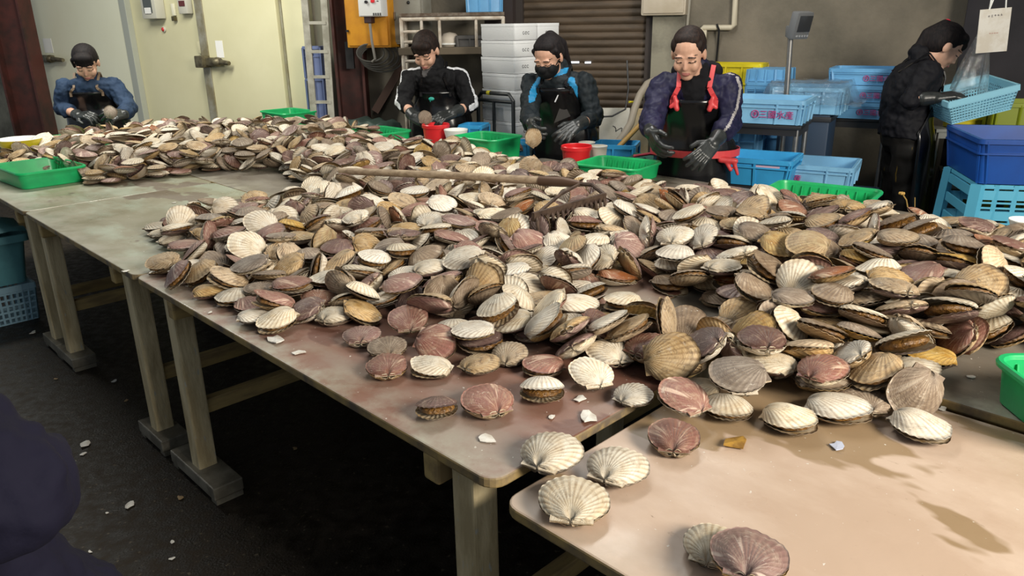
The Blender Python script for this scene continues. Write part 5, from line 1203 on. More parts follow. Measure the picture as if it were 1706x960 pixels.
def tray(label, loc, rz, w_=0.40, l_=0.30, h=0.075, m_=None, cat='tray', name='sieve_tray', flare=0.06, group=None, tilt=0.0):
    """shallow plastic tray with a rolled rim and a slotted floor"""
    m_ = m_ or m_green
    t_ = thing(name, label, cat, loc, rz, group)
    if tilt:
        t_.rotation_euler = (tilt, 0, rz)
    b = 1 - flare * 2
    mb = MB()
    rows = ring_rows([(w_ * b, l_ * b, 0.03, 0.0), (w_ * b + 0.01, l_ * b + 0.01, 0.035, 0.004), (w_ - 0.012, l_ - 0.012, 0.04, h), (w_ - 0.018, l_ - 0.018, 0.037, h), (w_ * b + 0.004, l_ * b + 0.004, 0.032, 0.006)])
    mb.grid(rows, closed=True)
    poly = rrect(w_ * b, l_ * b, 0.03)
    mb._add([(x, y, 0.0) for x, y in poly], [tuple(range(len(poly)))])
    mb._add([(x, y, 0.006) for x, y in rrect(w_ * b + 0.004, l_ * b + 0.004, 0.032)], [tuple(range(len(poly)))])
    for i in range(-5, 6):                         # ribs across the floor
        mb.box((i * w_ * b / 12, 0, 0.0075), (0.006, l_ * b * 0.94, 0.003))
    for i in range(-4, 5):
        for s in (-1, 1):
            mb.box((i * w_ * b / 10, s * (l_ * 0.5 - 0.012 - flare * l_ * 0.45), h * 0.5), (0.004, 0.006, h * 0.72), (s * -0.25, 0, 0))
    mb.build('tray_body', m_, t_, True)
    mb = MB()
    mb.grid(ring_rows([(w_ - 0.02, l_ - 0.02, 0.038, h - 0.004), (w_ + 0.008, l_ + 0.008, 0.048, h - 0.006), (w_ + 0.010, l_ + 0.010, 0.049, h + 0.001), (w_ + 0.002, l_ + 0.002, 0.046, h + 0.006), (w_ - 0.014, l_ - 0.014, 0.04, h + 0.005), (w_ - 0.02, l_ - 0.02, 0.038, h - 0.004)]), closed=True)
    mb.build('rim', m_, t_, True)
    return t_

tray('green plastic tray at the far left edge of the front table', uv(3.72, 0.262), UANG + 0.06, 0.45, 0.32, 0.08)
tray('green tray in front of the worker by the cream wall, half behind shells', uv(4.80, 0.78), UANG + PI / 2, 0.40, 0.30, 0.08)
tray('green tray peeping over the top of the far heap below the cream wall', uv(4.78, 2.30), UANG, 0.40, 0.30, 0.11)
tray('green tray behind the red bucket of the woman with white stripes', uv(3.38, 2.18), UANG, 0.36, 0.28, 0.09)
tray('green tray to the left of the masked woman, half hidden by shells', uv(2.47, 2.30), UANG + 0.08, 0.34, 0.28, 0.12)
tray('green tray with a few white scraps beside the larger red bucket', uv(1.50, 2.29), UANG + 0.16, 0.36, 0.29, 0.075)
tray('green tray by itself on the rear table edge behind the big right hand heap', uv(0.46, 2.29), UANG + 0.16, 0.42, 0.30, 0.075)
tray('green tray cut by the right edge of the photo on the dark table', at_z(1856, 712, T), UANG + 0.75, 0.36, 0.26, 0.09)

def vessel(name, label, cat, loc, prof, m_, extra=None):
    t_ = thing(name, label, cat, loc)
    mb = MB()
    mb.lathe(prof, 32)
    mb.build('body', m_, t_, True)
    return t_

def bucket(label, loc, r=0.085, h=0.13, m_=None, name='bucket', cat='bucket'):
    m_ = m_ or m_red_p
    t_ = vessel(name, label, cat, loc, [(0, 0), (r * 0.80, 0), (r * 0.83, 0.006), (r * 0.97, h - 0.02), (r * 0.955, h - 0.02), (r * 0.79, 0.008), (0, 0.008)], m_)
    mb = MB()
    mb.lathe([(r * 0.95, h - 0.024), (r * 1.03, h - 0.022), (r * 1.04, h - 0.004), (r * 1.0, h), (r * 0.95, h - 0.003), (r * 0.95, h - 0.024)], 32)
    mb.build('rim', m_, t_, True)
    mb = MB()
    mb.tube([(r * 1.03 * math.cos(a), r * 1.03 * math.sin(a), h - 0.014 - 0.03 * math.sin(a)) for a in [PI * k / 14 for k in range(15)]], 0.003, 6)
    mb.build('handle', m_, t_, True)
    return t_
bucket('red plastic bucket in front of the masked woman, left of two white cups', at_z(960, 281, T) , 0.080, 0.125)
bucket('smaller red bucket in front of the woman with white sleeve stripes', uv(2.98, 2.33), 0.085, 0.15)
def bowl(label, loc, r, h, m_, m_in=None, name='bowl', cat='bowl'):
    t_ = thing(name, label, cat, loc)
    prof = [(0.0, 0.0), (r * 0.45, 0.0), (r * 0.5, 0.004), (r * 0.72, h * 0.35), (r * 0.92, h * 0.8), (r, h)]
    MB().lathe(prof, 32).build('outer', m_, t_, True)
    MB().lathe([(r, h), (r * 0.985, h + 0.003), (r * 0.96, h), (r * 0.88, h * 0.78), (r * 0.68, h * 0.36), (r * 0.44, 0.008), (0, 0.008)], 32).build('lining', m_in or m_, t_, True)
    return t_
bowl('white shallow bowl right of the smaller red bucket', uv(2.81, 2.35), 0.075, 0.125, m_white_p)
bowl('yellow bowl with a white lining at the far left behind the shells', uv(4.55, 0.38, T + 0.03), 0.125, 0.10, m_yellow_p, m_white_p)
bowl('white bowl cut by the right photo edge on the bare grey table', at_z(1703, 392, T), 0.052, 0.055, m_white_p)
def cup(label, loc, r=0.04, h=0.10):
    t_ = vessel('cup', label, 'cup', loc, [(0, 0), (r * 0.78, 0), (r * 0.80, 0.004), (r, h), (r * 0.95, h), (r * 0.76, 0.006), (0, 0.006)], mat('cream_cup_plastic', (0.76, 0.73, 0.62), 0.4))
    MB().lathe([(r * 0.97, h - 0.006), (r * 1.05, h - 0.004), (r * 1.05, h + 0.002), (r * 0.97, h + 0.003), (r * 0.97, h - 0.006)], 28).build('rim', m_white_p, t_, True)
    return t_
cup('cream cup nearest the green tray, right of the larger red bucket', at_z(997, 277, T), 0.045, 0.11)
cup('white cup half hidden between the red bucket and the cream cup', at_z(977, 270, T), 0.045, 0.11)

# scraps inside the tray beside the red bucket
m_scrap = mat('white_shell_scrap', (0.72, 0.70, 0.64), 0.5, c2=(0.5, 0.45, 0.38), scale=30)
def scrap(label, loc, r, sd, m_=None, name='shell_scrap', cat='scrap', group=None, flat=0.12, rz=None):
    rg = random.Random(sd)
    t = []
    n = 9
    rr = [r * rg.uniform(0.55, 1.15) for _ in range(n)]
    bend = rg.uniform(0.05, 0.25)
    top, bot = [], []
    for k in range(n):
        a = 2 * PI * k / n
        x, y = rr[k] * math.cos(a), rr[k] * 0.65 * math.sin(a)
        z = r * flat + bend * x * x / r * 0.6
        top.append((x, y, z))
        bot.append((x, y, z - r * flat * 0.7))
    vs = top + bot + [(0, 0, r * flat * 1.4), (0, 0, r * flat * 0.2)]
    fs = [(k, (k + 1) % n, 2 * n) for k in range(n)] + [((k + 1) % n + n, k + n, 2 * n + 1) for k in range(n)] + [(k, k + n, (k + 1) % n + n, (k + 1) % n) for k in range(n)]
    mb = MB()
    mb._add(vs, fs)
    o = mb.build(name, m_ or m_scrap, None, False, loc)
    o.rotation_euler = (0, 0, rg.uniform(0, 6.28) if rz is None else rz)
    return tag(o, label, cat, group)
for i, (px, py) in enumerate(((1058, 283), (1022, 284), (1043, 288))):
    scrap('white shell scrap lying in the green tray by the red bucket', at_z(px, py, T + 0.012), 0.024, 100 + i, group='white scraps in the green tray')
LOOSE = [(345, 478, 0.016, 'white shell chip nearest the left tip of the red brown table'), (366, 510, 0.012, 'small pale chip right of and below the white chip at the left tip'),
         (350, 521, 0.009, 'tiny round chip left of the small pale chip'), (459, 568, 0.030, 'long flaky white scrap near the edge of the red brown table'),
         (497, 588, 0.020, 'white scrap to the right of the long flaky scrap'), (980, 696, 0.028, 'wrinkled white smear of scrap by the table joint'),
         (920, 695, 0.011, 'small white crumb left of the wrinkled smear'), (812, 733, 0.022, 'translucent scrap near the rounded table corner'),
         (966, 666, 0.018, 'pale scrap right of the white lidded scallop'), (1395, 745, 0.020, 'blue grey shell chip alone on the tan table'),
         (1618, 628, 0.014, 'white chip on the dark table near the right photo edge'), (1570, 682, 0.012, 'pale chip on the seam of the tan table'),
         (210, 452, 0.014, 'lone pale chip at the edge of the grey green table'), (248, 440, 0.011, 'pale chip inward of the edge chip on the grey green table'),
         (290, 338, 0.012, 'tiny white chip on the grey green table behind the others')]
for i, (px, py, r, lab) in enumerate(LOOSE):
    zz = TT if (px > 1380 and py > 660) else T
    scrap(lab, at_z(px, py, zz + 0.0015), r, 200 + i, mat('blue_grey_scrap', (0.42, 0.45, 0.55), 0.4) if px == 1395 else None)
scrap('ochre torn scrap of mantle lying on the tan table', at_z(1224, 741, TT + 0.001), 0.030, 301, mat('ochre_scrap', (0.36, 0.20, 0.035), 0.45, c2=(0.2, 0.1, 0.02), scale=40), flat=0.2, rz=0.2)
# dried stalk standing on the rear table edge
t_ = thing('dried_stalk', 'dry yellow stalk with a seed head on the rear table before the side-on worker', 'stalk', at_z(1512, 345, T))
mb = MB()
mb.tube([(0, 0, 0.0), (-0.01, 0, 0.03), (-0.03, 0, 0.055)], 0.003, 6)
mb.tube([(0.03, 0, 0.0), (0.024, 0, 0.04)], 0.002, 6)
mb.build('stem', mat('dry_straw', (0.30, 0.19, 0.05), 0.7), t_)
mb = MB()
for k in range(6):
    a = k * PI / 3
    mb.sphere((-0.033 + 0.008 * math.cos(a), 0.008 * math.sin(a), 0.058), 0.006, n=8)
mb.build('seed_head', mat('straw_head', (0.42, 0.25, 0.06), 0.7), t_, True)

# rake
def pile_top(x, y, r=0.05, default=T):
    zz = default
    for (a, b, c_, *_r) in pile:
        if (a / 1000 - x) ** 2 + (b / 1000 - y) ** 2 < r * r:
            zz = max(zz, c_ / 1000)
    return zz
A0 = at_z(567, 285, T + 0.13)
B0 = at_z(938, 303, T + 0.17)
t_ = thing('rake', 'rake with a long grey wooden handle and rusty iron tines lying across the shells', 'rake', (A0 + B0) / 2)
o0 = t_.location.copy()
MB().tube([A0 - o0, (A0 * 0.5 + B0 * 0.5) - o0 + Vector((0, 0, 0.004)), B0 - o0], [0.0155, 0.016, 0.0165], 14).build('handle', mat('weathered_handle_wood', (0.36, 0.27, 0.175), 0.6, c2=(0.22, 0.155, 0.095), scale=14, stretch=(0.3, 4, 4)), t_, True)
m_rust = mat('rusty_iron', (0.10, 0.065, 0.045), 0.6, 0.4, c2=(0.05, 0.03, 0.022), scale=30)
dh = (B0 - A0).normalized()
C0 = B0 + dh * 0.07 + Vector((0, 0, -0.005))
MB().tube([B0 - o0 - dh * 0.10, B0 - o0, C0 - o0], [0.020, 0.0205, 0.011], 14).build('ferrule', mat('dark_ferrule', (0.09, 0.05, 0.03), 0.5, 0.3), t_, True)
E1 = at_z(1008, 328, T + 0.145)
E2 = at_z(888, 362, T + 0.145)
hd = (E2 - E1).normalized()
mid = (E1 + E2) / 2
mb = MB()
mb.tube([C0 - o0, (C0 + E1) / 2 - o0 + Vector((0, 0, 0.02)), E1 - o0 + Vector((0, 0, 0.006))], 0.008, 8)
mb.tube([C0 - o0, (C0 * 0.55 + E2 * 0.45) - o0 + Vector((0, 0, 0.012)), E2 - o0], 0.006, 8)
mb.build('yoke', m_rust, t_, True)
MB().bar(E1 - o0, E2 - o0, 0.012, 0.03).build('head_bar', m_rust, t_)
nt_n = 15
for k in range(nt_n):
    p = E1.lerp(E2, (k + 0.5) / nt_n) - o0
    dn = Vector((0.25, -0.97, 0))
    MB().tube([p, p + dn * 0.02 + Vector((0, 0, -0.012)), p + dn * 0.03 + Vector((0, 0, -0.045)), p + dn * 0.022 + Vector((0, 0, -0.075))], [0.006, 0.006, 0.0055, 0.004], 8).build('tine', m_rust, t_, True)

# ------------------------------------------------------------------ scraps on the floor, baskets under the table
FLOOR_BITS = [(142, 741, 0.026, 'white shell piece largest on the dark floor at the left'), (139, 757, 0.013, 'small white piece just below the large floor piece'),
              (217, 842, 0.022, 'curved white shell sliver lower on the floor'), (190, 636, 0.014, 'pale piece on the floor left of the table foot'), (93, 632, 0.012, 'tan chip on the floor near the dark coat'),
              (211, 668, 0.012, 'brownish chip on the floor below the pale piece'), (178, 855, 0.008, 'tiny white crumb left of the curved sliver'), (287, 904, 0.010, 'white crumb on the floor right of the curved sliver'),
              (287, 931, 0.010, 'white crumb at the bottom of the floor'), (300, 830, 0.014, 'ochre scrap near the front table foot'), (150, 920, 0.008, 'tiny crumb at the bottom left of the floor'), (55, 555, 0.022, 'long pale scrap on the floor by the basket'), (492, 748, 0.014, 'dim tan scrap under the red brown table')]
for i, (px, py, r, lab) in enumerate(FLOOR_BITS):
    tan = 'tan' in lab or 'brown' in lab or 'ochre' in lab
    scrap(lab, at_z(px, py, 0.002), r, 400 + i, mat('tan_scrap', (0.30, 0.20, 0.10), 0.6) if tan else None, flat=0.2)

m_teal = mat('pale_teal_plastic', (0.12, 0.33, 0.36), 0.45, c2=(0.09, 0.25, 0.28), scale=6)
m_pbl = mat('pale_blue_basket_plastic', (0.26, 0.42, 0.50), 0.45)
def lattice_basket(name, label, cat, loc, rz, w_, l_, h, m_, nx=12, nz=6, flare=0.9, tilt=(0, 0), bottom=True, handles=None):
    """basket of open bars under a solid rim"""
    t_ = thing(name, label, cat, loc)
    t_.rotation_euler = (tilt[0], tilt[1], rz)
    def P(a, b, z):
        f = flare + (1 - flare) * z / h
        return Vector((a * w_ / 2 * f, b * l_ / 2 * f, z))
    mb = MB()
    bw = min(w_ / nx, h / nz) * 0.36
    for s in (-1, 1):
        for i in range(nx + 1):
            a = -1 + 2 * i / nx
            mb.bar(P(a, s, 0.0), P(a, s, h), bw, bw)
        ny = max(4, int(nx * l_ / w_))
        for i in range(ny + 1):
            a = -1 + 2 * i / ny
            mb.bar(P(s, a, 0.0), P(s, a, h), bw, bw)
        for j in range(nz):
            z = h * j / nz
            mb.bar(P(-1, s, z), P(1, s, z), bw, bw)
            mb.bar(P(s, -1, z), P(s, 1, z), bw, bw)
    mb.build('lattice_wall', m_, t_)
    mb = MB()
    mb.box((0, 0, 0.004), (w_ * flare, l_ * flare, 0.006))
    mb.build('base', m_, t_)
    mb = MB()
    for s in (-1, 1):
        mb.bar(P(-1.02, s, h - 0.012), P(1.02, s, h - 0.012), 0.012, 0.03)
        mb.bar(P(s, -1.02, h - 0.012), P(s, 1.02, h - 0.012), 0.012, 0.03)
    mb.build('rim', m_, t_)
    return t_
g0 = at_z(8, 548, 0.0)
lattice_basket('lattice_basket', 'pale blue lattice basket on the floor at the left under the teal bin', 'basket', (g0.x - 0.12, g0.y + 0.18, 0), UANG, 0.36, 0.28, 0.20, m_pbl, 13, 6)
t_ = thing('storage_bin', 'teal plastic bin stacked on the lattice basket at the left edge', 'bin', (g0.x - 0.12, g0.y + 0.18, 0.205), UANG)
mb = MB()
mb.grid(ring_rows([(0.30, 0.24, 0.03, 0.0), (0.38, 0.30, 0.035, 0.26), (0.37, 0.29, 0.033, 0.26), (0.29, 0.23, 0.028, 0.006)]), closed=True)
p_ = rrect(0.30, 0.24, 0.03)
mb._add([(x, y, 0.0) for x, y in p_], [tuple(range(len(p_)))])
mb.build('bin_body', m_teal, t_, True)
MB().grid(ring_rows([(0.38, 0.30, 0.035, 0.225), (0.415, 0.335, 0.04, 0.225), (0.415, 0.335, 0.04, 0.262), (0.37, 0.29, 0.033, 0.262)]), closed=True).build('rim', m_teal, t_, True)
t_ = thing('tarpaulin_cover', 'dull teal cover slumped on top of the bin at the left edge', 'cover', (g0.x - 0.12, g0.y + 0.18, 0.468), UANG)
MB().grid([[Vector((0.40 * (i / 10 - 0.5) * (1 + 0.1 * math.sin(j)), 0.32 * (j / 8 - 0.5), 0.07 * math.cos((i / 10 - 0.5) * 2.6) * math.cos((j / 8 - 0.5) * 2.4) + 0.012 * math.sin(i * 1.3 + j))) for i in range(11)] for j in range(9)]).build('sheet', m_teal, t_, True)

# ------------------------------------------------------------------ people
m_skin = mat('skin', (0.62, 0.37, 0.26), 0.5, c2=(0.56, 0.31, 0.215), scale=14)
m_lip = mat('lips', (0.36, 0.13, 0.11), 0.45)
m_lash = mat('lashes_and_brows', (0.06, 0.035, 0.026), 0.6)
m_hair = mat('dark_brown_hair', (0.011, 0.007, 0.006), 0.65, c2=(0.028, 0.016, 0.012), scale=40, stretch=(3, 3, 0.6))
m_hair2 = mat('black_hair', (0.006, 0.005, 0.006), 0.7, c2=(0.015, 0.011, 0.011), scale=40, stretch=(3, 3, 0.6))
m_apron = mat('black_rubber_apron', (0.006, 0.006, 0.007), 0.22, bump=0.25, bscale=9)
m_glove = mat('black_rubber_glove', (0.016, 0.018, 0.018), 0.36, c2=(0.034, 0.038, 0.038), scale=20)
m_blackcloth = mat('black_cloth', (0.010, 0.010, 0.012), 0.8, bump=0.25, bscale=30)
m_whitestripe = mat('white_stripe', (0.72, 0.73, 0.75), 0.6)
m_boot = mat('rubber_boot', (0.012, 0.012, 0.012), 0.4)

class Blob:
    """closed rounded shapes that are fused into one continuous skin"""
    def __init__(self):
        self.mb = MB()
    def cap(self, a, b, ra, rb, n=14):
        a, b = Vector(a), Vector(b)
        d = b - a
        if d.length < 1e-5:
            d = Vector((0, 0, 1e-4))
        z = d.normalized()
        x = z.orthogonal().normalized()
        y = z.cross(x)
        rows = []
        m = 5
        for i in range(m + 1):
            t = PI / 2 * i / m
            r, o = max(ra * math.sin(t), 1e-4), a - z * ra * math.cos(t)
            rows.append([o + (x * math.cos(2 * PI * k / n) + y * math.sin(2 * PI * k / n)) * r for k in range(n)])
        for i in range(m + 1):
            t = PI / 2 * i / m
            r, o = max(rb * math.cos(t), 1e-4), b + z * rb * math.sin(t)
            rows.append([o + (x * math.cos(2 * PI * k / n) + y * math.sin(2 * PI * k / n)) * r for k in range(n)])
        return self.loft(rows)
    def ell(self, c, r, R=None, n=18):
        self.mb.sphere(c, 1.0, r, R, n)
        return self
    def loft(self, rows):
        n = len(rows[0])
        vs = [v for r in rows for v in r]
        fs = []
        for i in range(len(rows) - 1):
            for k in range(n):
                fs.append((i * n + k, i * n + (k + 1) % n, (i + 1) * n + (k + 1) % n, (i + 1) * n + k))
        fs.append(tuple(range(n - 1, -1, -1)))
        fs.append(tuple((len(rows) - 1) * n + k for k in range(n)))
        self.mb._add(vs, fs)
        return self
    def fuse(self, name, mats, vox=0.006, smooth=3, paint=None, parent=None, loc=None, folds=None):
        me = self.mb.mesh(name + '_raw', [], False)
        t = bpy.data.objects.new(name + '_raw', me)
        COL.objects.link(t)
        m = t.modifiers.new('r', 'REMESH')
        m.mode = 'VOXEL'
        m.voxel_size = vox
        if smooth:
            s = t.modifiers.new('s', 'SMOOTH')
            s.factor = 0.5
            s.iterations = smooth
        for fs_, fa_ in (folds or []):
            key = 'folds_%d' % round(fs_ * 1000)
            tx = bpy.data.textures.get(key) or bpy.data.textures.new(key, 'CLOUDS')
            tx.noise_scale = fs_
            tx.noise_depth = 1
            dm = t.modifiers.new('d', 'DISPLACE')
            dm.texture = tx
            dm.strength = fa_
            dm.mid_level = 0.5
        dg = bpy.context.evaluated_depsgraph_get()
        out = bpy.data.meshes.new_from_object(t.evaluated_get(dg))
        bpy.data.objects.remove(t)
        bpy.data.meshes.remove(me)
        out.name = name
        out.materials.clear()
        for m_ in (mats if isinstance(mats, (list, tuple)) else [mats]):
            out.materials.append(m_)
        n = len(out.polygons)
        out.polygons.foreach_set('use_smooth', [True] * n)
        if paint:
            c = np.zeros(n * 3, np.float32)
            out.polygons.foreach_get('center', c)
            out.polygons.foreach_set('material_index', paint(c.reshape(-1, 3)).astype(np.int32))
        o = bpy.data.objects.new(name, out)
        link(o, parent)
        if loc is not None:
            o.location = loc
        return o

def poly_dist(P, pts, flat=None):
    if flat is not None:                           # distance as seen from the front of the body
        fl = np.array(flat)
        P = P - np.outer(P @ fl, fl)
        pts = [Vector(p) - Vector(flat) * Vector(p).dot(Vector(flat)) for p in pts]
    best = np.full(len(P), 1e9)
    pts = [np.array(p, float) for p in pts]
    for a, b in zip(pts[:-1], pts[1:]):
        d = b - a
        t = np.clip(((P - a) @ d) / (d @ d), 0, 1)
        best = np.minimum(best, np.linalg.norm(P - a - t[:, None] * d, axis=1))
    return best

def hand_caps(bl, W, d, n, thumb, curl, grow=0.0, sc=1.0):
    """palm, four fingers of unequal length bent at their knuckles, and a thumb from the side of the palm"""
    d = d.normalized()
    n = (n - d * n.dot(d)).normalized()
    t = d.cross(n)
    if t.dot(thumb) < 0:
        t = -t                                    # t points to the thumb side
    L = 0.082 * sc
    for k, (off, ln) in enumerate(((0.030, 0.93), (0.010, 1.05), (-0.010, 0.98), (-0.029, 0.78))):
        b = W + d * L * (1 - 0.03 * abs(k - 1)) + t * off * sc
        bl.cap(W + t * off * 0.65 * sc, b, (0.0165 + grow) * sc, (0.0125 + grow) * sc, 10)
        dd, p = d.copy(), b
        for j, (sl_, r0, r1) in enumerate(((0.040, 0.0100, 0.0092), (0.026, 0.0092, 0.0084), (0.021, 0.0084, 0.0070))):
            ang = curl[k] * (0.8 if j == 0 else 1.0)
            dd = (Quaternion(d.cross(n).normalized(), ang) @ dd)
            q = p + dd * sl_ * ln * sc + t * (0.0035 * (1.5 - k)) * sc
            bl.cap(p, q, (r0 + grow) * sc, (r1 + grow) * sc, 10)
            p = q
    b = W + d * 0.022 * sc + t * 0.026 * sc
    q = b + (d * 0.62 + t * 0.70 + n * 0.32).normalized() * 0.042 * sc
    r = q + (d * 0.85 + t * 0.25 + n * 0.48).normalized() * 0.032 * sc
    bl.cap(W + t * 0.012 * sc, b, (0.018 + grow) * sc, (0.0155 + grow) * sc, 10)
    bl.cap(b, q, (0.0145 + grow) * sc, (0.011 + grow) * sc, 10)
    bl.cap(q, r, (0.011 + grow) * sc, (0.0085 + grow) * sc, 10)

def person(label, root, fwd, neck, head, face, pitch, arms, cloth, hair, s=1.0, legs=None, hroll=0.0):
    """root: feet; fwd: way the body faces; neck/head: points; face: way the head faces; arms: per side elbow, wrist, hand target"""
    root = Vector(root)
    f = Vector((fwd[0], fwd[1], 0)).normalized()
    a = Vector((-f.y, f.x, 0))                     # to the person's left
    up = Vector((0, 0, 1))
    neck, head = Vector(neck) - root, Vector(head) - root
    hip = Vector((0, 0, 0.79 * s))
    # torso rings from crotch to neck
    def ring(c, rx, ry, n=28):
        return [c + a * rx * math.cos(2 * PI * k / n) + f * ry * math.sin(2 * PI * k / n) for k in range(n)]
    def spine(t):                                  # 0 hip .. 1 neck base, bowed
        p = hip.lerp(neck, t)
        return p - f * (0.035 * math.sin(PI * t)) * s
    PROF = [(-0.16, 0.120, 0.085), (-0.06, 0.160, 0.108), (0.06, 0.160, 0.108), (0.25, 0.140, 0.098), (0.42, 0.134, 0.098), (0.60, 0.145, 0.108), (0.76, 0.150, 0.106), (0.88, 0.135, 0.086), (0.96, 0.090, 0.066), (1.0, 0.058, 0.054)]
    sh = {}
    for nm, sg in (('right', -1), ('left', 1)):
        sh[nm] = neck + a * sg * 0.158 * s - up * 0.058 * s - f * 0.012
    # head axes
    hf = Vector((face[0], face[1], 0)).normalized()
    hr = Vector((-hf.y, hf.x, 0))
    q = Quaternion(hr, math.radians(pitch))
    hf2, hu = q @ hf, q @ up
    if hf2.z > 0:
        q = Quaternion(hr, -math.radians(pitch))
        hf2, hu = q @ hf, q @ up
    if hroll:
        q = Quaternion(hf2, math.radians(hroll))
        hr, hu = q @ hr, q @ hu
    HM = Matrix((hr, hf2, hu)).transposed()
    def H(x, y, z):
        return head + HM @ (Vector((x, y, z)) * s)
    bl = Blob()
    bl.loft([ring(spine(t), rx * s, ry * s) for t, rx, ry in PROF])
    bl.ell(H(0, -0.012, 0.026), (0.074 * s, 0.090 * s, 0.086 * s), HM)
    bl.ell(H(0, 0.022, -0.028), (0.061 * s, 0.068 * s, 0.082 * s), HM)
    bl.ell(H(0, 0.052, -0.090), (0.030 * s, 0.027 * s, 0.024 * s), HM)
    bl.ell(H(0, 0.080, -0.066), (0.021 * s, 0.013 * s, 0.011 * s), HM)
    bl.cap(H(0, 0.084, -0.002), H(0, 0.094, -0.034), 0.006 * s, 0.0095 * s, 10)
    for sg in (-1, 1):
        bl.ell(H(sg * 0.034, 0.060, -0.034), (0.026 * s, 0.026 * s, 0.028 * s), HM)
        bl.ell(H(sg * 0.027, 0.076, 0.016), (0.026 * s, 0.010 * s, 0.009 * s), HM)
        bl.ell(H(sg * 0.030, 0.076, -0.004), (0.014 * s, 0.010 * s, 0.008 * s), HM)
        bl.ell(H(sg * 0.074, -0.008, -0.012), (0.010 * s, 0.019 * s, 0.029 * s), HM)
    bl.cap(neck - up * 0.03, H(0, -0.018, -0.06), 0.052 * s, 0.050 * s)
    gl = {}
    for nm, sg in (('right', -1), ('left', 1)):
        A = arms[nm]
        e, w_ = Vector(A['elbow']) - root, Vector(A['wrist']) - root
        hd = Vector(A['to']) - root - w_
        bl.cap(sh[nm], e, 0.042 * s, 0.035 * s)
        bl.cap(e, w_, 0.036 * s, 0.025 * s)
        nrm = Vector(A.get('palm', (0, 0, -1)))
        th = Vector(A.get('thumb', tuple(-a * sg)))
        curl = A.get('curl', (0.5, 0.5, 0.55, 0.6))
        hand_caps(bl, w_, hd, nrm, th, curl, 0.0, s)
        gl[nm] = (e, w_, hd, nrm, th, curl)
    L = legs or {}
    for nm, sg in (('right', -1), ('left', 1)):
        h0 = hip + a * sg * 0.085 * s - up * 0.03
        kn = Vector(L[nm + '_knee']) - root if nm + '_knee' in L else a * sg * 0.095 * s + f * 0.03 + up * 0.43 * s
        an = Vector(L[nm + '_ankle']) - root if nm + '_ankle' in L else a * sg * 0.10 * s + up * 0.08
        bl.cap(h0, kn, 0.080 * s, 0.052 * s)
        bl.cap(kn, an, 0.050 * s, 0.034 * s)
        bl.cap(an - up * 0.03, an - up * 0.045 + f * 0.12 * s, 0.036 * s, 0.030 * s)
        gl[nm + '_leg'] = (h0, kn, an)
    HMi = np.array(HM.transposed()) / s
    hc = np.array(head)
    def paint(P):
        Q = (P - hc) @ HMi.T
        x, y, z = np.abs(Q[:, 0]), Q[:, 1], Q[:, 2]
        mi = np.zeros(len(P))
        fr = y > 0.045
        mi[fr & ((x / 0.022) ** 2 + ((z + 0.066) / 0.0095) ** 2 < 1)] = 1
        mi[fr & (np.abs(x - 0.031) < 0.017) & (np.abs(z + 0.007 + (x - 0.031) * 0.1) < 0.0030)] = 2
        mi[fr & (np.abs(x - 0.032) < 0.020) & (np.abs(z - 0.019 + ((x - 0.03) / 0.03) ** 2 * 0.004) < 0.0026)] = 2
        return mi
    body = bl.fuse('person', [m_skin, m_lip, m_lash], 0.0046, 2, paint, None, root)
    tag(body, label, 'person')
    # jacket
    jm = cloth['jacket']
    ex = cloth.get('bulk', 0.024)
    bl = Blob()
    JP = [(t, rx + ex + (0.006 if t < 0.3 else 0), ry + ex) for t, rx, ry in PROF if t > (0.0 if not cloth.get('long') else -0.1)]
    JP[-1] = (0.985, 0.076, 0.072)
    bl.loft([ring(spine(t), rx * s, ry * s) for t, rx, ry in JP])
    for nm in ('right', 'left'):
        e, w_ = gl[nm][:2]
        fr = cloth.get('sleeve', {}).get(nm, 0.5)
        bl.cap(sh[nm], e, (0.045 + ex * 0.62) * s, (0.037 + ex * 0.62) * s)
        bl.cap(e, e.lerp(w_, fr), (0.037 + ex * 0.62) * s, (0.034 + ex * 0.60) * s)
        bl.cap(neck - up * 0.030, sh[nm] - up * 0.004, 0.052 * s, 0.052 * s)
    if cloth.get('collar', True):
        bl.cap(neck + up * 0.005 - f * 0.01, neck + up * 0.03 - f * 0.015, 0.070 * s, 0.064 * s)
    mats_ = [jm] + [x[0] for x in cloth.get('stripes', [])]
    lines = []
    for m_, pts_f, wd in cloth.get('stripes', []):
        lines.append((pts_f(dict(neck=neck, sh=sh, arm=gl, a=a, f=f, up=up, s=s, spine=spine)), wd))
    def jpaint(P):
        mi = np.zeros(len(P))
        for i, (ls, wd) in enumerate(lines):
            for pts in ls:
                if cloth.get('front'):
                    mi[(poly_dist(P, pts, f) < wd) & ((P - np.array(neck)) @ np.array(f) > 0.0)] = i + 1
                else:
                    mi[poly_dist(P, pts) < wd] = i + 1
        return mi
    bl.fuse('jacket', mats_, 0.0065, 3, jpaint if lines else None, body, folds=[(0.075, 0.030), (0.032, 0.014)])
    # trousers and boots
    bl = Blob()
    bl.loft([ring(spine(t), (rx + 0.014) * s, (ry + 0.014) * s) for t, rx, ry in PROF[:4]])
    bt = {}
    for nm in ('right', 'left'):
        h0, kn, an = gl[nm + '_leg']
        bl.cap(h0, kn, 0.094 * s, 0.068 * s)
        bl.cap(kn, an + up * 0.10, 0.068 * s, 0.062 * s)
        b2 = Blob()
        b2.cap(an + up * 0.20, an - up * 0.02, 0.060 * s, 0.050 * s)
        b2.cap(an - up * 0.03, an - up * 0.035 + f * 0.14 * s, 0.046 * s, 0.042 * s)
        bt[nm] = b2
    bl.fuse('trousers', cloth.get('trousers', m_blackcloth), 0.009, 3, None, body, folds=[(0.09, 0.03)])
    for nm in bt:
        bt[nm].fuse('boot', m_boot, 0.007, 2, None, body)
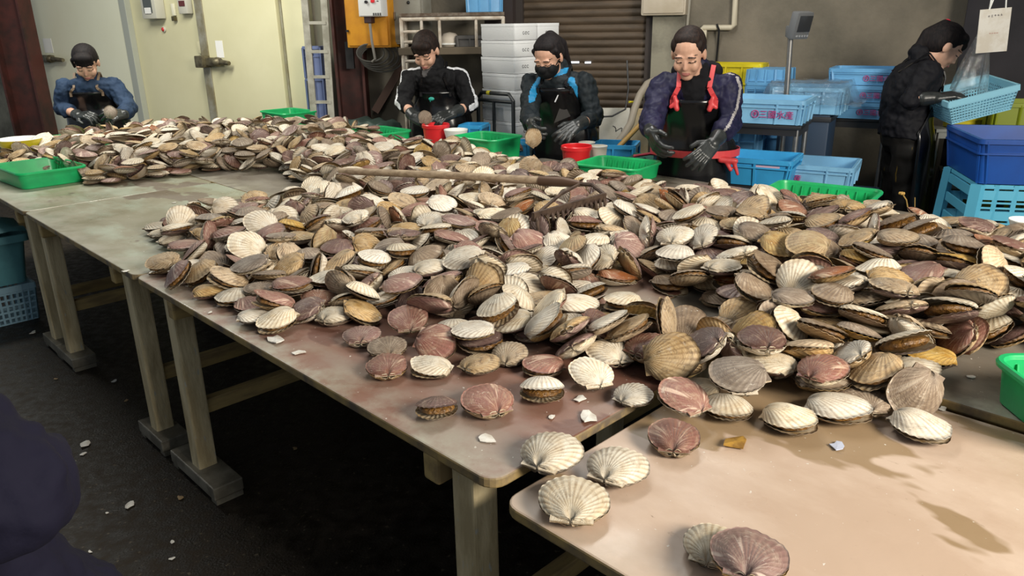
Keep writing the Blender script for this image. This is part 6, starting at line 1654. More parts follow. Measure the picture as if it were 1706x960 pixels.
    # gloves
    for nm in ('right', 'left'):
        e, w_, hd, nrm, th, curl = gl[nm]
        if not cloth.get('gloves', True):
            continue
        bl = Blob()
        hand_caps(bl, w_, hd, nrm, th, curl, 0.0026, s)
        cl = cloth.get('cuff', {}).get(nm, 0.09)
        fd = (e - w_).normalized()
        bl.cap(w_ + fd * 0.0, w_ + fd * cl, 0.031 * s, 0.041 * s)
        bl.fuse('glove', m_glove, 0.0040, 2, None, body)
    # apron: a rubber sheet wrapped round the front of the body
    if cloth.get('apron', True):
        rows = []
        top = cloth.get('bib', 0.74)
        nA = 24
        for i in range(26):
            g = i / 25
            if g < 0.5:
                t = top + (0.06 - top) * (g / 0.5)
                lim = math.radians(34 + 52 * min(1, (g / 0.5) ** 1.6 * 1.25))
                c = spine(t)
                import bisect
                ts = [p[0] for p in PROF]
                j = max(1, min(len(PROF) - 1, bisect.bisect(ts, t)))
                fr = (t - ts[j - 1]) / (ts[j] - ts[j - 1])
                rx = PROF[j - 1][1] + (PROF[j][1] - PROF[j - 1][1]) * fr
                ry = PROF[j - 1][2] + (PROF[j][2] - PROF[j - 1][2]) * fr
                rx, ry = (rx + ex + 0.016) * s, (ry + ex + 0.014) * s
            else:
                gg = (g - 0.5) / 0.5
                c = spine(0.06) - up * gg * (spine(0.06).z - 0.22)
                lim = math.radians(86)
                rx, ry = (0.203 + 0.03 * gg) * s, (0.150 + 0.03 * gg) * s
            row = []
            for k in range(nA + 1):
                an_ = -lim + 2 * lim * k / nA
                wv = 1 + 0.014 * math.sin(7 * an_ + 5 * g) * (0.3 + g) + 0.012 * math.sin(13 * an_ - 9 * g)
                row.append(c + a * math.sin(an_) * rx * wv + f * math.cos(an_) * ry * wv)
            rows.append(row)
        mb = MB()
        mb.grid(rows)
        ap = mb.build('apron', m_apron, body, 'all')
        sd = ap.modifiers.new('thickness', 'SOLIDIFY')
        sd.thickness = 0.003
        sm_ = cloth.get('strap', m_apron)
        for k, nm in ((1, 'right'), (nA - 1, 'left')):
            p0 = rows[0][k]
            sgn = -1 if nm == 'right' else 1
            p1 = neck + a * sgn * 0.072 * s + f * (0.075 + ex * 0.4) * s - up * 0.055 * s
            p2 = neck + a * sgn * 0.080 * s + f * 0.005 + up * (0.032 + ex * 0.3)
            p3 = neck + a * sgn * 0.06 * s - f * (0.105 + ex) - up * 0.06
            mb = MB()
            path = [p0 - up * 0.03 + f * 0.004, p0 + f * 0.004, p0.lerp(p1, 0.5) + f * 0.014, p1 + f * 0.006, p2, p3]
            wd = cloth.get('strap_w', 0.016)
            for q0, q1 in zip(path[:-1], path[1:]):
                mb.bar(q0, q1, wd, 0.006, up=tuple(f))
            mb.build('strap', sm_, body)
        if cloth.get('belt'):
            mb = MB()
            r = [p + f * 0.006 for p in [spine(0.06) + a * math.sin(x) * (0.19 + ex) * s + f * math.cos(x) * (0.140 + ex) * s for x in np.linspace(-2.0, 2.0, 24)]]
            for q0, q1 in zip(r[:-1], r[1:]):
                mb.bar(q0, q1, 0.004, 0.035, up=(0.1, 0.2, 1) if False else (0, 0, 1))
            mb.build('belt', cloth['belt'], body)
    for fn in cloth.get('extra', []):
        fn(body, dict(H=H, HM=HM, neck=neck, sh=sh, arm=gl, a=a, f=f, up=up, s=s, spine=spine, ex=ex))
    # hair
    bl = Blob()
    bl.ell(H(0, -0.022, 0.034), (0.081 * s, 0.092 * s, 0.084 * s), HM)
    bl.ell(H(0, -0.048, -0.002), (0.078 * s, 0.066 * s, 0.082 * s), HM)
    hair['shape'](bl, H, s, HM)
    bl.fuse('hair', hair.get('mat', m_hair), 0.005, 2, None, body)
    if 'tie' in hair:
        c, m_ = hair['tie']
        MB().sphere(H(*c), 0.017 * s, (1.2, 1.0, 1.0)).build('hair_tie', m_, body, True)
    return body, root

def Y(px, py, y):
    return at_y(px, py, y)

# --- woman with white sleeve stripes
def stripes_sleeve(k):
    out = []
    for nm, sg in (('right', -1), ('left', 1)):
        e, w_ = k['arm'][nm][:2]
        o = (k['a'] * sg).normalized()
        s0 = k['sh'][nm]
        out.append([k['neck'] + o * 0.09 + k['up'] * 0.015 + k['f'] * 0.02, s0 + k['up'] * 0.055 + o * 0.02 + k['f'] * 0.015, s0 + o * 0.068 + k['up'] * 0.02 + k['f'] * 0.02, e + o * 0.055 + k['f'] * 0.02, e.lerp(w_, 0.35) + o * 0.05 + k['f'] * 0.01])
    return out
nk = Y(724, 113, 5.30)
def hair_bangs(bl, H, s, HM):
    bl.ell(H(0, 0.046, 0.064), (0.062 * s, 0.036 * s, 0.034 * s), HM)
    for q in range(9):
        x = -0.052 + 0.013 * q
        bl.cap(H(x * 0.8, 0.070 - 9 * x * x, 0.060), H(x * 1.05, 0.080 - 10 * x * x, 0.024 - 0.006 * (q % 2)), 0.011 * s, 0.006 * s, 8)
    bl.cap(H(-0.074, 0.014, 0.03), H(-0.072, 0.020, -0.02), 0.014 * s, 0.008 * s)
    bl.ell(H(0, -0.10, 0.02), (0.034 * s, 0.034 * s, 0.034 * s), HM)
    bl.cap(H(0, -0.11, 0.01), H(0.01, -0.115, -0.10), 0.024 * s, 0.012 * s)
def w2_extra(b, k):
    p = k['spine'](0.42) + k['f'] * (0.098 + k['ex'] + 0.022) + k['a'] * -0.03
    lettering('apron_mark', 'v', 0.05, mat('teal_mark', (0.02, 0.35, 0.28), 0.5), b, p + k['up'] * -0.02 + k['a'] * -0.02, (PI / 2, 0, math.atan2(k['a'].y, k['a'].x)))
    MB().sphere(p + k['up'] * 0.0 + k['f'] * 0.004, 0.020, (1, 0.25, 0.6)).build('badge', mat('teal_mark', (0.02, 0.35, 0.28), 0.5), b, True)
    q = k['spine'](0.70) + k['f'] * (0.100 + k['ex']) + k['a'] * 0.07
    MB().box(q, (0.03, 0.012, 0.012)).build('chest_logo', mat('pink_grey_mark', (0.45, 0.30, 0.32), 0.6), b)
person('woman in a black tracksuit with white stripes down both sleeves, opening a shell', (nk.x + 0.02, nk.y + 0.08, 0), (-0.06, -1), nk, Y(709, 84, 5.25), (-0.28, -1), 34,
       {'right': dict(elbow=Y(671, 170, 5.22), wrist=Y(689, 194, 5.04), to=Y(714, 205, 4.98), palm=(0.6, 0.2, -0.6), thumb=(0.2, -0.4, 0.8), curl=(0.55, 0.6, 0.65, 0.7)),
        'left': dict(elbow=Y(784, 174, 5.22), wrist=Y(753, 190, 5.04), to=Y(728, 198, 4.97), palm=(-0.5, 0.1, -0.8), thumb=(-0.3, -0.3, 0.9), curl=(0.35, 0.42, 0.5, 0.55))},
       dict(jacket=mat('black_tracksuit', (0.006, 0.006, 0.007), 0.75, bump=0.2, bscale=25), stripes=[(m_whitestripe, stripes_sleeve, 0.022), (mat('charcoal_collar', (0.055, 0.05, 0.05), 0.8), lambda k: [[k['neck'] + k['f'] * 0.06 + k['a'] * -0.03 + k['up'] * 0.02, k['neck'] + k['f'] * 0.08 + k['a'] * -0.06 - k['up'] * 0.03]], 0.028)],
            sleeve={'right': 0.30, 'left': 0.30}, cuff={'right': 0.04, 'left': 0.075}, bib=0.55, extra=[w2_extra]),
       dict(shape=hair_bangs), 1.05)

# --- masked woman with blue flashes
nk = Y(929, 122, 4.54)
m_cyan = mat('bright_blue_cloth', (0.01, 0.22, 0.46), 0.6)
def w3_stripes(k):
    out = []
    for sg in (-1, 1):
        o = k['a'] * sg
        out.append([k['neck'] + o * 0.095 - k['up'] * 0.035 + k['f'] * 0.085, k['neck'] + o * 0.115 - k['up'] * 0.08 + k['f'] * 0.10, k['neck'] + o * 0.115 - k['up'] * 0.135 + k['f'] * 0.11])
    return out
def w3_collar(k):
    return [[k['neck'] + k['a'] * x + k['f'] * 0.06 + k['up'] * (0.0 + abs(x) * 0.3) for x in (-0.06, 0, 0.06)]]
def hair_pony(bl, H, s, HM):
    bl.ell(H(0, 0.016, 0.074), (0.064 * s, 0.046 * s, 0.034 * s), HM)
    bl.ell(H(0, -0.075, 0.085), (0.030 * s, 0.030 * s, 0.028 * s), HM)
    bl.cap(H(0.0, -0.085, 0.08), H(0.03, -0.125, 0.0), 0.028 * s, 0.032 * s)
    bl.cap(H(0.03, -0.125, 0.0), H(0.055, -0.115, -0.13), 0.032 * s, 0.014 * s)
    bl.cap(H(0.070, 0.020, 0.045), H(0.074, 0.006, 0.0), 0.014 * s, 0.008 * s)
    bl.cap(H(-0.070, 0.020, 0.045), H(-0.074, 0.006, 0.0), 0.014 * s, 0.008 * s)
def mask_extra(b, k):
    H, HM, s = k['H'], k['HM'], k['s']
    bl = Blob()
    bl.ell(H(0, 0.033, -0.056), (0.064 * s, 0.076 * s, 0.052 * s), HM)
    bl.ell(H(0, 0.078, -0.030), (0.030 * s, 0.036 * s, 0.026 * s), HM)
    bl.ell(H(0.034, 0.060, -0.040), (0.030 * s, 0.032 * s, 0.034 * s), HM)
    bl.ell(H(-0.034, 0.060, -0.040), (0.030 * s, 0.032 * s, 0.034 * s), HM)
    o = bl.fuse('face_mask', mat('black_mask_cloth', (0.008, 0.008, 0.009), 0.7), 0.0045, 2, None, b)
    mb = MB()
    for sg in (-1, 1):
        mb.tube([H(sg * 0.055, 0.045, -0.035), H(sg * 0.074, 0.01, -0.012), H(sg * 0.080, -0.012, 0.01)], 0.003 * s, 6)
    mb.build('ear_loop', mat('black_mask_cloth', (0.008, 0.008, 0.009), 0.7), o)
    q = k['spine'](0.62) + k['f'] * (0.110 + k['ex'] + 0.02)
    MB().bar(q + k['up'] * 0.03 + k['a'] * 0.02, q - k['up'] * 0.01, 0.01, 0.006).build('zip_tag', m_whitestripe, b)
    g = MB()
    r0 = k['spine'](0.40) + k['f'] * (0.098 + k['ex'] + 0.026)
    g._add([r0 - k['a'] * 0.02 + k['up'] * -0.05, r0 + k['a'] * 0.075 + k['up'] * -0.01 - k['f'] * 0.012, r0 + k['a'] * 0.03 + k['up'] * 0.08]
           + [r0 - k['a'] * 0.02 + k['up'] * -0.05 - k['f'] * 0.004, r0 + k['a'] * 0.075 + k['up'] * -0.01 - k['f'] * 0.016, r0 + k['a'] * 0.03 + k['up'] * 0.08 - k['f'] * 0.004],
           [(0, 1, 2), (5, 4, 3), (0, 3, 4, 1), (1, 4, 5, 2), (2, 5, 3, 0)])
    g.build('apron_pocket', mat('grey_apron_patch', (0.055, 0.052, 0.05), 0.35), b)
person('woman in a black face mask and dark jacket with bright blue flashes', (nk.x + 0.06, nk.y + 0.10, 0), (-0.35, -1), nk, Y(913, 94, 4.46), (-0.58, -1), 30,
       {'right': dict(elbow=Y(882, 192, 4.44), wrist=Y(884, 205, 4.26), to=Y(890, 225, 4.14), palm=(0.9, 0.0, -0.2), thumb=(0, -0.8, 0.5), curl=(0.5, 0.55, 0.6, 0.6)),
        'left': dict(elbow=Y(990, 196, 4.46), wrist=Y(962, 208, 4.28), to=Y(940, 224, 4.20), palm=(-0.3, 0.5, -0.7), thumb=(-0.7, -0.4, 0.3), curl=(0.28, 0.30, 0.32, 0.4))},
       dict(jacket=mat('black_blue_jacket', (0.010, 0.014, 0.017), 0.6, c2=(0.016, 0.022, 0.026), scale=8, bump=0.25, bscale=18), stripes=[(m_cyan, w3_stripes, 0.018), (m_cyan, w3_collar, 0.016)], sleeve={'right': 0.8, 'left': 0.35},
            cuff={'right': 0.06, 'left': 0.06}, bib=0.80, bulk=0.030, front=True, extra=[mask_extra]),
       dict(shape=hair_pony, mat=m_hair2), 1.0)

# --- woman in the navy windbreaker with red straps
nk = Y(1160, 124, 3.84)
m_coral = mat('coral_red_strap', (0.62, 0.055, 0.06), 0.45)
def w4_pipe(k):
    e, w_ = k['arm']['left'][:2]
    o, s0 = k['a'], k['sh']['left']
    out = [[k['neck'] + o * 0.10 + k['up'] * 0.02 - k['f'] * 0.0, s0 + k['up'] * 0.060 + o * 0.03 + k['f'] * 0.04, s0 + o * 0.055 + k['f'] * 0.066, s0.lerp(e, 0.6) + o * 0.035 + k['f'] * 0.066, e + o * 0.0 + k['f'] * 0.075, e.lerp(w_, 0.3) + k['f'] * 0.05]]
    return out
def w4_hood(k):
    n, a_, f_, u_ = k['neck'], k['a'], k['f'], k['up']
    return [[n + f_ * 0.075 + u_ * 0.0, n + f_ * 0.125 - u_ * 0.10], [n + f_ * 0.07 + a_ * 0.05 + u_ * 0.02, n + f_ * 0.13 + a_ * 0.015 - u_ * 0.10], [n + f_ * 0.07 - a_ * 0.05 + u_ * 0.01, n + f_ * 0.13 - a_ * 0.01 - u_ * 0.10]]
def hair_bun(bl, H, s, HM):
    bl.ell(H(0, 0.010, 0.078), (0.064 * s, 0.046 * s, 0.030 * s), HM)
    bl.ell(H(-0.058, 0.010, 0.045), (0.022 * s, 0.034 * s, 0.036 * s), HM)
    bl.ell(H(0.058, 0.006, 0.045), (0.022 * s, 0.034 * s, 0.036 * s), HM)
    bl.ell(H(0.014, -0.100, 0.040), (0.038 * s, 0.034 * s, 0.034 * s), HM)
def w4_extra(b, k):
    n, a_, f_, u_, s = k['neck'], k['a'], k['f'], k['up'], k['s']
    bl = Blob()
    for i in range(9):
        t = PI * (0.02 + 0.96 * i / 8)
        bl.ell(n + a_ * 0.092 * math.cos(t) - f_ * (0.02 + 0.085 * math.sin(t)) + u_ * (0.012 + 0.020 * math.sin(t)), (0.034, 0.034, 0.036))
    bl.fuse('hood', mat('black_hood', (0.008, 0.008, 0.010), 0.85), 0.006, 3, None, b)
    for sg, c in ((-1, -0.085), (1, 0.085)):
        bl = Blob()
        q = k['spine'](0.70) + a_ * c * 1.05 + f_ * (0.108 + k['ex'] + 0.014)
        bl.cap(q + u_ * 0.02, q - u_ * 0.035 + a_ * sg * -0.012, 0.011, 0.013)
        bl.cap(q - a_ * sg * 0.012, q - u_ * 0.025 + a_ * sg * 0.018, 0.010, 0.010)
        bl.fuse('strap_knot', m_coral, 0.005, 2, None, b)
    q = k['spine'](0.62) + a_ * 0.135 + f_ * (0.080 + k['ex'])
    MB().box(q, (0.035, 0.02, 0.012)).build('chest_logo', mat('beige_mark', (0.55, 0.48, 0.36), 0.6), b)
    e, w_ = k['arm']['left'][:2]
    q = k['spine'](0.10) + a_ * 0.045 + f_ * (0.135 + k['ex'])
    MB().box(q, (0.07, 0.008, 0.012), (0, 0.3, 0)).build('apron_tag', mat('yellow_mark', (0.55, 0.45, 0.05), 0.5), b)
    bl = Blob()
    c0 = k['spine'](0.0) + a_ * 0.14 + f_ * (0.10 + k['ex'])
    bl.cap(c0, c0 + a_ * 0.07 - u_ * 0.005, 0.018, 0.014)
    bl.cap(c0 + a_ * 0.06, c0 + a_ * 0.085 - u_ * 0.07, 0.012, 0.008)
    bl.cap(c0 + a_ * 0.02, c0 + a_ * 0.05 - u_ * 0.05, 0.012, 0.010)
    bl.fuse('belt_bow', m_coral, 0.005, 2, None, b)
person('woman in a navy windbreaker and black apron with red shoulder straps', (nk.x + 0.04, nk.y + 0.10, 0), (-0.32, -1), nk, Y(1147, 88, 3.76), (-0.42, -1), 26,
       {'right': dict(elbow=Y(1086, 196, 3.80), wrist=Y(1084, 220, 3.60), to=Y(1096, 248, 3.53), palm=(0.9, -0.1, -0.2), thumb=(0.2, -0.9, 0.2), curl=(0.4, 0.45, 0.5, 0.55)),
        'left': dict(elbow=Y(1216, 204, 3.76), wrist=Y(1188, 240, 3.60), to=Y(1158, 272, 3.52), palm=(-0.5, 0.4, -0.6), thumb=(-0.7, -0.4, 0.4), curl=(0.32, 0.36, 0.4, 0.45))},
       dict(jacket=mat('navy_windbreaker', (0.011, 0.011, 0.034), 0.55, c2=(0.019, 0.018, 0.05), scale=6, bump=0.5, bscale=14), stripes=[(mat('grey_piping', (0.33, 0.31, 0.31), 0.5), w4_pipe, 0.006), (mat('black_hood', (0.008, 0.008, 0.010), 0.85), w4_hood, 0.035)], sleeve={'right': 0.7, 'left': 0.42},
            cuff={'right': 0.07, 'left': 0.065}, bib=0.72, bulk=0.034, front=True, strap=m_coral, strap_w=0.022, belt=m_coral, extra=[w4_extra]),
       dict(shape=hair_bun), 1.0)

# --- worker by the cold store
nk = Y(147, 131, 5.66)
def hair_cap(bl, H, s, HM):
    hair_bangs(bl, H, s, HM)
person('worker in a dark blue jumper and apron standing by the cream cold store', (nk.x - 0.02, nk.y + 0.08, 0), (0.18, -1), nk, Y(143, 104, 5.60), (0.30, -1), 34,
       {'right': dict(elbow=Y(104, 180, 5.66), wrist=Y(131, 193, 5.46), to=Y(158, 190, 5.40), palm=(0.4, 0.2, -0.8), thumb=(0, -0.5, 0.8), curl=(0.5, 0.5, 0.55, 0.6)),
        'left': dict(elbow=Y(214, 178, 5.64), wrist=Y(207, 190, 5.44), to=Y(186, 192, 5.34), palm=(-0.6, 0.2, -0.6), thumb=(-0.2, -0.5, 0.8), curl=(0.5, 0.55, 0.6, 0.6))},
       dict(jacket=mat('slate_blue_jumper', (0.018, 0.036, 0.075), 0.75, c2=(0.028, 0.05, 0.095), scale=7, bump=0.3, bscale=20), sleeve={'right': 0.38, 'left': 0.75}, cuff={'right': 0.03, 'left': 0.05}, bib=0.70, bulk=0.032,
            strap=mat('brown_strap', (0.16, 0.11, 0.07), 0.6)),
       dict(shape=hair_cap, mat=m_hair2), 1.04)

# --- side-on worker at the right carrying a basket
nk = Y(1537, 100, 4.30)
def hair_tail(bl, H, s, HM):
    bl.ell(H(0, 0.034, 0.072), (0.064 * s, 0.040 * s, 0.036 * s), HM)
    bl.ell(H(0, 0.062, 0.048), (0.050 * s, 0.026 * s, 0.030 * s), HM)
    bl.cap(H(0, -0.080, 0.072), H(0.0, -0.112, -0.01), 0.032 * s, 0.036 * s)
    bl.cap(H(0, -0.112, -0.01), H(0, -0.090, -0.15), 0.036 * s, 0.018 * s)
def w5_marks(k):
    s0, e = k['sh']['right'], k['arm']['right'][0]
    o = -k['a']
    out = []
    for d_ in (0.0, 0.045):
        for i in range(2):
            p, q = s0.lerp(e, 0.40 + 0.3 * i), s0.lerp(e, 0.62 + 0.28 * i)
            out.append([p + o * 0.07 + k['f'] * (d_ - 0.01), q + o * 0.07 + k['f'] * (d_ - 0.02)])
    return out
w5, w5r = person('side-on worker in black with a red hair tie, lifting a pale blue mesh basket', (nk.x - 0.02, nk.y + 0.02, 0), (1, -0.18), nk, Y(1575, 77, 4.27), (1, -0.2), 38,
       {'right': dict(elbow=Y(1518, 166, 4.12), wrist=Y(1560, 163, 4.08), to=Y(1598, 157, 4.06), palm=(0, 0.2, -1), thumb=(0.2, 0.9, 0.3), curl=(0.35, 0.4, 0.45, 0.5)),
        'left': dict(elbow=Y(1530, 160, 4.42), wrist=Y(1566, 152, 4.42), to=Y(1600, 146, 4.40), palm=(0, -0.2, -1), thumb=(0.2, -0.9, 0.3), curl=(0.35, 0.4, 0.45, 0.5))},
       dict(jacket=mat('black_jersey', (0.0055, 0.0055, 0.008), 0.7, bump=0.3, bscale=18), stripes=[(mat('grey_marks', (0.14, 0.14, 0.15), 0.7), w5_marks, 0.007)], sleeve={'right': 0.10, 'left': 0.5}, cuff={'right': 0.06, 'left': 0.08}, bib=0.70, bulk=0.026,
            trousers=mat('stained_black_trousers', (0.010, 0.009, 0.008), 0.6, spots=(7, 0.68, (0.20, 0.13, 0.015)), stretch=(4, 4, 0.5))),
       dict(shape=hair_tail, mat=m_hair2, tie=((0, -0.085, 0.088), mat('red_hair_tie', (0.75, 0.02, 0.06), 0.5))), 1.0)

# --- someone in a navy coat at the left edge, close to the photographer
m_coat = mat('dark_navy_coat', (0.0045, 0.004, 0.013), 0.85, c2=(0.006, 0.0055, 0.016), scale=8, bump=0.3, bscale=30)
nk = Vector((-0.86, 0.56, 1.30))
el = at_y(8, 818, 0.62)
person('person in a dark navy coat at the left photo edge, only elbow and hip showing', (-0.665, 0.66, 0), (-0.5, 0.85), nk, (-0.90, 0.60, 1.46), (-0.5, 0.85), 6,
       {'right': dict(elbow=el, wrist=(-0.74, 0.80, 0.90), to=(-0.82, 0.86, 0.88)),
        'left': dict(elbow=(-1.12, 0.52, 1.02), wrist=(-1.10, 0.70, 0.92), to=(-1.12, 0.8, 0.9))},
       dict(jacket=m_coat, sleeve={'right': 0.9, 'left': 0.9}, bulk=0.045, long=True, apron=False, gloves=False, trousers=m_coat),
       dict(shape=lambda bl, H, s, HM: bl.ell(H(0, 0.03, 0.07), (0.064, 0.04, 0.036), HM)), 1.0)

# shells in the workers' hands
def held(label, p, y, rot, dark, pale, k, size):
    scallop(label, None, at_y(p[0], p[1], y), Euler(rot).to_quaternion(), dark, pale, k, math.radians(4), size, 1)
held('open scallop held by the woman with white sleeve stripes', (708, 196), 4.94, (1.2, 0.5, 0.4), 'grey', 'white', 1, 0.85)
held('long pale scallop held low by the masked woman', (888, 229), 4.08, (1.35, 0.6, 0.5), 'tan', 'white', 2, 0.95)
held('white scallop held by the worker in the blue jumper', (184, 187), 5.30, (1.3, 0.2, 0.2), 'grey', 'white', 3, 0.8)

for nm in ('black_tracksuit', 'black_blue_jacket', 'navy_windbreaker', 'slate_blue_jumper', 'black_jersey', 'dark_navy_coat', 'black_cloth', 'dark_brown_hair', 'black_hair', 'stained_black_trousers', 'black_mask_cloth', 'black_hood'):
    MATS[nm].node_tree.nodes['Principled BSDF'].inputs['Specular IOR Level'].default_value = 0.2

# ------------------------------------------------------------------ crates
m_cr_blue = mat('crate_blue', (0.13, 0.36, 0.62), 0.42, c2=(0.10, 0.29, 0.52), scale=5)
m_cr_pale = mat('crate_pale_blue', (0.22, 0.47, 0.68), 0.42, c2=(0.17, 0.38, 0.58), scale=5)
m_cr_sky = mat('tub_sky_blue', (0.04, 0.34, 0.66), 0.38, c2=(0.035, 0.28, 0.56), scale=5)
m_cr_deep = mat('tub_deep_blue', (0.010, 0.075, 0.34), 0.38, c2=(0.012, 0.06, 0.27), scale=4)
m_cr_dark = mat('crate_dark_blue', (0.022, 0.045, 0.085), 0.5)
m_cr_yel = mat('crate_yellow', (0.66, 0.54, 0.01), 0.42, c2=(0.55, 0.43, 0.01), scale=5)
m_cr_teal = mat('crate_grey_green', (0.13, 0.22, 0.20), 0.5)
m_ink = mat('crate_red_print', (0.42, 0.03, 0.16), 0.5)
m_dsteel = mat('dark_steel', (0.06, 0.062, 0.066), 0.35, 0.7)
CR = math.radians(-30)

def crate(label, loc, W, D, H, m_, rz=CR, logo=None, invert=False, name='crate', group=None, ribs=5, taper=0.94):
    """open plastic crate with a double rim, upright ribs and printed marks; loc is the middle of its base"""
    t_ = thing(name, label, 'crate' if name == 'crate' else 'tub', loc, rz, group)
    def zf(z):
        return H - z if invert else z
    mb = MB()
    def rows(specs):
        return ring_rows([(w_, l_, r, zf(z)) for w_, l_, r, z in specs], 3)
    th = 0.006
    mb.grid(rows([(W * taper, D * taper, 0.02, 0.0), (W - 0.016, D - 0.016, 0.02, H), (W - 0.016 - 2 * th, D - 0.016 - 2 * th, 0.016, H), (W * taper - 2 * th, D * taper - 2 * th, 0.016, 0.006)]), closed=True)
    pl = rrect(W * taper, D * taper, 0.02, 3)
    mb._add([(x, y, zf(0.0)) for x, y in pl], [tuple(range(len(pl)))])
    pl = rrect(W * taper - 2 * th, D * taper - 2 * th, 0.016, 3)
    mb._add([(x, y, zf(0.006)) for x, y in pl], [tuple(range(len(pl)))])
    def at(side, f, z):
        k = taper + (1 - taper) * z / H
        if side in ('f', 'b'):
            return Vector((f * W / 2 * k, (-1 if side == 'f' else 1) * (D * k / 2 - 0.004 * z / H), zf(z)))
        return Vector(((-1 if side == 'l' else 1) * (W * k / 2 - 0.004 * z / H), f * D / 2 * k, zf(z)))
    for side in 'fblr':
        n_ = ribs if side in 'fb' else max(2, ribs - 1)
        for i in range(n_):
            f = -0.92 + 1.84 * i / (n_ - 1)
            if logo and side == 'f' and abs(f) < 0.35:
                continue
            mb.bar(at(side, f, 0.0), at(side, f, H - 0.01), 0.012 if side in 'fb' else 0.010, 0.012 if side in 'fb' else 0.010)
    mb.build('crate_wall', m_, t_, True)
    for nm_, z0, hh, ov in (('rim', H - 0.022, 0.022, 0.004), ('band', H * 0.66, 0.008, -0.002)):
        mb = MB()
        z1 = z0 + hh
        mb.grid(rows([(W - 0.02, D - 0.02, 0.02, z0), (W + ov, D + ov, 0.026, z0), (W + ov, D + ov, 0.026, z1), (W - 0.02, D - 0.02, 0.02, z1), (W - 0.02, D - 0.02, 0.02, z0)]), closed=True)
        mb.build(nm_, m_, t_, True)
    if logo:
        sz, fx = logo
        k = taper + (1 - taper) * 0.4
        y = -(D * k / 2) - 0.0035
        tilt = math.atan((1 - taper) * D / 2 / H)
        z = H * 0.28
        lg = lettering('printed_name', '三國水産', sz, m_ink, t_, (fx + sz * 0.75, y - 0.001, z), (PI / 2 + tilt, 0, 0), 0.0012)
        mb = MB()
        r = sz * 0.42
        c = Vector((fx + sz * 0.25, y - 0.001, z + sz * 0.36))
        mb.tube([c + Vector((r * math.cos(a_), 0, r * math.sin(a_))) for a_ in [2 * PI * i / 24 for i in range(24)]], sz * 0.05, 6, closed=True)
        mb.box(c + Vector((0, 0, 0)), (sz * 0.46, 0.003, sz * 0.07))
        mb.box(c, (sz * 0.07, 0.003, sz * 0.6))
        mb.box(c + Vector((0, 0, sz * 0.17)), (sz * 0.46, 0.003, sz * 0.06))
        mb.build('printed_emblem', m_ink, t_)
    return t_

def rot2(x, y, rz):
    return Vector((x * math.cos(rz) - y * math.sin(rz), x * math.sin(rz) + y * math.cos(rz), 0))

def corner_at(px, py, y, W, D, rz=CR, right=True):
    """middle of the base when the bottom front corner is seen at the pixel"""
    p = at_y(px, py, y)
    return p - rot2(W / 2 if right else -W / 2, -D / 2, rz)

def stand(label, c, W, D, z, rz=CR, m_=None, low=0.18, name='steel_stand', shelf=True):
    m_ = m_ or m_dsteel
    t_ = thing(name, label, 'stand', (c.x, c.y, 0), rz)
    MB().box((0, 0, z - 0.012), (W, D, 0.02), bev=0.003).build('top', m_, t_, True)
    mb = MB()
    for s in (-1, 1):
        mb.box((0, s * (D / 2 - 0.02), z - 0.04), (W - 0.04, 0.02, 0.035))
        mb.box((s * (W / 2 - 0.02), 0, z - 0.04), (0.02, D - 0.04, 0.035))
        if shelf:
            MB().box((0, s * (D / 2 - 0.03), low), (W - 0.06, 0.02, 0.02)).build('low_rail', m_, t_)
    mb.build('frame', m_, t_)
    for sx in (-1, 1):
        for sy in (-1, 1):
            MB().tube([(sx * (W / 2 - 0.025), sy * (D / 2 - 0.025), 0.0), (sx * (W / 2 - 0.025), sy * (D / 2 - 0.025), z - 0.022)], 0.014, 12).build('leg', m_steel, t_, True)
    return t_

# crate with the name print, on its steel stand
W, D, H = 0.52, 0.34, 0.125
c = corner_at(1338, 210, 3.98, W, D)
z0 = c.z
stand('steel stand under the front pale blue crate beside the navy windbreaker', c, 0.50, 0.32, z0 - 0.002, shelf=False)
crate('pale blue crate with a red printed name standing on the front steel stand', c, W, D, H, m_cr_pale, logo=(0.044, 0.0))
# crates under that stand
c1 = corner_at(1290, 268, 4.22, 0.30, 0.30)
zt = at_y(1290, 222, 4.22).z
for k in range(3):
    crate(['blue crate on the floor, left of the two columns under the steel stand', 'middle blue crate in the left column under the steel stand', 'top blue crate in the left column under the steel stand'][k],
          (c1.x - 0.02, c1.y + 0.28, k * zt / 3), 0.32, 0.30, zt / 3 - 0.004, m_cr_blue, ribs=4)
c2 = corner_at(1342, 268, 4.30, 0.22, 0.30)
for k in range(3):
    crate(['blue crate on the floor, right of the two columns under the steel stand', 'middle blue crate in the right column under the steel stand', 'top blue crate in the right column under the steel stand'][k],
          (c2.x + 0.10, c2.y + 0.30, k * zt / 3), 0.26, 0.30, zt / 3 - 0.004, m_cr_pale if k == 1 else m_cr_blue, ribs=4)

# tall stack of blue crates left of the scale pole
W, D = 0.245, 0.30
c = corner_at(1306, 171, 4.74, W, D)
hb = c.z
for k in range(3):
    crate(['blue crate at the foot of the stack left of the scale pole', 'second blue crate up in the stack left of the scale pole', 'third blue crate up in the stack left of the scale pole'][k], (c.x, c.y, k * hb / 3), W, D, hb / 3 - 0.002, m_cr_blue)
hh = (at_y(1303, 116, 4.78).z - hb) / 2
crate('blue crate just under the upturned one, left of the scale pole', (c.x, c.y, hb), W, D, hh - 0.002, m_cr_blue)
t_ = crate('upturned blue crate on top of the stack left of the scale pole', (c.x, c.y, hb + hh), W, D, hh, m_cr_blue, invert=True)
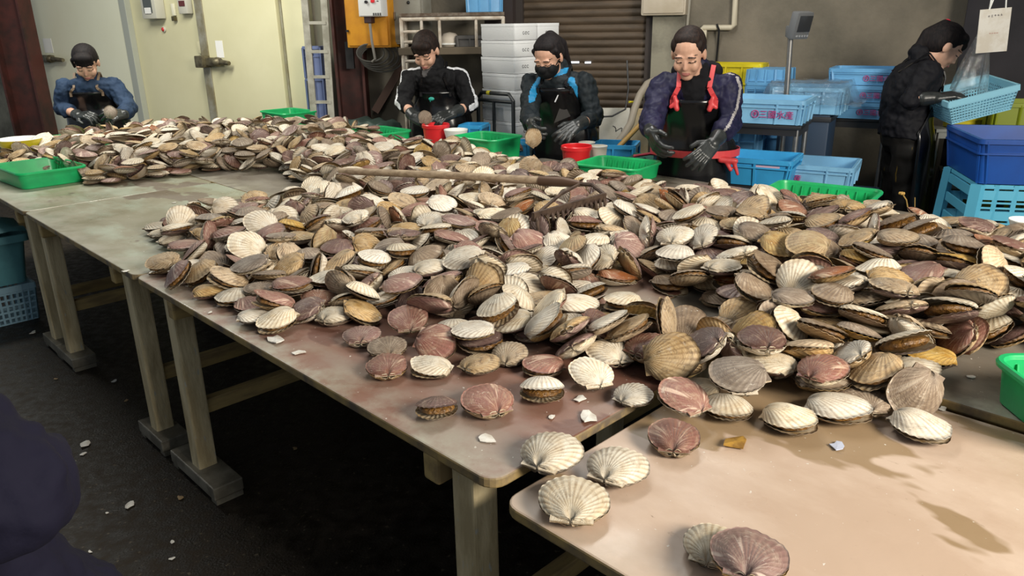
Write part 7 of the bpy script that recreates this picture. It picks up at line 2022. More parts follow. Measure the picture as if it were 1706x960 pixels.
# yellow crates behind
c = corner_at(1268, 250, 4.98, 0.46, 0.30)
zt = at_y(1240, 107, 4.95).z
for k in range(3):
    crate(['yellow crate at the foot of the yellow stack behind the navy windbreaker', 'middle yellow crate of the stack behind the navy windbreaker', 'top yellow crate of the stack behind the navy windbreaker'][k], (c.x - 0.06, c.y - 0.02, k * zt / 3), 0.46, 0.20, zt / 3 - 0.003, m_cr_yel)

# long dark stand with the three named crates, the wrapped crate and the scale
cl = at_y(1440, 200, 4.66)
zs = at_y(1440, 196, 4.62).z
sc_ = Vector((cl.x - 0.03, cl.y + 0.09, 0))
stand('long dark steel stand carrying the three named crates at the back', sc_, 0.44, 0.32, zs, m_=m_dsteel)
W, D, H = 0.56, 0.36, 0.1
p = at_y(1448, 190, 4.66)
hs = (at_y(1448, 112, 4.66).z - zs) / 3
for k in range(3):
    crate(['lowest of the three blue named crates left of the side-on worker', 'middle of the three blue named crates left of the side-on worker', 'topmost of the three blue named crates left of the side-on worker'][k],
          (p.x - 0.01 + 0.006 * k, p.y + 0.02, zs + 0.001 + k * hs), 0.46, 0.32, hs - 0.003, m_cr_blue, logo=(0.036, -0.03), ribs=4)
# wrapped crate in front of them
c = corner_at(1392, 192, 4.33, 0.34, 0.32)
t_ = thing('plinth_box', 'dark box under the film wrapped crate', 'box', (c.x, c.y, 0), CR)
MB().box((0, 0, (c.z - 0.004) / 2), (0.28, 0.28, c.z - 0.004), bev=0.01).build('box_body', m_cr_dark, t_, True)
MB().box((0, 0, c.z - 0.03), (0.295, 0.295, 0.03), bev=0.005).build('box_lid', mat('box_lid_black', (0.02, 0.022, 0.026), 0.5), t_, True)
crate('pale crate wrapped in clear film right of the scale pole', c, 0.40, 0.32, 0.145, m_cr_pale, ribs=5)
m_film = mat('clear_film', (0.93, 0.97, 1.0), 0.06, trans=0.97, alpha=0.34, bump=0.8, bscale=24)
def film(name, label, rows, cat='film'):
    mb = MB()
    mb.grid(rows)
    o = mb.build(name, m_film, None, 'all')
    s_ = o.modifiers.new('t', 'SOLIDIFY')
    s_.thickness = 0.0015
    return tag(o, label, cat)
rg = random.Random(5)
rows = []
for i in range(13):
    r = []
    for j in range(15):
        x, y = -0.26 + 0.56 * i / 12, -0.215 + 0.40 * j / 14
        z = 0.155 + 0.035 * max(0, x + 0.05) + 0.006 * rg.random() + 0.016 * math.sin(i * 1.1 + j * 0.7) ** 2
        if abs(x) > 0.22 or y < -0.18:
            z -= 0.10 + 0.02 * rg.random()
        q = c + rot2(x, y, CR)
        r.append(Vector((q.x, q.y, c.z + z)))
    rows.append(r)
film('clear_wrap', 'crumpled clear film lying over the pale crate right of the scale pole', rows)
# scale with a display on a pole
pb = at_y(1308, 190, 4.46)
pt = at_y(1317, 60, 4.44)
t_ = thing('weighing_scale', 'platform scale with a grey display head on a steel pole', 'scale', (pb.x, pb.y, 0))
b0 = Vector((pb.x, pb.y, 0))
MB().box((-0.03, 0.02, 0.05), (0.13, 0.16, 0.04), (0, 0, CR), bev=0.006).build('platform', m_steel, t_, True)
MB().box((-0.03, 0.02, 0.015), (0.11, 0.14, 0.03), (0, 0, CR)).build('base', m_black, t_)
MB().tube([(0, 0, 0.06), pb - b0, pt - b0 + Vector((0, 0, 0.02))], 0.0155, 14).build('pole', m_steel, t_, True)
m_hd = mat('grey_scale_case', (0.13, 0.135, 0.14), 0.45)
hc = at_y(1333, 42, 4.42) - b0
Rh = Euler((math.radians(12), 0, math.radians(28))).to_matrix()
o = MB().box(hc, (0.125, 0.05, 0.145), Rh, bev=0.012).build('display_head', m_hd, t_, True)
MB().box(hc + Rh @ Vector((0.006, -0.027, 0.012)), (0.095, 0.006, 0.085), Rh, bev=0.002).build('screen', mat('scale_screen', (0.035, 0.037, 0.04), 0.2), o, True)
mb = MB()
for i in range(5):
    mb.box(hc + Rh @ Vector((-0.036 + 0.02 * i, -0.027, -0.052)), (0.012, 0.006, 0.010), Rh)
mb.build('keypad', mat('scale_keys', (0.30, 0.31, 0.32), 0.5), o)
MB().box(pt - b0 + Vector((0.005, 0, 0.025)), (0.06, 0.05, 0.06), bev=0.008).build('bracket', mat('bracket_grey', (0.20, 0.21, 0.22), 0.4, 0.4), t_, True)

# low crates and the sky blue tub behind the rear table
W, D, H = 0.46, 0.34, 0.115
c = corner_at(1418, 320, 3.72, W, D)
c12 = c.copy()
crate('grey blue crate with a red print, behind the lone green tray', c, W, D, H, m_cr_pale, logo=(0.04, -0.20))
stand('low dark stand hidden behind the rear table under the grey blue crate', c, 0.36, 0.26, c.z - 0.002, shelf=False)
W, D, H = 0.36, 0.30, 0.135
c = corner_at(1316, 316, 3.66, W, D)
crate('sky blue open tub right of the navy windbreaker, behind the rear table', c, W, D, H, m_cr_sky, name='tub', ribs=3, taper=0.86)
stand('low stand hidden behind the rear table under the sky blue tub', c, 0.34, 0.26, c.z - 0.002, shelf=False)
MB().box(Vector((0.06, -D / 2 + 0.006, 0.10)), (0.12, 0.004, 0.012), (0.2, 0, 0)).build('rim_label', mat('pale_pink_label', (0.6, 0.42, 0.52), 0.5), bpy.data.objects['tub'])
c = corner_at(1470, 305, 4.28, 0.36, 0.28)
for k in range(2):
    crate(['dark blue crate on the floor left of the side-on worker', 'dark blue crate stacked on another, left of the side-on worker'][k], (c.x - 0.06, c.y - 0.08, k * 0.25), 0.34, 0.24, 0.245, m_cr_dark)

# ------------------------------------------------------------------ right hand corner
bc = at_y(1622, 170, 4.08)
t_ = lattice_basket('mesh_basket', 'pale blue mesh basket tilted in the hands of the side-on worker', 'basket', (bc.x + 0.015, bc.y + 0.06, bc.z - 0.055), 0.0, 0.36, 0.28, 0.125, mat('pale_cyan_basket', (0.26, 0.55, 0.68), 0.42), 22, 8, 0.84, tilt=(0.12, -0.24))
mb = MB()
mb.tube([(-0.185, -0.06, 0.115), (-0.185, -0.06, 0.140), (-0.185, 0.06, 0.140), (-0.185, 0.06, 0.115)], 0.008, 8)
mb.build('handle', mat('cyan_handle', (0.05, 0.45, 0.60), 0.4), t_, True)
W, D, H = 0.80, 0.56, 0.21
z0 = at_y(1630, 306, 3.55).z
p = at_y(1630, 306, 3.55)
RZ = math.radians(-14)
c = p - rot2(-W * 0.46, -D * 0.46, RZ)
t_ = crate('deep blue tub full height at the right edge, on an upturned perforated crate', (c.x, c.y, z0), W, D, H, m_cr_deep, rz=RZ, name='tub', ribs=2, taper=0.92)
o = MB().lathe([(0, 0.0), (0.035, 0.0), (0.035, 0.03), (0.028, 0.035), (0, 0.035)], 20).build('drain_plug', m_black, t_, True)
o.rotation_euler = (PI / 2, 0, 0)
o.location = (-0.08, -D * 0.46 - 0.004, 0.035)
# perforated crate under it
W2, D2 = 0.74, 0.46
t_ = thing('perforated_crate', 'light blue perforated crate standing under the deep blue tub', 'crate', (c.x, c.y - 0.02, 0), RZ)
m_pf = mat('light_blue_perforated', (0.10, 0.42, 0.60), 0.42)
mb = MB()
hz = z0 - 0.006
mb.box((0, 0, hz - 0.01), (W2, D2, 0.02))
mb.box((0, 0.0, 0.01), (W2 + 0.1, D2 + 0.1, 0.02))
for s in (-1, 1):
    mb.box((0, s * (D2 / 2 + 0.018), 0.03), (W2 + 0.06, 0.012, 0.05))
    nx = 9
    for i in range(nx + 1):
        x = -W2 / 2 + W2 * i / nx
        mb.bar((x * 1.04, s * (D2 / 2 + 0.03), 0), (x, s * (D2 / 2), hz), 0.02, 0.012)
    for j in range(7):
        z = hz * (j + 0.5) / 7
        mb.box((0, s * (D2 / 2 + 0.03 * (1 - z / hz)), z), (W2, 0.010, hz / 7 * 0.45))
    for j in range(7):
        z = hz * (j + 0.5) / 7
        mb.box((s * (W2 / 2), 0, z), (0.010, D2, hz / 7 * 0.45))
for i in range(nx):
    for j in range(28):
        mb.box((-W2 / 2 + W2 * (i + 0.5) / nx, -(D2 / 2 + 0.03 * (1 - (j + 0.5) / 28)), hz * (j + 0.5) / 28), (W2 / nx * 0.9, 0.006, hz / 28 * 0.35))
mb.build('slotted_wall', m_pf, t_)
for sx in (-1, 1):
    for sy in (-1, 1):
        MB().bar((sx * (W2 / 2 + 0.03), sy * (D2 / 2 + 0.03), 0), (sx * W2 / 2, sy * D2 / 2, hz), 0.05, 0.04).build('corner_post', m_pf, t_)
# yellow green box behind the tub
p = at_y(1720, 190, 4.40)
crate('yellow green crate showing behind the deep blue tub', (p.x, p.y, 0.0), 0.5, 0.3, at_y(1700, 172, 4.3).z, mat('yellow_green_crate', (0.22, 0.27, 0.012), 0.5), rz=RZ)
# steel roller rack behind the worker
p = at_y(1622, 306, 4.22)
t_ = thing('roller_rack', 'low steel rack of parallel rollers between the side-on worker and the tub', 'rack', (p.x, p.y, 0), math.radians(-8))
zz = p.z
for i in range(4):
    MB().tube([(-0.13, -0.05 + 0.06 * i, zz - 0.06 + 0.035 * i), (0.13, -0.05 + 0.06 * i, zz - 0.06 + 0.035 * i)], 0.014, 12).build('roller', m_steel, t_, True)
mb = MB()
for s in (-1, 1):
    mb.bar((s * 0.13, -0.08, zz - 0.08), (s * 0.13, 0.16, zz + 0.06), 0.02, 0.03)
    mb.bar((s * 0.13, -0.06, 0), (s * 0.13, -0.06, zz - 0.06), 0.03, 0.03)
    mb.bar((s * 0.13, 0.14, 0), (s * 0.13, 0.14, zz + 0.05), 0.03, 0.03)
mb.build('side_frame', m_dsteel, t_)
# table behind the basket
p = at_y(1590, 212, 4.56)
stand('pale topped work bench behind the side-on worker', Vector((p.x + 0.05, p.y, 0)), 0.36, 0.16, p.z, rz=math.radians(-6), m_=mat('bench_top', (0.36, 0.38, 0.36), 0.5))
tray('yellow tray on the bench behind the basket of the side-on worker', (p.x + 0.07, p.y, p.z + 0.001), 0.0, 0.26, 0.14, 0.05, m_yellow_p)

# hanging notice and clear bag
pn = at_y(1655, 51, 3.95)
hw, hhh = 0.5 * 46 * 3.95 / 1265, 0.5 * 66 * 3.95 / 1265
t_ = thing('hanging_notice', 'stained white laminated notice hanging on two strings at the upper right', 'notice', pn, math.radians(-8))
t_.rotation_euler = (0.0, math.radians(-4), math.radians(-8))
MB().box((0, 0, 0), (2 * hw, 0.004, 2 * hhh), bev=0.0015).build('sheet', mat('stained_notice', (0.52, 0.50, 0.45), 0.4, c2=(0.44, 0.40, 0.33), scale=9, lo=0.45, hi=0.6), t_)
mb = MB()
mb.tube([(-0.03, 0, hhh - 0.004), (0.02, 0, hhh + 0.16), (0.03, 0, 1.7)], 0.0035, 6)
mb.tube([(0.045, 0, hhh - 0.004), (0.035, 0, hhh + 0.16), (0.04, 0, 1.7)], 0.0035, 6)
mb.build('string', m_white_p, t_)
mb = MB()
rg = random.Random(3)
for i in range(5):
    x = -0.028 + 0.014 * i
    for k in range(3):
        mb.box((x, -0.003, hhh * 0.68 + rg.uniform(-0.004, 0.004)), (0.008 if k != 1 else 0.0016, 0.002, 0.0016 if k != 1 else 0.009), (0, rg.uniform(-0.2, 0.2), 0))
mb.build('faded_heading', mat('faded_ink', (0.16, 0.15, 0.15), 0.6), t_)
mb = MB()
for i in range(4):
    mb.box((-0.015 + 0.011 * i, -0.003, -0.012), (0.007, 0.002, 0.004))
mb.build('faded_red_line', mat('faded_red_ink', (0.40, 0.24, 0.20), 0.6), t_)
pb_ = at_y(1644, 40, 4.10)
rows = []
rg = random.Random(9)
for i in range(16):
    f = i / 15
    r = []
    wv = 0.012 + 0.075 * f ** 0.8
    for j in range(20):
        a_ = 2 * PI * j / 19
        fold = 1 + 0.28 * math.sin(a_ * 5 + f * 2)
        r.append(Vector((pb_.x - 0.04 * f + wv * math.cos(a_) * fold, pb_.y + 0.35 * wv * math.sin(a_) * fold, pb_.z - 0.34 * f + 0.02 * math.sin(a_ * 3) * f)))
    rows.append(r)
bag = film('clear_bag', 'clear plastic bag hanging behind the notice', rows, 'bag')
MB().tube([pb_ + Vector((0, 0, -0.01)), pb_ + Vector((0.01, 0, 1.65))], 0.004, 6).build('hanging_cord', m_white_p, bag)

# ------------------------------------------------------------------ back of the hall, middle
# polystyrene boxes on a hand cart
m_foam = mat('white_foam', (0.70, 0.71, 0.71), 0.75, bump=0.15, bscale=120)
m_mark = mat('dark_ink', (0.05, 0.05, 0.05), 0.6)
FR = math.radians(-47)
fx = rot2(1, 0, FR)          # along the left face
fy = rot2(0, 1, FR)          # along the right face
fc = at_y(860, 222, 5.12)
LW, LD, BH = 0.335, 0.205, 0.1045
ORD = ['top', 'second', 'third', 'fourth', 'fifth', 'sixth', 'seventh', 'eighth', 'ninth', 'tenth', 'eleventh', 'twelfth', 'thirteenth']
NB = 13
z_b = 1.444 - NB * BH
def foam_box(label, c, lid, group, seed):
    t_ = thing('foam_box', label, 'box', c, FR, group)
    mb = MB()
    mb.grid(ring_rows([(LW - 0.012, LD - 0.012, 0.012, 0.0), (LW, LD, 0.014, 0.01), (LW, LD, 0.014, BH - 0.004), (LW - 0.04, LD - 0.04, 0.01, BH - 0.004), (LW - 0.05, LD - 0.05, 0.01, 0.016)], 3), closed=True)
    for z_, ins in ((0.0, 0.012), (0.016, 0.05)):
        pl = rrect(LW - ins, LD - ins, 0.010, 3)
        mb._add([(x, y, z_) for x, y in pl], [tuple(range(len(pl)))])
    mb.build('box_body', m_foam, t_, True)
    MB().grid(ring_rows([(0.02, 0.01, 0.004, BH - 0.003), (LW + 0.004, LD + 0.004, 0.016, BH - 0.003), (LW + 0.004, LD + 0.004, 0.016, BH - 0.020), (LW - 0.02, LD - 0.02, 0.012, BH - 0.020)], 3), closed=True).build('lid', m_foam, t_, True)
    rg = random.Random(seed)
    mb = MB()
    for i in range(3):
        y = -0.026 + 0.022 * i
        mb.tube([(LW / 2 + 0.001, y + 0.008 * math.cos(a_), BH * 0.42 + 0.009 * math.sin(a_)) for a_ in [rg.uniform(0, 1) + k * 0.9 for k in range(7)]], 0.0016, 5)
    mb.build('ink_mark', m_mark, t_)
    return t_
base_c = Vector((fc.x, fc.y, 0)) - fx * (LW / 2) + fy * (LD / 2)
for st in range(2):
    for k in range(NB):
        cc = base_c + fy * (LD + 0.006) * st + Vector((0, 0, z_b + (NB - 1 - k) * BH)) - fx * (0.004 * (k % 3))
        nm = 'front' if st == 0 else 'rear'
        foam_box('white foam box, %s of the %s column on the hand cart' % ('topmost' if k == 0 else ORD[k] + ' from the top', nm), cc, k == 0, 'foam boxes in the %s column' % nm, k + 20 * st)
t_ = thing('hand_cart', 'black framed hand cart under the columns of white foam boxes', 'cart', base_c + fy * 0.1, FR)
ll = 0.62
MB().box((0, 0, z_b - 0.02), (0.46, 0.58, 0.03), bev=0.006).build('deck', m_dsteel, t_, True)
for sx in (-1, 1):
    for sy in (-1, 1):
        o = MB().lathe([(0, -0.012), (0.030, -0.012), (0.034, -0.006), (0.034, 0.006), (0.030, 0.012), (0, 0.012)], 18).build('wheel', m_black, t_, True)
        o.rotation_euler = (0, PI / 2, 0)
        o.location = (sx * 0.18, sy * 0.22, 0.034)
loc_h = -(LD / 2 + 0.10) - 0.045
zt_ = at_y(830, 160, 5.0).z
mb = MB()
hwid = 0.25
hw0 = 0.16
path = [(-hw0, loc_h, z_b - 0.02), (-hw0, loc_h, zt_ - 0.04), (-hw0 + 0.04, loc_h, zt_), (hwid - 0.10, loc_h, zt_), (hwid - 0.06, loc_h, zt_ - 0.04), (hwid - 0.06, loc_h, z_b - 0.02)]
mb.tube(path, 0.013, 10)
mb.tube([(-hw0, loc_h, zt_ - 0.05), (hwid - 0.06, loc_h, zt_ - 0.05)], 0.011, 10)
mb.tube([(0.0, loc_h, zt_ - 0.05), (0.0, loc_h, z_b)], 0.011, 10)
mb.tube([(-hw0, loc_h, 0.66), (hwid - 0.06, loc_h, 0.66)], 0.011, 10)
mb.tube([(-hw0, loc_h, z_b - 0.01), (-hw0, -0.28, z_b - 0.01)], 0.012, 8)
mb.tube([(hwid - 0.06, loc_h, z_b - 0.01), (hwid - 0.06, -0.28, z_b - 0.01)], 0.012, 8)
mb.build('push_handle', mat('black_tube', (0.010, 0.013, 0.014), 0.4), t_, True)
MB().tube([(-0.06, loc_h, zt_), (-0.03, loc_h, zt_)], 0.0145, 10).build('yellow_tape', m_yellow_p, t_)

# white pipe rack with a shelf
yr = 5.70
def R_(px, py):
    return at_y(px, py, yr)
pz = R_(668, 125)
xl, xr = R_(668, 30).x, R_(838, 30).x
ztop, zsh = R_(750, 31).z, R_(740, 80).z
t_ = thing('pipe_rack', 'white painted pipe rack with a board shelf behind the woman with white stripes', 'rack', ((xl + xr) / 2, yr, 0))
o0 = t_.location.copy()
mb = MB()
for x in (xl, xr):
    for dy in (0, 0.22):
        mb.tube([Vector((x, yr + dy, 0)) - o0, Vector((x, yr + dy, ztop)) - o0], 0.014, 10)
xm1, xm2, xm3 = R_(702, 40).x, R_(732, 40).x, R_(793, 40).x
for x in (xm1, xm2, xm3):
    mb.tube([Vector((x, yr, zsh)) - o0, Vector((x, yr, ztop)) - o0], 0.011, 10)
for dy in (0, 0.22):
    mb.tube([Vector((xl, yr + dy, ztop)) - o0, Vector((xr, yr + dy, ztop)) - o0], 0.014, 10)
for x in (xl, xr):
    mb.tube([Vector((x, yr, ztop)) - o0, Vector((x, yr + 0.22, ztop)) - o0], 0.014, 10)
for py in (53, 70, 86, 102, 118):
    z = R_(680, py).z
    mb.tube([Vector((xl, yr, z)) - o0, Vector((xm1, yr, z)) - o0], 0.011, 10)
mb.tube([Vector((xm1, yr, 0)) - o0, Vector((xm1, yr, zsh)) - o0], 0.011, 10)
mb.build('pipe_frame', mat('chipped_white_pipe', (0.55, 0.50, 0.42), 0.55, c2=(0.36, 0.29, 0.22), scale=14), t_, True)
MB().box(Vector(((xl + xr) / 2, yr + 0.11, zsh - 0.02)) - o0, (xr - xl + 0.06, 0.25, 0.05), bev=0.004).build('shelf_board', mat('old_board', (0.11, 0.085, 0.055), 0.8), t_)
MB().box(Vector(((xl + xr) / 2, yr + 0.11, ztop + 0.028)) - o0, (xr - xl + 0.02, 0.24, 0.022)).build('top_board', mat('dirty_board', (0.085, 0.055, 0.035), 0.85, c2=(0.16, 0.13, 0.10), scale=30), t_)
p = R_(748, 78)
t_ = thing('plastic_tub', 'white round tub lying on the rack shelf right of the woman with bangs', 'tub', (p.x, yr + 0.11, zsh + 0.007))
MB().lathe([(0, 0.0), (0.065, 0.0), (0.075, 0.02), (0.07, 0.06), (0.045, 0.09), (0, 0.10)], 28).build('tub_body', mat('aged_white_plastic', (0.50, 0.44, 0.36), 0.5), t_, True)
MB().lathe([(0.075, 0.012), (0.083, 0.014), (0.083, 0.024), (0.074, 0.026)], 28).build('rim', m_white_p, t_, True)
p = R_(790, 80)
t_ = crate('dark lidded crate on the rack shelf beside the white tub', (p.x - 0.03, yr + 0.11, zsh + 0.007), 0.20, 0.20, 0.075, mat('dim_grey_crate', (0.075, 0.07, 0.065), 0.6), rz=0, ribs=3)
p = R_(812, 22)
crate('blue crate on top of the pipe rack', (p.x - 0.02, yr + 0.10, ztop + 0.041), 0.26, 0.20, 0.17, m_cr_blue, rz=0, ribs=4)

# electrical cabinets
def cabinet(label, name, px0, px1, pyb, y, dp, m_, rz=WB):
    a, b = at_y(px0, pyb, y), at_y(px1, pyb, y)
    t_ = thing(name, label, 'cabinet', ((a.x + b.x) / 2, y + dp / 2, a.z), rz)
    w_ = (b.x - a.x)
    MB().box((0, 0, 0.35), (w_, dp, 0.7), bev=0.006).build('cabinet_body', m_, t_, True)
    MB().box((0, -dp / 2 - 0.006, 0.35), (w_ - 0.03, 0.012, 0.67), bev=0.003).build('door', m_, t_, True)
    return t_, w_
m_or = mat('orange_yellow_paint', (0.52, 0.23, 0.012), 0.5, c2=(0.42, 0.17, 0.01), scale=5)
t_, w_ = cabinet('orange electrical cabinet on the wall right of the steel column', 'electrical_cabinet', 580, 662, 80, 5.96, 0.16, m_or)
MB().box((-w_ / 2 + 0.02, -0.10, 0.12), (0.02, 0.01, 0.015)).build('latch', m_black, t_)
MB().box((0.04, -0.115, 0.20), (0.06, 0.06, 0.055), bev=0.006).build('plug', mat('dark_plug', (0.03, 0.012, 0.012), 0.5), t_)
MB().tube([(0.055, -0.14, 0.17), (0.06, -0.14, 0.05), (0.06, -0.11, -0.08), (0.02, -0.08, -0.10)], 0.010, 8).build('cable', mat('grey_cable', (0.20, 0.19, 0.17), 0.6), t_, True)
a, b = at_y(602, 28, 5.86), at_y(643, 30, 5.86)
t_ = thing('control_box', 'white control box with a red switch on the orange cabinet', 'control box', ((a.x + b.x) / 2, 5.93, a.z), WB)
w_ = b.x - a.x + 0.02
m_cb = mat('control_box_white', (0.62, 0.63, 0.62), 0.4)
MB().box((0, 0, 0.2), (w_, 0.13, 0.4), bev=0.008).build('case', m_cb, t_, True)
MB().box((0, -0.068, 0.2), (w_ - 0.012, 0.008, 0.388), bev=0.003).build('door', m_cb, t_, True)
MB().box((0.03, -0.076, 0.105), (0.028, 0.012, 0.022), bev=0.003).build('red_switch', m_red_p, t_)
o = MB().lathe([(0, 0), (0.011, 0), (0.011, 0.014), (0, 0.014)], 16).build('black_knob', m_black, t_, True)
o.rotation_euler = (PI / 2, 0, 0)
o.location = (-0.022, -0.072, 0.10)
mb = MB()
for i in range(4):
    mb.box((0.03 + 0.018 * i, -0.073, 0.016), (0.010, 0.004, 0.018))
for i in range(2):
    mb.box((0.068 + 0.02 * i, -0.073, 0.105 + 0.012 * i), (0.014, 0.004, 0.006))
mb.build('printed_marks', m_mark, t_)
m_gc = mat('grey_cabinet_paint', (0.26, 0.25, 0.21), 0.55, c2=(0.20, 0.19, 0.15), scale=5)
t_, w_ = cabinet('tall grey electrical cabinet right of the orange one', 'electrical_cabinet', 655, 716, 74, 5.95, 0.15, m_gc)
MB().box((-w_ / 2 + 0.05, -0.095, 0.20), (0.012, 0.014, 0.05)).build('handle', m_steel, t_)
MB().box((w_ * 0.1, -0.090, 0.33), (0.03, 0.006, 0.012)).build('name_plate', m_white_p, t_)
MB().sphere((w_ * 0.1, -0.088, 0.29), 0.012).build('key_lock', m_black, t_, True)
mb = MB()
cc = at_y(618, 88, 5.98)
t_ = thing('cable_coil', 'coil of dark cable hanging under the orange cabinet', 'cable', cc)
for i in range(5):
    r = 0.085 + 0.012 * i
    mb.tube([(r * 1.2 * math.cos(a_) + 0.02 * i, -0.02 + 0.008 * i, r * 0.75 * math.sin(a_) - 0.01 * i) for a_ in [2 * PI * k / 22 for k in range(22)]], 0.007, 6, closed=True)
mb.build('loop', mat('dark_grey_cable', (0.05, 0.048, 0.042), 0.6), t_, True)
MB().box((0, 0.05, 0.09), (0.03, 0.12, 0.02)).build('hook', m_steel, t_)

# ladder at the end of the cold store, blue crates behind it
yl = 6.12
t_ = thing('ladder', 'pale grey ladder standing at the right end of the cream cold store', 'ladder', at_y(527, 200, yl) * 1.0)
t_.location.z = 0
o0 = t_.location.copy()
mb = MB()
for px_t, px_b in ((509, 523), (541, 552)):
    a = at_y(px_t, 20, yl)
    b = at_y(px_b, 190, yl)
    top = a + (a - b) * 0.45
    bot = b + (b - a) * ((b.z) / (a.z - b.z))
    mb.bar(bot - o0, top - o0, 0.022, 0.05)
mb.build('stile', mat('grey_ladder', (0.42, 0.41, 0.35), 0.5, 0.3, c2=(0.27, 0.26, 0.21), scale=9), t_)
for py in (-6, 38, 86, 128, 170):
    a, b = at_y(511 + py * 0.08, py, yl), at_y(541 + py * 0.065, py, yl)
    MB().bar(a - o0, b - o0, 0.03, 0.022).build('rung', MATS['grey_ladder'], t_)
p = at_y(532, 165, 6.36)
for k, (py0, py1) in enumerate(((212, 128), (126, 76))):
    z0_, z1_ = at_y(532, py0, 6.36).z, at_y(532, py1, 6.36).z
    if k == 0:
        zz0 = 0.0
    crate(['tall blue crate behind the lower ladder rungs', 'blue crate behind the upper ladder rungs'][k], (p.x, p.y - 0.04, 0.0 if k == 0 else zz0), 0.15, 0.14, (z1_ - (0 if k == 0 else zz0)) - 0.002, mat('faded_blue_crate', (0.13, 0.17, 0.33), 0.5), rz=0, ribs=3)
    zz0 = z1_

# tarpaulin covered tank, tubs and boards behind the workers
p = at_y(618, 205, 5.90)
t_ = thing('covered_tank', 'low tank under a dark green sheet behind the shells, left of the striped worker', 'tank', (p.x, p.y, 0), -0.78)
zt_ = at_y(640, 196, 5.98).z
MB().box((0, 0, zt_ / 2 - 0.02), (0.46, 0.24, zt_ - 0.04), bev=0.01).build('tank_body', m_cr_dark, t_, True)
rows = [[Vector((-0.26 + 0.52 * i / 16, -0.14 + 0.28 * j / 8, zt_ - 0.01 - (0.12 if j in (0, 8) or i in (0, 16) else 0) + 0.012 * math.sin(i * 1.2 + j * 0.8))) for i in range(17)] for j in range(9)]
MB().grid(rows).build('sheet', mat('dark_green_sheet', (0.035, 0.06, 0.05), 0.5, c2=(0.02, 0.035, 0.03), scale=6), t_, 'all')
def tub(label, px, py, y, W, D, H, m_, rz=-0.3, sup=True):
    p = at_y(px, py, y)
    crate(label, (p.x, p.y, 0), W, D, p.z + H, m_, rz=rz, name='tub', ribs=3, taper=0.90)
tub('blue tub between the striped worker and the foam boxes', 790, 222, 5.0, 0.16, 0.18, 0.06, m_cr_sky)
tub('deep blue bin showing beside the masked woman, under her held shell', 868, 250, 4.72, 0.14, 0.12, 0.06, m_cr_sky)
tub('blue tub with a stick in it between the masked woman and the windbreaker', 1026, 266, 4.46, 0.25, 0.22, 0.10, m_cr_sky)
a, b = at_y(1026, 250, 4.46), at_y(1078, 196, 4.60)
t_ = thing('scoop_stick', 'wooden handled scoop leaning out of the blue tub', 'scoop', a)
MB().tube([Vector((0, 0, 0)), b - a], [0.016, 0.014], 12).build('handle', mat('yellow_wood', (0.40, 0.24, 0.06), 0.6, c2=(0.2, 0.12, 0.05), scale=8), t_, True)
MB().box((-0.03, 0, -0.012), (0.09, 0.06, 0.02), (0, -0.3, 0), bev=0.006).build('blade', m_dsteel, t_, True)
wb_ = wall_y(0.95)
for k, (x0, x1, lab) in enumerate(((998, 1050, 'white board with a black scribble leaning below the shutter'), (1050, 1082, 'narrower yellowed board beside the scribbled board'))):
    pa, pb2 = at_y(x0, 182, 5.32), at_y(x1, 184, 5.28)
    t_ = thing('leaning_board', lab, 'board', ((pa.x + pb2.x) / 2, 5.30 - 0.03 * k, 0), -0.15)
    t_.rotation_euler = (-0.10, 0, -0.15)
    wd = pb2.x - pa.x
    hb_ = pa.z / math.cos(0.1)
    MB().box((0, 0, hb_ / 2), (wd, 0.03, hb_), bev=0.004).build('panel', mat('white_board_panel', (0.50, 0.49, 0.44), 0.6, c2=(0.40, 0.38, 0.31), scale=5) if k == 0 else mat('yellowed_panel', (0.42, 0.36, 0.24), 0.6, c2=(0.30, 0.22, 0.10), scale=4), t_)
    MB().box((0, 0.02, hb_ - 0.05), (wd, 0.03, 0.04)).build('edge_batten', m_conc2, t_)
    if k == 0:
        mb = MB()
        zc = at_y(1025, 215, 5.3).z
        mb.tube([(-0.01 + 0.016 * q + 0.010 * math.sin(q * 2.4), -0.017, zc + 0.016 * math.cos(q * 1.9) - 0.004 * q) for q in [i * 0.45 for i in range(14)]], 0.003, 5)
        mb.build('scribble', m_mark, t_)
hp_ = [(1118, 128), (1095, 131), (1078, 140), (1066, 158), (1057, 182), (1051, 205), (1040, 224), (1028, 238)]
t_ = thing('grey_hose', 'thick grey hose curving down from the wall right of the shutter', 'hose', at_y(1060, 180, 5.05))
o0 = t_.location.copy()
pts = [at_y(px, py, 5.30 - 0.06 * i) - o0 for i, (px, py) in enumerate(hp_)]
pts.append(Vector((pts[-1].x - 0.05, pts[-1].y, -o0.z + 0.02)))
MB().tube(pts, 0.024, 12).build('hose_pipe', mat('grey_hose_rubber', (0.24, 0.21, 0.165), 0.6), t_, True)
MB().tube([at_y(1057, 170, 5.14) - o0, at_y(1048, 170, 5.12) - o0], 0.007, 8).build('yellow_tie', m_yellow_p, t_)
MB().tube([at_y(1064, 160, 5.2) - o0, at_y(1092, 162, 5.28) - o0], 0.012, 10).build('clamp_bar', m_steel, t_, True)
a, b = at_y(998, 195, 5.15), at_y(1042, 182, 5.15)
t_ = thing('black_cable', 'thin black cable drooping across the white board', 'cable', a)
MB().tube([Vector((0, 0, 0)), (b - a) * 0.5 + Vector((0, 0, -0.02)), b - a, b - a + Vector((0.03, 0.1, 0.12)), b - a + Vector((0.03, 0.2, 0.3))], 0.006, 8).build('wire', m_black, t_, True)
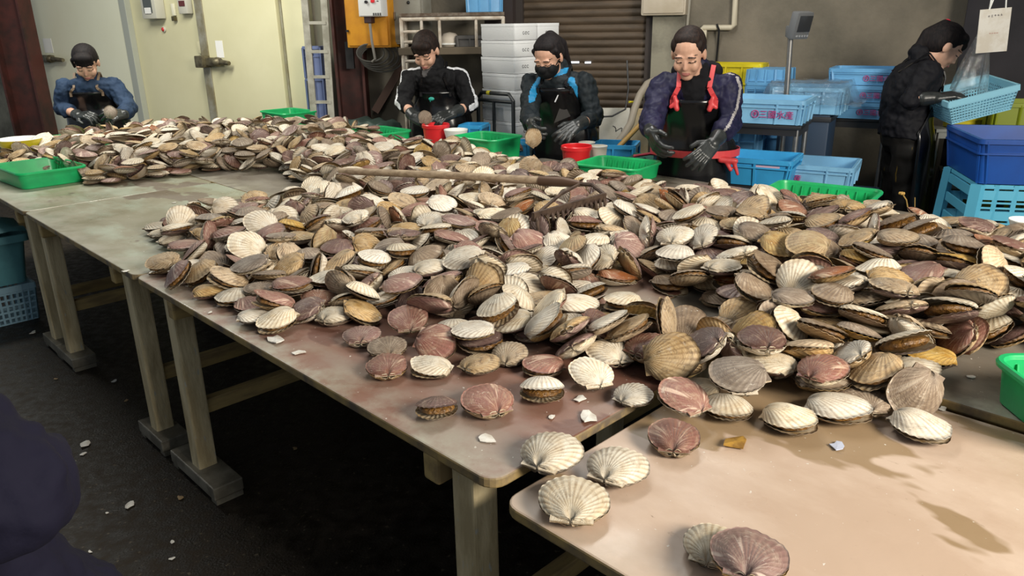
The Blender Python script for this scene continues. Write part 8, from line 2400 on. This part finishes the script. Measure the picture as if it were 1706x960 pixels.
# dark green net heap by the windbreaker
p = at_y(1078, 268, 4.20)
t_ = thing('net_heap', 'dark green folded net with a red cord on a box behind the tray', 'net', (p.x, p.y, 0))
MB().box((0, 0.02, p.z / 2 - 0.02), (0.24, 0.2, p.z - 0.04)).build('box', m_cr_dark, t_)
MB().grid([[Vector((-0.14 + 0.28 * i / 12, -0.10 + 0.22 * j / 8, p.z + 0.02 * math.cos((i - 6) * 0.3) + 0.014 * math.sin(i * 1.5 + j) - (0.05 if j == 0 else 0))) for i in range(13)] for j in range(9)]).build('net', mat('dark_green_net', (0.006, 0.07, 0.05), 0.6), t_, 'all')
MB().tube([(-0.09, -0.08, p.z + 0.04), (0.0, -0.07, p.z + 0.05), (0.05, -0.06, p.z + 0.045)], 0.008, 8).build('red_cord', mat('dull_red_cord', (0.3, 0.02, 0.04), 0.6), t_, True)

# wall box, conduits and fittings on the concrete
def wall_pt(px, py, off=0.0):
    d = ray(px, py)
    n = Rw @ Vector((0, -1, 0))
    p0 = Vector((0, wall_y(0), 0)) + n * off
    t = (p0 - Vector((0, 0, CAM_H))).dot(n) / d.dot(n)
    return Vector((0, 0, CAM_H)) + d * t
a, b = wall_pt(1067, 26, 0.16), wall_pt(1142, 26, 0.16)
t_ = thing('switch_box', 'large beige box high on the wall above the shutter edge', 'box', (a + b) / 2 + (Rw @ Vector((0, 0.08, 0))), WB)
w_ = (b - a).length
m_bg = mat('beige_box', (0.48, 0.42, 0.33), 0.5, c2=(0.40, 0.34, 0.25), scale=4)
MB().box((0, 0.0, 0.2), (w_, 0.155, 0.4), bev=0.015).build('case', m_bg, t_, True)
MB().box((-w_ * 0.0, -0.08, 0.2), (w_ - 0.03, 0.01, 0.37), bev=0.004).build('cover', m_bg, t_, True)
t_ = thing('conduit', 'cream conduit pipe with an elbow on the concrete wall', 'pipe', wall_pt(1190, 46, 0.03))
o0 = t_.location.copy()
zup = Vector((0, 0, 0.9))
p1, p2, p3 = wall_pt(1225, 0, 0.03), wall_pt(1223, 42, 0.03), wall_pt(1218, 46, 0.03)
MB().tube([p1 + zup - o0, p1 - o0, p2 - o0, p3 - o0, wall_pt(1172, 46, 0.03) - o0, wall_pt(1168, 50, 0.03) - o0, wall_pt(1169, 66, 0.03) - o0], 0.018, 12).build('pipe', mat('cream_conduit', (0.50, 0.45, 0.34), 0.45), t_, True)
MB().box(wall_pt(1170, 58, 0.03) - o0, (0.06, 0.05, 0.06), Rw, bev=0.006).build('junction_box', MATS['cream_conduit'], t_, True)
t_ = thing('conduit', 'straight grey conduit coming down beside the beige box', 'pipe', wall_pt(1146, 30, 0.03))
o0 = t_.location.copy()
MB().tube([wall_pt(1148, 0, 0.03) + zup - o0, wall_pt(1148, 0, 0.03) - o0, wall_pt(1144, 44, 0.03) - o0], 0.014, 10).build('pipe', mat('grey_conduit', (0.30, 0.28, 0.23), 0.5), t_, True)
MB().tube([wall_pt(1144, 44, 0.03) - o0, wall_pt(1140, 62, 0.03) - o0, wall_pt(1128, 70, 0.05) - o0, wall_pt(1116, 60, 0.04) - o0, wall_pt(1122, 34, 0.05) - o0], 0.012, 8).build('cable', m_black, t_, True)
t_ = thing('cable_bundle', 'tangle of black cables hanging under the beige wall box', 'cable', wall_pt(1122, 45, 0.05))
o0 = t_.location.copy()
mb = MB()
rg = random.Random(2)
for i in range(6):
    mb.tube([wall_pt(1116 + 4 * i, 27, 0.06) - o0, wall_pt(1112 + 3 * i + rg.uniform(-6, 6), 50, 0.07) - o0, wall_pt(1120 - 3 * i, 70, 0.06) - o0, wall_pt(1106 + rg.uniform(-4, 12), 92, 0.05) - o0], 0.010, 8)
mb.build('wire', m_black, t_, True)
for px, py, lab, m_ in ((1098, 54, 'grey rectangular socket plate left of the cable tangle', m_box), (1099, 77, 'orange brown socket below the grey socket plate', mat('orange_brown_socket', (0.32, 0.16, 0.08), 0.5))):
    q = wall_pt(px, py, 0.002)
    t_ = thing('wall_socket', lab, 'socket', q, WB)
    MB().box((0, -0.015, 0), (0.05, 0.03, 0.085), bev=0.005).build('plate', m_, t_, True)
    MB().box((0, -0.031, 0.0), (0.02, 0.006, 0.05)).build('recess', m_black, t_)
t_ = thing('black_cable', 'black cable tied to the cream conduit and hanging down the concrete', 'cable', wall_pt(1196, 75, 0.02))
o0 = t_.location.copy()
MB().tube([wall_pt(1194, 40, 0.055) - o0, wall_pt(1198, 50, 0.055) - o0, wall_pt(1196, 75, 0.02) - o0, wall_pt(1193, 104, 0.02) - o0, wall_pt(1193, 160, 0.02) - o0], 0.007, 8).build('wire', m_black, t_, True)
